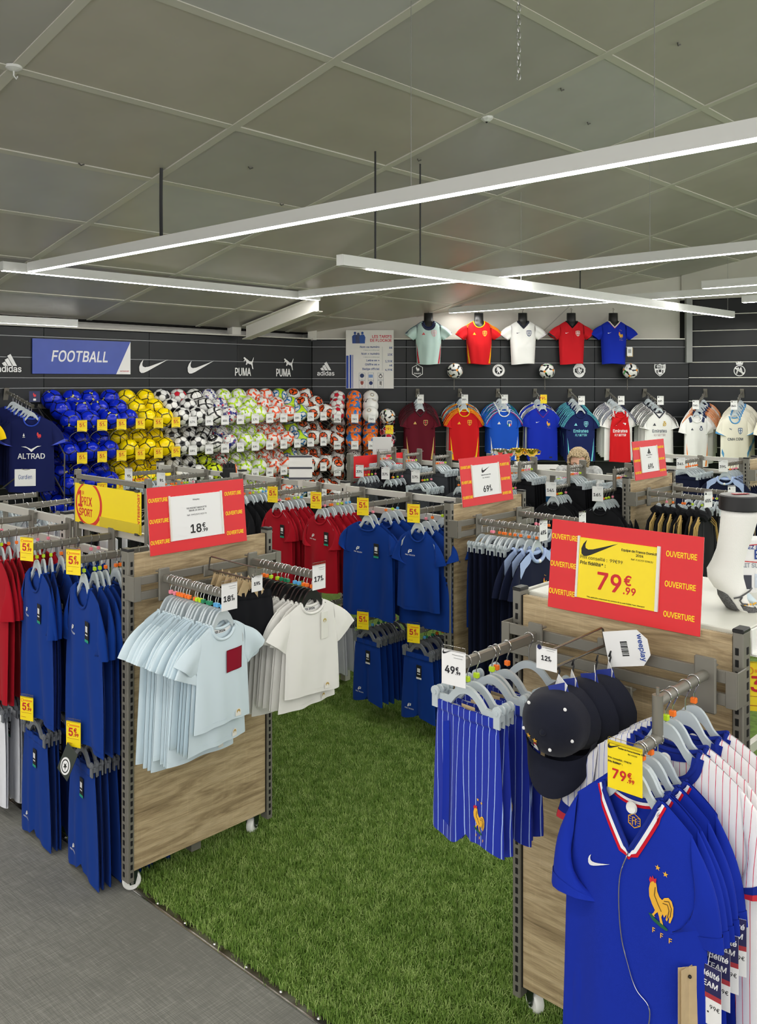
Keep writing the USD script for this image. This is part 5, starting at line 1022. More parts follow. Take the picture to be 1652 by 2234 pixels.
def colours(kind):
    w = np.tile(C(235, 235, 232), (len(DV), 1)); pent = PID < 12; L = lambda *c: np.array(C(*c))
    def ring(ax, r0, r1): d = np.arccos(np.clip(DV@ax.T, -1, 1)).min(1); return (d >= r0) & (d < r1)
    def tri(ax, r, k=3, wd=.32):
        best = (DV@ax.T).argmax(1); A = ax[best]; t1 = np.cross(A, [.31, .72, .62]); t1 /= np.linalg.norm(t1, axis=1, keepdims=True); t2 = np.cross(A, t1)
        an = np.arctan2((DV*t2).sum(1), (DV*t1).sum(1)); d = np.arccos(np.clip((DV*A).sum(1), -1, 1)); return (d < r) & (np.cos(k*an) > 1-wd*(.35/np.maximum(d, .08)))
    if kind == 'blue': w[:] = L(10, 40, 200); w[E12 < .05] = L(6, 8, 26); w[tri(F20[:4], .16, 2, .3)] = L(240, 230, 90)
    elif kind == 'yellow': w[:] = L(255, 226, 0); w[E12 < .055] = L(20, 18, 10)
    elif kind == 'black and white': w[pent] = L(20, 20, 24); w[(EDGE < .012)] = L(90, 90, 92)
    elif kind == 'red and white': w[pent] = L(200, 28, 50); w[(EDGE < .012)] = L(120, 110, 110)
    elif kind == 'white with black blocks': m = (np.abs(np.sin(DV[:, 0]*4.2+.6)) < .3) | (np.abs(np.sin(DV[:, 2]*4.2)) < .3); w[m] = L(16, 16, 18); w[(np.abs(DV[:, 1]) < .03)] = L(16, 16, 18)
    elif kind == 'navy, red and white': n = nz(2.6, 3); w[n > .56] = L(40, 44, 130); w[nz(3.4, 8) > .66] = L(214, 50, 60); w[EDGE < .008] = L(150, 150, 150)
    elif kind == 'white and lime': w[tri(V12, .62, 3, .5)] = L(186, 226, 20); w[nz(4, 5) > .68] = L(120, 160, 40)
    elif kind == 'white and orange': w[tri(V12, .64, 3, .5)] = L(240, 84, 36); w[nz(4, 6) > .69] = L(120, 44, 30)
    elif kind == 'lime and blue': w[:] = L(186, 222, 24); w[ring(AX6, 0, .58)] = L(236, 238, 236); w[ring(AX6, .52, .64)] = L(30, 100, 160); w[tri(AX6, .44, 3, .5)] = L(30, 110, 180)
    elif kind == 'white, orange and black': w[ring(AX6, 0, .52)] = L(248, 96, 40); w[ring(AX6, .48, .6)] = L(18, 16, 16); w[tri(AX6, .42, 3, .42)] = L(18, 16, 16)
    elif kind == 'orange and blue': w[:] = L(250, 112, 28); n = nz(2.4, 11); w[n > .54] = L(40, 110, 180); w[(n > .51) & (n <= .54)] = L(250, 180, 60)
    elif kind == 'plain white': w[ring(V12[:5], .24, .3)] = L(196, 170, 110); w[ring(V12[:5], .17, .22)] = L(40, 40, 40); w[tri(AX6[:2], .3, 2, .3)] = L(20, 20, 22)
    elif kind == 'white star match': w[tri(AX8, .95, 3, .34)] = L(18, 18, 20); w[ring(AX8, .0, .16)] = L(245, 150, 40); n = nz(3, 2); w[(n > .68)] = L(50, 190, 70); w[ring(AX6, 0, .17)] = L(20, 24, 40)
    elif kind == 'dark navy and red': w[:] = L(30, 32, 52); n = nz(2.2, 14); w[n > .57] = L(200, 40, 60); w[EDGE < .012] = L(230, 230, 230)
    elif kind == 'neon and black': w[:] = L(214, 232, 30); w[tri(V12, .6, 3, .5)] = L(24, 26, 20)
    elif kind == 'red, green and white': n = nz(2.6, 21); w[n > .56] = L(210, 40, 44); w[nz(2.8, 24) > .6] = L(20, 80, 60)
    elif kind == 'white with black waves': w[np.abs(np.sin(nz(1.8, 31)*22)) < .32] = L(18, 18, 20)
    return w
_ball = {}
BR = .1045
def ball(kind, label, pos, group=None, r=BR):
    rot = (rowrng.uniform(0, 360), rowrng.uniform(0, 360), rowrng.uniform(0, 360))
    if kind in _ball: return dup(_ball[kind], label, pos, rot[2], None, rot[0], rot[1])
    p = T('football', label, 'football', pos, rot[2], None, None, rot[0], rot[1])
    m = usdkit.mesh(stage, p+'/skin', trimesh.Trimesh(DV*r*(1-.012*np.exp(-(EDGE/.016)**2))[:, None], ICO.faces, process=False), BALLM, smooth=True)
    UsdGeom.PrimvarsAPI(m).CreatePrimvar('Cd', Sdf.ValueTypeNames.Color3fArray, 'vertex').Set(Vt.Vec3fArray.FromNumpy(colours(kind).astype(np.float32)))
    part(p, 'valve', mv(lathe([(0, .0012), (.004, .0008), (.005, -.001)], 8), 0, 0, r), BLACK)
    _ball[kind] = p; return p
_hook = {}
def ball_hook(label, pos, rz, n=3):
    if n in _hook: return dup(_hook[n], label, pos, rz)
    p = T('ball_hook', label, 'ball rack hook', pos, rz); L = .16+.2*n; sl = .5
    part(p, 'side_rods', [tube([(s*.07, 0, -.075), (s*.07, -L*.62, -.075-L*.62*sl), (s*.055, -L+.03, -.09-L*sl+.06)], .0025, 5) for s in (-1, 1)], STEEL)
    part(p, 'front_loop', tube([(.105*math.cos(a_), -L+.05-.03*math.sin(a_), -L*sl+.01+.07*math.sin(a_)) for a_ in np.linspace(-.5, math.pi+.5, 16)], .003, 5), STEEL); part(p, 'wall_plate', cbox(0, -.003, -.07, .16, .006, .05, .001), MT, False)
    _hook[n] = p; return p
def ball_tag(k, label, pos, rz): tag(*k, label, pos, rz, None, .10, .115) if k[0] == 'yellow' else tag(*k, label, pos, rz, None, .092, .108)
TIER = ['top', 'second', 'third', 'lowest']
B_, Y_, K_, R_, G_, P4, L_, O_, T_, N_ = 'blue', 'yellow', 'black and white', 'red and white', 'white with black blocks', 'navy, red and white', 'white and lime', 'white and orange', 'lime and blue', 'white, orange and black'
rowsB = [[B_]*4+[Y_]*2+[K_, K_, G_, P4, L_, L_, O_, O_, T_, N_, N_], [B_]*3+[Y_]*3+[K_, K_, G_, P4, L_, L_, O_, O_, T_, N_, N_], [B_]*3+[Y_]*3+[K_, K_, 'neon and black', 'red, green and white', L_, L_, O_, O_, T_, N_, N_], [B_]*3+[Y_]*3+[K_, K_, L_, L_, L_, L_, O_, O_, T_, N_, N_]]
ORDW = ['first', 'second', 'third', 'fourth', 'fifth', 'sixth', 'seventh', 'eighth', 'ninth', 'tenth', 'eleventh', 'twelfth', 'thirteenth', 'fourteenth', 'fifteenth', 'sixteenth', 'seventeenth']
for t_ in range(4):
    for k in range(17):
        u, z = 4.385+.22*k, 1.867-.32*t_; kind = rowsB[t_][k]
        if t_ == 3 and k < 3: pass
        ball_hook(f'wire ball hook, {ORDW[k]} from the left in the {TIER[t_]} row', (u, VW-.02, z), 0)
        for j in range(3):
            kd = R_ if (t_, k, j) == (0, 7, 0) else kind
            if t_ >= 1 and j == 0 and k > 14: continue
            ball(kd, f'{kd} football, {("rear", "middle", "front")[j]} of the {ORDW[k]} hook, {TIER[t_]} row', (u+rowrng.uniform(-.012, .012), VW-.14-.2*j, z-.1015*j))
        yl_ = kind in (B_, Y_); am = ('yellow', '5.99') if yl_ else ('white', ('15.99', '18.99', '17.99', '19.99')[(k+t_) % 4])
        ball_tag(am, f'{am[0]} {am[1]} card on the {ORDW[k]} ball hook, {TIER[t_]} row', (u+.065, VW-.665, z-.185), rowrng.uniform(-8, 8)+RZW*.35)
colsR = [(738, [R_, N_, N_, N_]), (774, ['orange and blue', 'orange and blue', 'white with black waves', 'white with black waves']), (809, ['plain white', 'orange and blue', 'orange and blue', 'plain white']), (845, ['white star match', 'dark navy and red', 'dark navy and red', 'white star match'])]
for k, (px, kinds) in enumerate(colsR):
    X = (px-826)/F*YW
    for t_ in range(4):
        z = 1.834-.34*t_-(.14 if k == 3 and t_ == 0 else 0); q = onback(X, z, .02)
        ball_hook(f'wire ball hook, {ORDW[k]} under the price list poster, {TIER[t_]} row', q, RZW)
        for j in range(3):
            if k == 3 and t_ == 0 and j < 2: continue
            q = onback(X*(1-.002*j), z-.1*j+(.1 if k == 3 and t_ == 0 else 0), .14+.2*j-(.2 if k == 3 and t_ == 0 else 0))
            ball(kinds[t_], f'{kinds[t_]} football, {("rear", "middle", "front")[j]} of the {ORDW[k]} hook under the poster, {TIER[t_]} row', q)
        am = ('yellow', '29.99') if (k, t_) == (3, 0) else ('white', '24.99' if k else '19.99')
        ball_tag(am, f'{am[0]} {am[1]} card on the {ORDW[k]} hook under the poster, {TIER[t_]} row', onback(X+.02, z-.185, .665), RZW)
# slanted side wires of the ball rack
solo('rack_frame_wire', [tube([(4.26, VW-.1, 1.8), (4.22, VW-.75, 1.35), (4.22, VW-.75, .2)], .008, 6), tube([(4.26, VW-.1, 1.4), (4.22, VW-.75, .95)], .008, 6), tube([(4.26, VW-.1, 1.0), (4.22, VW-.75, .55)], .008, 6)], STEEL, 'slanting grey wires at the left end of the ball rack', 'rack frame')
# ---------------------------------------------------------------- signs and emblems on the walls
def wallmark(name, label, cat, px, py, build, wall='left', d=.004):
    if wall == 'left': c_ = pxv(px, py, VW-d); rz = 0
    else: c_ = pxY(px, py, YW-d); rz = RZW
    p = T(name, label, cat, c_, rz); build(p)
    if name == 'club_emblem': wscale(p, .74)
    return p
def wscale(p, s): UsdGeom.Xformable(stage.GetPrimAtPath(p)).AddScaleOp().Set(Gf.Vec3f(s, s, s))
SGNW = M('sign_white', C(240, 240, 240), .35)
def football_sign(p):
    w, h = pxv(283, 780, VW)[0]-pxv(69, 780, VW)[0], .365
    part(p, 'plate', cbox(0, 0, 0, w, .012, h, .001), M('sign_blue', C(58, 82, 176), .35, var=.06, vscale=6), False)
    part(p, 'white_corner', front(Polygon([(w/2-.001, h/2), (w/2-.001, -h/2), (w/2-.18, -h/2)]), .0012, -.006), SGNW, False)
    part(p, 'word', mv(text('FOOTBALL', .112, True, .0015, 'c', .82, .16), -.04, -.006, -.05), SGNW, False); part(p, 'shop_name', mv(text('INTERSPORT', .013, True, .001), w/2-.075, -.0074, -.155), ink(190, 60, 70), False)
c1 = (pxv(69, 780, VW)[0]+pxv(283, 780, VW)[0])/2
p_ = T('department_sign', 'blue FOOTBALL sign with white corner on the ball wall', 'sign', (c1, VW-.012, pxv(176, 779, VW)[2]), 0); football_sign(p_)
def nike_wall(p): part(p, 'tick', front(fit(SWOOSH, w=.38), .006, -.001), SGNW, False)
def adi_wall(p): part(p, 'three_bars', front(fit(BARS, w=.155, cz=.045), .006, -.001), SGNW, False); part(p, 'word', mv(text('adidas', .062, True, .006, 'c', .95), 0, -.001, -.075), SGNW, False)
CAT = Polygon([(.0,.9),(.06,1.0),(.14,.97),(.2,.92),(.38,.82),(.55,.7),(.72,.66),(.84,.72),(.9,.85),(.98,1.0),(1.0,.97),(.95,.82),(.9,.66),(.86,.55),(.88,.42),(.9,.25),(.94,.12),(.9,.05),(.84,.15),(.8,.32),(.72,.45),(.56,.47),(.4,.55),(.36,.46),(.28,.4),(.2,.46),(.26,.52),(.28,.62),(.22,.74),(.12,.72),(.05,.66),(.02,.72),(.1,.78),(.12,.84)])
def puma_wall(p): part(p, 'leaping_cat', front(fit(CAT, w=.165, cx=.06, cz=.06), .006, -.001), SGNW, False); part(p, 'word', mv(text('PUMA', .095, True, .006, 'c', .66), -.03, -.001, -.095), SGNW, False)
wallmark('brand_logo', 'white three bars logo at the left edge of the ball wall', 'logo', 20, 795, adi_wall); wallmark('brand_logo', 'white tick logo right beside the blue sign', 'logo', 335, 799, nike_wall); wallmark('brand_logo', 'white tick logo farther from the blue sign', 'logo', 438, 801, nike_wall)
wallmark('brand_logo', 'white leaping cat logo nearer the tick logos', 'logo', 534, 803, puma_wall); wallmark('brand_logo', 'white leaping cat logo nearer the corner', 'logo', 622, 805, puma_wall); wallmark('brand_logo', 'white three bars logo right of the wall corner', 'logo', 711, 806, lambda p: (part(p, 'three_bars', front(fit(BARS, w=.15, cz=.045), .006, -.001), SGNW, False), part(p, 'word', mv(text('adidas', .058, True, .006, 'c', .95), 0, -.001, -.08), SGNW, False)), 'back')
def poster(p):
    w, h = .645, .79; bl, rd, gy = ink(44, 76, 140), ink(200, 30, 56), ink(130, 140, 150)
    part(p, 'sheet', cbox(0, 0, 0, w, .008, h, .001), M('poster_white', C(226, 224, 220), .5), False)
    tx = lambda s_, x, z, hh, al, m, b=True: part(p, 'words', mv(text(s_, hh, b, .001, al, .95), x, -.0045, z), m, False)
    tx('LES TARIFS', .295, .29, .036, 'r', rd); tx('DE FLOCAGE', .295, .238, .036, 'r', rd)
    for s_, z, pr_ in (('Nom ou numéro', .155, '8€'), ('Nom + numéro', .063, '15€'), ('Lettre en +', -.027, '1,50€'), ('Chiffre en +', -.082, '4€'), ('Badge officiel', -.142, '4,99€')): tx(s_, .13, z, .027, 'r', bl); tx(pr_, .305, z-.012, .027, 'r', bl)
    tx('8 lettres ou 2 chiffres maxi', .13, .118, .013, 'r', gy, False); tx('8 lettres ou 2 chiffres maxi', .13, .024, .013, 'r', gy, False)
    part(p, 'divider', bb(.17, .173, -.0055, -.004, -.15, .17), gy, False); part(p, 'blue_stripes', [bb(-.318, -.286, -.0055, -.004, -.39, .05), bb(-.272, -.248, -.0055, -.004, -.39, .06), bb(-.234, -.226, -.0055, -.004, -.39, .06)], ink(30, 66, 160), False)
    for k, (x, dx) in enumerate(((-.20, 0), (-.155, 1), (-.10, 2))):
        part(p, 'team_picture', [front(unary_union([Point(x, .355-.012*(k % 2)).buffer(.017), Polygon([(x-.035, .215), (x-.04, .31), (x-.012, .335), (x+.02, .335), (x+.04, .3), (x+.034, .215)])]), .001, -.0045-.0008*k)], ink(*((38, 70, 140), (60, 70, 110), (40, 84, 160))[k]), False)
    for r_, z in ((0, -.235), (1, -.332)):
        for k, x in enumerate((-.105, .015, .145)):
            part(p, 'badge_box', front(sbox(x-.04, z-.055, x+.04, z+.055).difference(sbox(x-.0375, z-.0525, x+.0375, z+.0525)), .001, -.0045), ink(90, 110, 140), False)
            g = (Point(x, z+.015).buffer(.028), unary_union([sbox(x-.028+.014*q, z-.012, x-.018+.014*q, z+.03) for q in range(4)]), unary_union([Point(x, z+.005).buffer(.024).difference(Point(x, z+.005).buffer(.016)), sbox(x-.012, z+.03, x+.012, z+.04)]), sca(SHIELD, .05, x, z+.012), sca(Polygon([(0, .5), (.43, .25), (.43, -.25), (0, -.5), (-.43, -.25), (-.43, .25)]), .056, x, z+.012), unary_union([sbox(x-.01, z-.01, x, z+.036), sbox(x+.006, z-.02, x+.014, z+.036)]))[r_*3+k]
            part(p, 'badge', front(g, .001, -.0045), ink(*((30, 50, 100), (50, 120, 190), (60, 60, 70), (150, 70, 60), (24, 44, 100), (30, 30, 34))[r_*3+k]), False)
            part(p, 'badge_name', mv(text(('PSG', 'OM', 'REAL MADRID', 'FCB', 'FFF', 'JUVENTUS')[r_*3+k], .011, False, .001, 'c', .6 if k == 2 else .9), x, -.0045, z-.045), gy, False)
wallmark('price_poster', 'white price list poster LES TARIFS DE FLOCAGE with club badges', 'poster', 807, 784, poster, 'back', .03)
HEX = Polygon([(0, .55), (.45, .3), (.45, -.28), (0, -.55), (-.45, -.28), (-.45, .3)])
INK0 = ink(30, 32, 36)
def emb_hex(p): part(p, 'outline', front(sca(HEX, .22, 0, 0).difference(sca(HEX, .195, 0, 0)), .006, -.001), SGNW, False); part(p, 'rooster', front(sca(R_BODY, .11, -.03, -.02), .006, -.001), SGNW, False); part(p, 'word', mv(text('FRANCE', .024, True, .006), 0, -.001, -.06), SGNW, False); part(p, 'stars', front(unary_union([star(.012, -.018, .135), star(.012, .018, .135)]), .006, -.001), SGNW, False)
LION = Polygon([(-.3,-.5),(-.12,-.5),(-.16,-.3),(0,-.22),(.12,-.5),(.3,-.5),(.2,-.25),(.28,.0),(.46,-.1),(.5,.1),(.38,.2),(.3,.12),(.2,.3),(.05,.5),(-.2,.5),(-.36,.34),(-.2,.3),(-.36,.12),(-.16,.12),(-.4,-.06),(-.1,-.02),(-.22,-.25)])
def emb_round(p): part(p, 'ring', front(Point(0, 0).buffer(.105).difference(Point(0, 0).buffer(.072)), .006, -.001), SGNW, False); part(p, 'outer_ring', front(Point(0, 0).buffer(.113).difference(Point(0, 0).buffer(.109)), .006, -.001), SGNW, False); part(p, 'lion', front(sca(LION, .115, 0, 0), .006, -.001), SGNW, False); part(p, 'letters', [mv(mv(text(ch, .016, True, .001), 0, 0, .08), 0, -.0072, 0, ry=an) for ch, an in zip('CHELSEA', (-60, -40, -20, 0, 20, 40, 60))], INK0, False)
def emb_shield(p): part(p, 'scroll', front(unary_union([Point(0, .03).buffer(.1).intersection(sbox(-.11, .03, .11, .14)).difference(Point(0, .0).buffer(.07)), Point(0, -.03).buffer(.1).intersection(sbox(-.11, -.14, .11, -.04)).difference(Point(0, 0).buffer(.07)), sbox(-.11, -.04, -.08, .05), sbox(.08, -.04, .11, .05)]), .006, -.001), SGNW, False); part(p, 'figure', front(unary_union([sca(LION, .1, 0, -.005), sca(SHIELD, .12, 0, 0).difference(sca(SHIELD, .1, 0, 0))]), .006, -.001), SGNW, False)
def emb_barca(p):
    s = Polygon([(-.48,.5),(-.2,.44),(0,.52),(.2,.44),(.48,.5),(.5,.2),(.42,-.2),(.2,-.42),(0,-.56),(-.2,-.42),(-.42,-.2),(-.5,.2)])
    g = s.difference(affinity.scale(s, .88, .88)).union(unary_union([sbox(-.44, .0, .44, .12), sbox(-.03, .1, .03, .46), sbox(-.3, .24, -.06, .3), sbox(-.2, .14, -.14, .42)]+[sbox(x, .12, x+.05, .44) for x in (.08, .18, .28, .36)]+[sbox(x, -.4+abs(x)*.4, x+.08, 0) for x in (-.38, -.2, .12, .3)])).intersection(s)
    part(p, 'crest', front(sca(g, .21, 0, 0), .006, -.001), SGNW, False); part(p, 'letters', mv(text('FCB', .02, True, .001), 0, -.0072, .0), INK0, False); part(p, 'ball', front(sca(Point(0, -.3).buffer(.12), .21, 0, 0), .006, -.001), SGNW, False)
def emb_real(p):
    g = unary_union([Point(0, 0).buffer(.085).difference(Point(0, 0).buffer(.072)), sbox(-.09, -.012, .09, .012).intersection(Point(0, 0).buffer(.08))]); g = affinity.rotate(g, -35)
    part(p, 'ring', front(affinity.translate(g, 0, -.02), .006, -.001), SGNW, False); part(p, 'crown', front(Polygon([(-.045, .07), (-.055, .115), (-.03, .1), (-.02, .13), (0, .11), (.02, .13), (.03, .1), (.055, .115), (.045, .07)]), .006, -.001), SGNW, False); part(p, 'monogram', front(affinity.translate(unary_union([LineString([(-.04, -.04), (-.02, .045), (0, -.01), (.02, .045), (.04, -.04)]).buffer(.009)]), 0, -.02), .006, -.001), SGNW, False)
wallmark('club_emblem', 'white hexagonal rooster emblem left of the three wall footballs', 'emblem', 911, 809, emb_hex, 'back'); wallmark('club_emblem', 'white round lion emblem between the first two wall footballs', 'emblem', 1088, 808, emb_round, 'back'); wallmark('club_emblem', 'white shield and scroll emblem between the last two wall footballs', 'emblem', 1264, 808, emb_shield, 'back'); wallmark('club_emblem', 'white striped shield emblem right of the wall footballs', 'emblem', 1440, 807, emb_barca, 'back')
def onright(s, z, d=0.0): X, Y = XC1+.8566*s-.516*d, YW-.516*s-.8566*d; return (*XY(X, Y), z)
def s_of(px): t = (px-826)/F; return (YW*t-XC1)/(.8566+.516*t)
er = T('club_emblem', 'white crowned round emblem on the right wall', 'emblem', onright(s_of(1614), 2.057+26/F*11.7, .004), RZR); emb_real(er); wscale(er, .85)
for k, px in enumerate((991, 1189, 1369)):
    X = (px-826)/F*YW
    ball('white star match', ('left', 'middle', 'right')[k]+' white star match football on a wall stand between the emblems', onback(X, 2.057+22/161.4, .15), r=.115)
    w_ = T('ball_stand', ('left', 'middle', 'right')[k]+' thin wall stand holding a football between the emblems', 'stand', onback(X, 2.057+22/161.4, 0), RZW)
    part(w_, 'ring', tube([(.06*math.cos(a_), -.15+.06*math.sin(a_), -.09) for a_ in np.linspace(0, 6.283, 16, endpoint=False)], .003, 6, True), STEEL); part(w_, 'stem', [tube([(0, 0, -.25), (0, 0, -.10), (0, -.09, -.09)], .004, 6)], STEEL)
# ---------------------------------------------------------------- jerseys on the back wall
def stripes3(p, t, mat, r=.0045, cuff=True):
    al = math.radians(t.alpha); bw = mat if isinstance(mat, list) else [mat]*3
    for sg in (-1, 1):
        for q in range(3):
            P0 = (sg*(t.N+.012), -.008-.004*q, t.z0-.006-.013*q); P1 = (sg*(t.S-.004-.009*q), -.014-.006*q, t.z0-t.SD-.004-.011*q); e = t.sl*(.93 if cuff else .4); P2 = (sg*(t.S+e*math.cos(al)-.014*q), -.018-.006*q, t.z0-t.SD-e*math.sin(al)-.002*q)
            part(p, 'shoulder_stripe', tube([P0, tuple((np.array(P0)+P1)/2+np.array([0, -.004, .006])), P1, tuple((np.array(P1)+P2)/2+np.array([sg*.006, -.004, .004])), P2], r, 5, sq=.7), bw[q])
def jersey(seed, body, collar=None, stripes=None, marks=None, sleeves=None, L=.66, vneck=False, inner=None, side=None, th=.016, name='football_jersey', S=.175, B=.195, z0=-.125, alpha=58, sl=.19, cuffm=None, Hh=.2):
    t = Tee(L=L, S=S, B=B, Hh=Hh, N=.075, ND=.085, SD=.05, vneck=vneck, sl=sl, cw=.145, alpha=alpha, seed=seed, th=th, fold=.008, z0=z0)
    def b(p):
        part(p, 'body', t.body(24, 22), body, True)
        for sg in (-1, 1):
            part(p, 'sleeve', t.sleeve(sg), sleeves or body, True)
            if cuffm: part(p, 'cuff', t.sleeve(sg, .86, 1.0, .002), cuffm, True)
        part(p, 'collar', [t.collar(.008), t.collar(.008, False)], collar or body, True)
        if stripes: stripes3(p, t, stripes)
        if side:
            for sg in (-1, 1): part(p, 'side_panel', t.drape(Polygon([(sg*t.B*.93, t.z0-L*.52), (sg*t.B*.80, t.z0-L*.8), (sg*t.B*.70, t.z0-L*.985), (sg*t.B*.82, t.z0-L*.985), (sg*t.B*.90, t.z0-L*.8)]), .0025, .03), side)
        if marks: marks(p, t)
    return (name, b)
def adi_mark(p, t, c_, x=-.07, h=.034): part(p, 'logo', t.drape(fit(BARS, h=h, cx=x, cz=t.z0-.17), .0028), c_)
def tick(p, t, c_, x=-.07, w=.05): part(p, 'tick_mark', t.drape(fit(SWOOSH, w=w, cx=x, cz=t.z0-.16), .0028), c_)
MAR, SPR, ITB, ARN, WHJ, ROY = fabric(96, 20, 36), fabric(208, 28, 34), fabric(28, 84, 196), fabric(24, 36, 88), fabric(240, 240, 238), fabric(22, 46, 176)
GLD, YLW, AQUA, BLKP, NVP, CREAM, WP = fabric(214, 180, 108), fabric(248, 186, 30), fabric(110, 206, 216), fabric(16, 16, 18), fabric(26, 40, 84), fabric(238, 234, 218), fabric(236, 236, 236)
W_ = ink(238, 238, 238)
def mk_bel(p, t): adi_mark(p, t, ink(214, 176, 96)); shield(p, t, .07, t.z0-.17, .07, ink(214, 176, 96), ink(24, 20, 20), ink(220, 60, 60))
def mk_spa(p, t): adi_mark(p, t, ink(248, 186, 30)); shield(p, t, .07, t.z0-.17, .07, ink(248, 186, 30), ink(200, 40, 36), ink(248, 186, 30))
def mk_ita(p, t): adi_mark(p, t, W_); shield(p, t, .07, t.z0-.18, .075, W_, ink(30, 90, 190)); part(p, 'crest_flag', [t.drape(sca(sbox(-.3, -.42, -.1, .0), .075, .07, t.z0-.18), .004)], ink(0, 130, 70)); part(p, 'crest_flag', t.drape(sca(sbox(-.1, -.46, .1, .0), .075, .07, t.z0-.18), .004), W_); part(p, 'crest_flag', t.drape(sca(sbox(.1, -.42, .3, .0), .075, .07, t.z0-.18), .004), ink(210, 40, 50))
def fra_collar(p, t):
    nl = t.neckline(0, 31)
    for o, w2, mt, lf in ((.004, .005, W_, .0028), (.012, .004, ink(200, 26, 46), .0026)): part(p, 'collar_stripe', t.drape(LineString([(x, z-o) for x, z in nl]).buffer(w2, cap_style=2), lf, .02), mt)
def mk_fra(p, t): tick(p, t, W_); rooster(p, t, .045, t.z0-.22, .08); fra_collar(p, t); part(p, 'hem_label', t.drape(sbox(.08, t.z0-.63, .12, t.z0-.61), .0022), ink(20, 24, 60))
def emir(c_, gun=None):
    def f(p, t):
        adi_mark(p, t, c_); 
        if gun: part(p, 'cannon_emblem', t.drape(sca(unary_union([sbox(-.6, .05, .6, .25), Point(-.15, -.05).buffer(.22), sbox(-.75, .1, -.5, .3)]), .05, .075, t.z0-.165), .0028), c_)
        else: shield(p, t, .07, t.z0-.17, .07, c_, ink(40, 50, 100), c_)
        part(p, 'sponsor', [t.letters('Emirates', .04, 0, t.z0-.275, True, .92), t.letters('FLY BETTER', .03, 0, t.z0-.325, True, .66, .1)], c_)
    return f
def mk_real(p, t): adi_mark(p, t, ink(40, 44, 60)); part(p, 'crest', t.drape(sca(unary_union([Point(0, 0).buffer(.4).difference(Point(0, 0).buffer(.24)), sbox(-.2, .42, .2, .7), LineString([(-.3, -.3), (.3, .3)]).buffer(.1)]), .06, .07, t.z0-.17), .0028), ink(200, 170, 90)); part(p, 'sponsor', [t.letters('Emirates', .04, 0, t.z0-.275, True, .92)], ink(90, 94, 110)); part(p, 'sponsor_line', t.letters('FLY BETTER', .03, 0, t.z0-.325, False, .66, .1), ink(150, 110, 120))
def mk_rtr(p, t): adi_mark(p, t, ink(30, 40, 70), h=.028); part(p, 'crest', t.drape(sca(unary_union([Point(0, 0).buffer(.4).difference(Point(0, 0).buffer(.24)), sbox(-.2, .42, .2, .7)]), .055, .06, t.z0-.17), .0028), ink(60, 70, 100)); [part(p, 'shoulder_panel', t.drape(Polygon([(sg*.07, t.z0-.004), (sg*.115, t.top(.115)-.006), (sg*.10, t.z0-.09), (sg*.068, t.z0-.08)]), .0026, .02), ink(30, 42, 80)) for sg in (-1, 1)]
def mk_om(p, t): part(p, 'cat_mark', t.drape(fit(CAT, w=.035, cx=-.065, cz=t.z0-.16), .0028), ink(70, 90, 110)); shield(p, t, .07, t.z0-.185, .075, ink(60, 90, 130), ink(220, 226, 230), ink(80, 110, 150)); part(p, 'sponsor', t.letters('CMA CGM', .032, 0, t.z0-.30, True, 1.0), ink(50, 62, 80)); [part(p, 'side_pattern', t.drape(Polygon([(sg*t.B*.95, t.z0-.4), (sg*t.B*.8, t.z0-.46), (sg*t.B*.82, t.z0-.52), (sg*t.B*.96, t.z0-.46)]), .0026, .02), ink(80, 150, 200)) for sg in (-1, 1)]
JW = {
 'bel': jersey(301, MAR, ink(60, 14, 26), ink(20, 14, 18), mk_bel, side=GLD, vneck=True), 'spa': jersey(302, SPR, YLW, YLW, mk_spa, side=YLW), 'ita': jersey(303, ITB, W_, [ink(0, 130, 70), W_, ink(208, 40, 50)], mk_ita, side=W_),
 'fra': jersey(304, ROY, None, None, mk_fra, vneck=True), 'ars': jersey(305, ARN, None, AQUA, emir(ink(130, 215, 225)), side=AQUA), 'ard': jersey(306, SPR, None, [W_, W_, W_], emir(W_, True), S=.105, B=.135, Hh=.15, sl=.02),
 'whs': jersey(307, WHJ, None, NVP, None), 'rea': jersey(308, WHJ, ink(40, 44, 60), BLKP, mk_real, vneck=True), 'rtr': jersey(309, WHJ, None, None, mk_rtr, sleeves=WHJ, side=ink(250, 140, 50), S=.15, B=.16, Hh=.165), 'rtb': jersey(310, WHJ, NVP, ink(250, 150, 60), mk_rtr), 'om': jersey(311, CREAM, ink(70, 150, 210), None, mk_om, cuffm=ink(70, 150, 210)), 'omn': jersey(312, NVP, None, None, None), 'gre': jersey(313, fabric(196, 220, 220), NVP, NVP, None), 'crm': jersey(314, CREAM)}
def J(k): return (('jw', k), JW[k])
SLOPE = .34
wallrows = [(911, [J('bel')], 5, 'dark red', 'front dark red jersey with gold three bars and tricolour crest', 'bars', '99.99', .40), (1003, [J('spa'), J('spa'), J('gre')], 5, 'red and yellow', 'front red jersey with yellow three bars and shoulder stripes', 'bars', '99.99', .40), (1086, [J('ita')], 5, 'tricolour striped blue', 'front bright blue jersey with green, white and red shoulder stripes', 'bars', '39.99', .40),
 (1167, [J('fra'), J('fra'), J('whs')], 5, 'royal blue', 'front royal blue jersey with gold rooster on the wall rail', None, '79.99', .40), (1243, [J('ars')], 7, 'aqua striped navy', 'front navy jersey with aqua EMIRATES letters', 'bars', '54.99', .45), (1325, [J('ard'), J('whs')], 6, 'navy striped white', 'front red sleeveless jersey with white EMIRATES letters', 'bars', '89.99', .45), (1406, [J('rea')], 6, 'black striped white', 'front white jersey with grey Emirates letters', 'bars', '99.99', .45)]
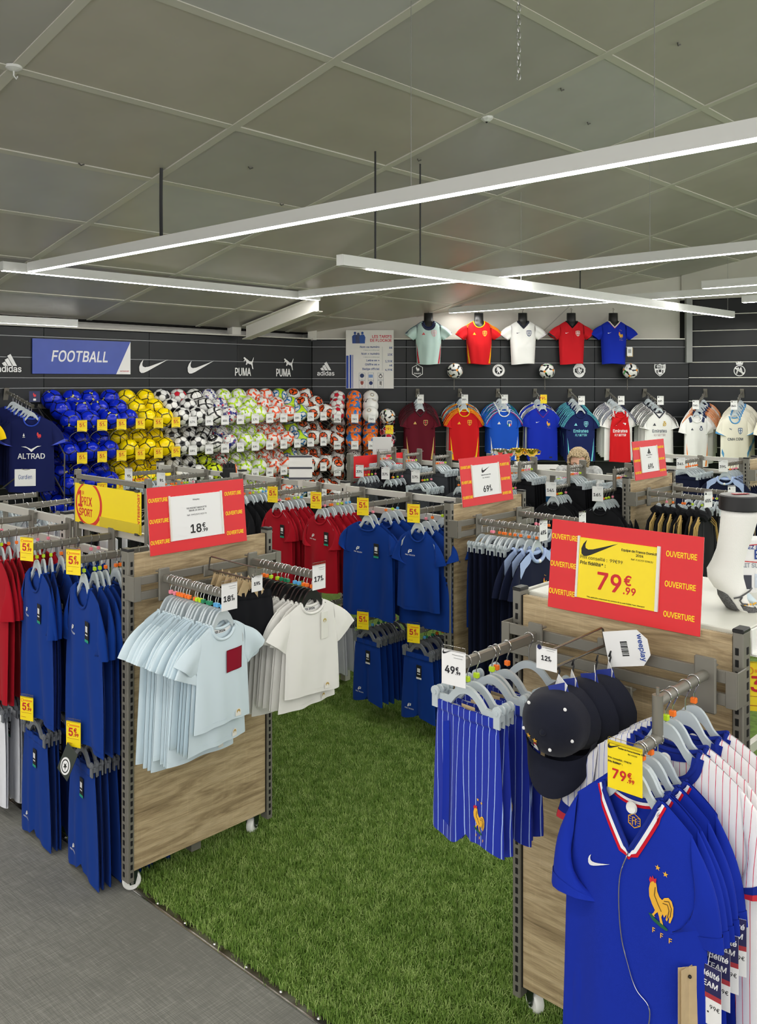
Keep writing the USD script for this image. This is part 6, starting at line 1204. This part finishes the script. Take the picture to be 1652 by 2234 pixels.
for k, (px, pr, n, cn, fl_, br, am, L) in enumerate(wallrows):
    X = (px-826)/F*YW; a = onback(X, 1.935, .02); w = ORD[k]
    rzk = RZW+3+.9*k
    arm(f'sloping wall arm with {cn} jerseys, {w} from the left on the back wall', a, rzk, L, rx=math.degrees(math.atan(SLOPE)))
    prs = pr if len(pr) == 1 else [pr[0]]+[pr[1+(i % (len(pr)-1))] for i in range(n-1)]
    row(a, rzk, L, n, (L-.06)/n, prs, f'{cn} jersey hanging behind the front one, {w} wall arm', fl_, f'{cn} jerseys on the {w} wall arm', 'football jersey', hw=.14, jit=4, hl=f'{cn} jerseys on the {w} wall arm', slope=SLOPE)
    q = arm_tag(a, rzk, L); tag('yellow' if br is None else 'white', am, f'{"yellow" if br is None else "white"} {am} card at the tip of the {w} wall arm', (q[0], q[1], q[2]-SLOPE*L+.055), RZW, br, .085, .115)
for k, (px, pr, n, cn, fl_, am, L) in enumerate(((1540, [J('rtr'), J('rtb')], 6, 'white with orange shoulders', 'front white training jersey with orange side panels', '54.99', .6), (1620, [J('om')], 7, 'cream with blue collar', 'front cream jersey with CMA CGM letters and blue collar', '84.99', .6), (1700, [J('crm')], 5, 'plain cream', 'front plain cream jersey cut by the right edge of the photo', '84.99', .6))):
    a = onright(s_of(px), 1.935, .02); w = ORD[k]
    arm(f'sloping arm with {cn} jerseys, {w} on the right wall', a, RZR, L, rx=math.degrees(math.atan(SLOPE)))
    row(a, RZR, L, n, (L-.08)/n, [pr[0]]+([pr[1]]*(n-1) if len(pr) > 1 else []), f'{cn} jersey hanging behind the front one, {w} right wall arm', fl_, f'{cn} jerseys on the {w} right wall arm', 'football jersey', hw=.14, jit=4, hl=f'{cn} jerseys on the {w} right wall arm', slope=SLOPE, fronttilt=42)
    if k < 2: q = arm_tag(a, RZR, L); tag('white', am, f'white {am} card at the tip of the {w} right wall arm', (q[0], q[1], q[2]-SLOPE*L+.055), RZW, 'bars', .085, .115)
# rugby jerseys on the ball wall at left
def mk_rug(p, t):
    rooster(p, t, .055, t.z0-.20, .055, False, False); part(p, 'red_rooster', t.drape(sca(R_BODY, .07, .05, t.z0-.21), .0042, .02), ink(220, 50, 66)); part(p, 'logo', t.drape(sca(unary_union([Point(0, .1).buffer(.3), sbox(-.4, -.5, .4, -.35), Polygon([(-.2, .3), (0, .9), (.2, .3)])]), .03, -.07, t.z0-.18), .0028), W_)
    part(p, 'sponsor_bird', t.drape(sca(Polygon([(-1, .28), (-.55, .3), (-.2, .12), (0, .02), (.25, .15), (.6, .34), (1, .34), (.6, .22), (.3, .0), (.08, -.24), (.0, -.26), (-.12, -.12), (-.4, .12), (-.7, .2)]), .095, 0, t.z0-.31), .0028), W_); part(p, 'sponsor', t.letters('ALTRAD', .05, 0, t.z0-.40, True, .95), W_)
JW['rug'] = jersey(320, fabric(22, 30, 84), ink(34, 70, 190), None, mk_rug, cuffm=ink(60, 80, 200), L=.72, S=.195, B=.205, Hh=.215, sl=.23); JW['yel'] = jersey(321, fabric(250, 210, 20)); JW['rugp'] = jersey(322, fabric(22, 30, 84), ink(34, 70, 190), None, None, cuffm=ink(60, 80, 200), L=.72, S=.195, B=.205, Hh=.215, sl=.23)
a = pxv(14, 851, VW-.02); arm('sloping wall arm with navy rugby jerseys left of the footballs', a, 0, .6, rx=math.degrees(math.atan(.24)))
row(a, 0, .6, 7, .07, [J('rug')]+[J('rugp')]*6, 'navy rugby jersey behind the front ALTRAD one', 'front navy rugby jersey with ALTRAD letters and red rooster', 'navy rugby jerseys on the ball wall', 'rugby jersey', hw=.15, jit=4, hl='navy rugby jerseys on the ball wall', slope=.24, fronttilt=-38, inset=.05)
q = arm_tag(a, 0, .6); cd = T('wall_card', 'navy card with red rooster at the tip of the rugby jersey arm', 'card', (q[0], q[1], q[2]-.10), RZW); part(cd, 'plate', cbox(0, 0, 0, .105, .003, .105, .0006), ink(50, 56, 96), False); part(cd, 'rooster', front(sca(R_BODY, .05, -.015, -.01), .0008, -.0016), ink(230, 60, 70), False); part(cd, 'label', front(sbox(-.012, -.04, .014, -.02), .0008, -.0016), W_, False)
a = pxv(-92, 855, VW-.02); row(a, 0, .45, 2, .08, [J('yel')], 'second yellow jersey at the left edge of the photo', 'yellow jersey cut by the left edge of the photo', 'yellow jerseys at the left edge', 'rugby jersey', hw=.14, hl='yellow jerseys at the left edge', slope=.24, fronttilt=-38); arm('sloping wall arm with yellow jerseys at the left edge', a, 0, .45, rx=math.degrees(math.atan(.24)))
# ---------------------------------------------------------------- five jersey busts on the back wall
FORM = M('bust_black', C(26, 26, 28), .35)
def bust_form(p):
    part(p, 'torso', loft([(0, .02, .0, .06, .05, 0), (0, .02, -.10, .062, .055, 0), (0, .02, -.13, .085, .06, 0), (0, .02, -.17, .135, .07, 0), (0, .02, -.3, .13, .085, 0), (0, .02, -.5, .115, .075, 0), (0, .02, -.6, .115, .07, 0)], 28), FORM, True)
    part(p, 'hook', tube([(0, .02, -.01), (0, .02, .03), (.012, .02, .05), (0, .02, .065), (-.012, .02, .05)], .004, 6), STEEL)
def bj(seed, body, collar, marks, stripes=None, vneck=False, side=None, cuffm=None):
    return jersey(seed, body, collar, stripes, marks, None, .575, vneck, None, side, .085, 'football_jersey', .165, .172, -.11, 38, .20, cuffm, .155)
def mk_gre(p, t): adi_mark(p, t, ink(214, 60, 70)); shield(p, t, .07, t.z0-.17, .08, ink(236, 180, 190), ink(206, 222, 222), ink(236, 180, 190)); part(p, 'collar_band', t.drape(unary_union([LineString([(x, z-.02) for x, z in t.neckline(0, 21)]).buffer(.022, cap_style=2)]), .003, .02), ink(26, 34, 70))
def mk_eng(p, t): tick(p, t, ink(30, 40, 70)); shield(p, t, .07, t.z0-.17, .08, ink(60, 70, 110), W_); part(p, 'lions', [t.drape(sca(sbox(-.25, -.3+.25*k, .25, -.18+.25*k), .08, .07, t.z0-.17), .004) for k in range(3)], ink(50, 60, 100)); part(p, 'collar_band', t.drape(LineString([(x, z-.01) for x, z in t.neckline(0, 21)]).buffer(.011, cap_style=2), .003, .02), ink(24, 28, 50))
def mk_por(p, t): tick(p, t, W_); shield(p, t, .07, t.z0-.17, .07, ink(220, 210, 190), ink(190, 50, 50), W_); part(p, 'collar_band', t.drape(LineString([(x, z-.006) for x, z in t.neckline(0, 21)]).buffer(.007, cap_style=2), .003, .02), ink(16, 16, 18))
def mk_fr2(p, t): tick(p, t, W_); rooster(p, t, .045, t.z0-.24, .10); fra_collar(p, t)
busts = [(934, bj(331, fabric(198, 224, 220), NVP, mk_gre, NVP, side=ink(200, 40, 60)), 'pale mint jersey with navy collar on the first wall bust'), (1043, bj(332, SPR, YLW, mk_spa, YLW, side=YLW), 'red jersey with yellow shoulder stripes on the second wall bust'), (1138, bj(333, WHJ, ink(24, 28, 50), mk_eng, None, True, cuffm=ink(220, 214, 220)), 'white jersey with navy collar on the third wall bust'), (1243, bj(334, fabric(204, 30, 40), BLKP, mk_por, None, True, cuffm=ink(18, 20, 22)), 'red jersey with black cuffs on the fourth wall bust'), (1334, bj(335, ROY, W_, mk_fr2, None, True), 'royal blue jersey with gold rooster on the fifth wall bust')]
bf0 = None
for k, (px, mk_, lab) in enumerate(busts):
    q = onback((px-826)/F*YW, 2.972, .12)
    if bf0 is None: bf0 = T('torso_bust', f'black hanging bust, {ORD[k]} from the left over the wall emblems', 'bust', q, RZW); bust_form(bf0)
    else: dup(bf0, f'black hanging bust, {ORD[k]} from the left over the wall emblems', q, RZW)
    garment(('bust', k), mk_, lab, 'football jersey', q, RZW, None)
q = onback((1364-826)/F*YW, 2.057+64/161.4, .22); tg_ = T('hang_tag', 'white swing tag under the sleeve of the royal blue wall jersey', 'tag', q, RZW); part(tg_, 'card', cbox(0, 0, 0, .07, .002, .12, .0004), WHITE, False); part(tg_, 'kraft_card', cbox(.01, .004, -.01, .07, .002, .12, .0004), KRAFT, False); part(tg_, 'print', front(sbox(-.02, -.02, .02, .03), .0008, -.001), ink(160, 160, 160), False)
# ---------------------------------------------------------------- trophies on a low counter, and the woman behind the racks
tc = pxY(1125, 1020, 8.6); tb = T('trophy_counter', 'low grey counter with trophies behind the middle racks', 'counter', (tc[0], tc[1], 0), RZW)
part(tb, 'body', cbox(0, .1, tc[2]/2-.02, .9, .4, tc[2]-.04, .004), MTL, False); part(tb, 'top', cbox(0, .1, tc[2]-.015, .95, .45, .03, .003), M('counter_top', C(200, 200, 196), .4), False)
GOLDM, SILV = M('trophy_gold', C(236, 196, 84), .18, 1.0), M('trophy_silver', C(206, 206, 200), .2, 1.0)
for k, (px, m_, sc_, lab) in enumerate(((1090, SILV, 1.0, 'silver cup with red badge, leftmost trophy'), (1112, SILV, .95, 'silver and red cup, second trophy from the left'), (1130, GOLDM, 1.05, 'gold cup with tall stem, third trophy from the left'), (1160, GOLDM, 1.0, 'gold cup on white base, rightmost trophy'))):
    c = pxY(px, 1020, 8.6-.04*(k % 2)); p = T('trophy', lab, 'trophy', (c[0], c[1], tc[2]), RZW)
    part(p, 'base', lathe([(0, 0), (.036, 0), (.036, .055), (.028, .06), (0, .06)], 8), WHITEG if k > 1 else BLACK, False)
    part(p, 'cup', lathe([(r*sc_, .06+z*sc_) for r, z in ((.012, 0), (.012, .02), (.02, .03), (.01, .04), (.03, .055), (.055, .075), (.068, .105), (.07, .12), (.064, .12), (.05, .08), (0, .07))], 24), m_)
    part(p, 'handle', [tube([(s*.066*sc_, 0, .06+.11*sc_), (s*.088, 0, .06+.10*sc_), (s*.08, 0, .06+.075*sc_), (s*.05*sc_, 0, .06+.07*sc_)], .005, 6) for s in (-1, 1)], m_)
    if k < 2: part(p, 'badge', front(Point(0, 0).buffer(.022), .004, -.056*sc_).apply_translation((0, 0, .06+.085*sc_)), ink(214, 60, 50), False)
# ---------------------------------------------------------------- the woman behind the racks
import manifold3d as m3
def blob(bones, edge=.016, it=10):
    parts_ = []
    for (a_, ra), (b_, rb) in bones:
        sa = m3.Manifold.sphere(ra, 20).translate(tuple(map(float, a_))); sb_ = m3.Manifold.sphere(rb, 20).translate(tuple(map(float, b_)))
        parts_.append(m3.Manifold.batch_hull([sa, sb_]))
    m = m3.Manifold.batch_boolean(parts_, m3.OpType.Add).refine_to_length(edge).to_mesh()
    t = trimesh.Trimesh(m.vert_properties[:, :3], m.tri_verts, process=True); trimesh.smoothing.filter_taubin(t, iterations=it); return t
SKIN = M('skin', C(206, 160, 136), .5, extra={'subsurface_weight': .1})
c = pxY(1263, 1000, 8.45); wm = T('person', 'person with curly grey blond hair and glasses bending down behind the racks', 'person', (c[0], c[1], 0), RZW-14)
hips, ch_, nk, hd = (0, .16, .90), (0, .02, 1.15), (0, -.06, 1.245), (0, -.115, 1.315)
bones = []
for s in (-1, 1):
    bones += [(((s*.09, .16, .88), .10), ((s*.10, .08, .48), .062)), (((s*.10, .08, .48), .06), ((s*.10, .14, .09), .042)), (((s*.10, .14, .06), .04), ((s*.11, .0, .035), .034)),
              (((s*.15, .0, 1.19), .062), ((s*.21, -.12, .98), .046)), (((s*.21, -.12, .98), .044), ((s*.14, -.34, 1.02), .03)), (((s*.06, .02, 1.16), .08), ((s*.15, .0, 1.19), .065)), (((s*.14, -.34, 1.02), .03), ((s*.13, -.40, 1.02), .032))]
    for k in range(4): b0 = np.array((s*(.10+.022*k), -.41, 1.025-.004*k)); bones += [((b0, .0105), (b0+(0, -.045-.006*(k in (1, 2)), -.004), .0095)), ((b0+(0, -.045, -.004), .0095), (b0+(0, -.065, -.034), .008))]
    bones += [(((s*.095, -.37, 1.02), .012), ((s*.07, -.41, 1.0), .0095)), (((s*.07, -.41, 1.0), .0095), ((s*.075, -.44, .985), .0085))]
bones += [((hips, .125), ((0, .10, 1.02), .115)), (((0, .10, 1.02), .115), (ch_, .125)), ((ch_, .10), (nk, .055)), ((nk, .052), (hd, .055))]
part(wm, 'body', blob(bones), SKIN, True)
top = [((hips, .133), ((0, .10, 1.02), .125)), (((0, .10, 1.02), .125), (ch_, .135))]
for s in (-1, 1): top += [(((s*.06, .02, 1.16), .09), ((s*.15, .0, 1.19), .072)), (((s*.15, .0, 1.19), .072), ((s*.20, -.10, 1.01), .056))]
part(wm, 'shirt', blob(top), M('shirt_print', C(170, 172, 172), .85, var=.35, vscale=40), True)
part(wm, 'trousers', blob([b for s in (-1, 1) for b in ((((s*.08, .16, .89), .115), ((s*.10, .08, .48), .074)), (((s*.10, .08, .48), .072), ((s*.10, .14, .12), .058)))]), fabric(40, 44, 60), True)
for s in (-1, 1): part(wm, 'shoe', blob([(((s*.10, .16, .045), .045), ((s*.11, -.03, .035), .038))]), BLACK, True)
# head: an oval sculpted with brow, nose, mouth, chin
hm = trimesh.creation.icosphere(4, 1.0); v = np.array(hm.vertices); x, y, z = v.T
fx, fy, fz = x*.074*(1-.16*np.clip(-z, 0, 1)), y*.095, z*.112
def bump(cx, cz, sx, sz, amt): return amt*np.exp(-((x*.074-cx)/sx)**2-((z*.112-cz)/sz)**2)*(y < -.1)
fy = fy-bump(0, -.012, .011, .03, .022)-bump(0, -.028, .015, .012, .008)+bump(-.03, .008, .015, .012, .010)+bump(.03, .008, .015, .012, .010)-bump(0, .026, .05, .01, .004)-bump(0, -.085, .02, .016, .010)-bump(0, -.052, .02, .006, .005)+bump(0, -.06, .02, .0035, .006)
tilt = 18
H_ = lambda m: mv(m, hd[0], hd[1]-.01, hd[2]-.01, rx=tilt)
part(wm, 'head', H_(trimesh.Trimesh(np.stack([fx, fy, fz], 1), hm.faces, process=False)), SKIN, True)
for s in (-1, 1):
    e = part(wm, 'eye', H_(mv(trimesh.creation.icosphere(2, .0115), s*.030, -.076, .008)), WHITEG, True); part(e, 'iris', H_(mv(trimesh.creation.icosphere(2, .006), s*.030, -.0835, .006)), ink(60, 50, 40), True)
    part(wm, 'eyebrow', H_(tube([(s*.016, -.092, .026), (s*.03, -.09, .030), (s*.046, -.078, .024)], .0028, 6)), ink(140, 116, 90)); part(wm, 'ear', H_(mv(trimesh.creation.icosphere(2, 1.0).apply_scale((.008, .016, .026)), s*.075, .005, -.005)), SKIN, True)
part(wm, 'lips', H_(mv(trimesh.creation.icosphere(2, 1.0).apply_scale((.022, .006, .007)), 0, -.093, -.058)), ink(176, 96, 92), True)
part(wm, 'glasses', [H_(tube([(s*.031+.021*math.cos(a_), -.102, .006+.016*math.sin(a_)) for a_ in np.linspace(0, 6.283, 20, endpoint=False)], .0018, 6, True)) for s in (-1, 1)]+[H_(tube([(-.01, -.102, .01), (.01, -.102, .01)], .0018, 6))]+[H_(tube([(s*.052, -.102, .01), (s*.076, -.07, .01), (s*.078, .01, .006)], .0016, 6)) for s in (-1, 1)], ink(60, 40, 36))
rh = random.Random(5); cur = []
for k in range(230):
    a_ = rh.uniform(0, 2*math.pi); el = rh.uniform(-.25, 1.5); d = np.array((math.cos(el)*math.cos(a_), math.cos(el)*math.sin(a_), math.sin(el)))
    if d[1] < -.45 and d[2] < .62: continue
    cpt = d*np.array((.088, .104, .116))+np.array((0, .014, .004)); r_ = rh.uniform(.014, .024); n1 = np.cross(d, (rh.uniform(-1, 1), rh.uniform(-1, 1), rh.uniform(-1, 1))); n1 /= np.linalg.norm(n1); n2 = np.cross(d, n1)
    cur.append(H_(tube([cpt+n1*r_*math.cos(q)+n2*r_*math.sin(q)*.8+d*.010*(q/6) for q in np.linspace(0, 6.6, 11)], .0075, 5)))
part(wm, 'hair', cur+[H_(mv(trimesh.creation.icosphere(3, 1.0).apply_scale((.083, .094, .108)), 0, .018, .012))], M('hair_greyblond', C(172, 152, 118), .6, var=.25, vscale=60), True)
# ---------------------------------------------------------------- artificial turf
gr = UsdGeom.PointInstancer.Define(stage, '/World/artificial_turf'); keys(gr.GetPrim(), 'short green artificial grass between the racks', 'artificial grass', kind='stuff')
rg_ = random.Random(9); pr_ = []
for k in range(8):
    v, f = [], []
    for b_ in range(15):
        ox, oy, an, L_, ln = rg_.gauss(0, .011), rg_.gauss(0, .011), rg_.uniform(0, 6.28), rg_.uniform(.017, .032), rg_.uniform(.1, 1.0); w_ = rg_.uniform(.0011, .002)
        dx, dy = math.cos(an), math.sin(an); i0 = len(v)
        for q, (hh, of, ww) in enumerate(((0, 0, 1), (.6, .3, .9), (1, 1, .3))):
            cx, cy, cz2 = ox+dx*L_*ln*.75*of, oy+dy*L_*ln*.75*of, L_*hh*(1-.28*ln*of); v += [(cx-dy*w_*ww, cy+dx*w_*ww, cz2), (cx+dy*w_*ww, cy-dx*w_*ww, cz2)]
        for q in (0, 2): f += [(i0+q, i0+q+1, i0+q+3), (i0+q, i0+q+3, i0+q+2)]
    g = [C(142, 172, 84), C(112, 146, 62), C(172, 196, 116), C(128, 160, 74)][k % 4]
    mt = usdkit.material(stage, f'/World/Looks/turf_blade_{k}', {'p': ('principled_bsdf', {'base_color': g, 'roughness': .55, 'specular_ior_level': .3}), 't': ('translucent_bsdf', {'color': g}), 'm': ('mix_closure', {'fac': .25})}, [('p.BSDF', 'm.closure1'), ('t.BSDF', 'm.closure2')], surface='m.closure')
    usdkit.mesh(stage, f'/World/artificial_turf/tuft_{k:03d}', trimesh.Trimesh(v, f, process=False), mt, smooth=False); pr_.append(f'/World/artificial_turf/tuft_{k:03d}')
gr.CreatePrototypesRel().SetTargets([Sdf.Path(q) for q in pr_])
ps, ids, ori = [], [], []; r2 = np.random.RandomState(4); SPC = .0165
for u in np.arange(UE+.02, 4.6, SPC):
    for v_ in np.arange(.55, 5.4, SPC):
        X, Y = u*RX[0]+v_*RX[1], u*RY[0]+v_*RY[1]
        if Y < 1.2: continue
        px, py = 826+F*X/Y, 832+F*H/Y
        if px < 150 or px > 1720 or py > 2330: continue
        ps.append((u+r2.uniform(-.008, .008), v_+r2.uniform(-.008, .008), 0)); n_ = meshkit.noise(np.array([u*5.0, v_*5.0, 3.0])); ids.append(int((r2.randint(0, 4)+(1 if n_ > .55 else 0)*2) % 4+4*r2.randint(0, 2))); a_ = r2.uniform(0, math.pi); ori.append(Gf.Quath(math.cos(a_), 0, 0, math.sin(a_)))
gr.CreatePositionsAttr(Vt.Vec3fArray.FromNumpy(np.array(ps, np.float32))); gr.CreateProtoIndicesAttr(Vt.IntArray(ids)); gr.CreateOrientationsAttr(Vt.QuathArray(ori))
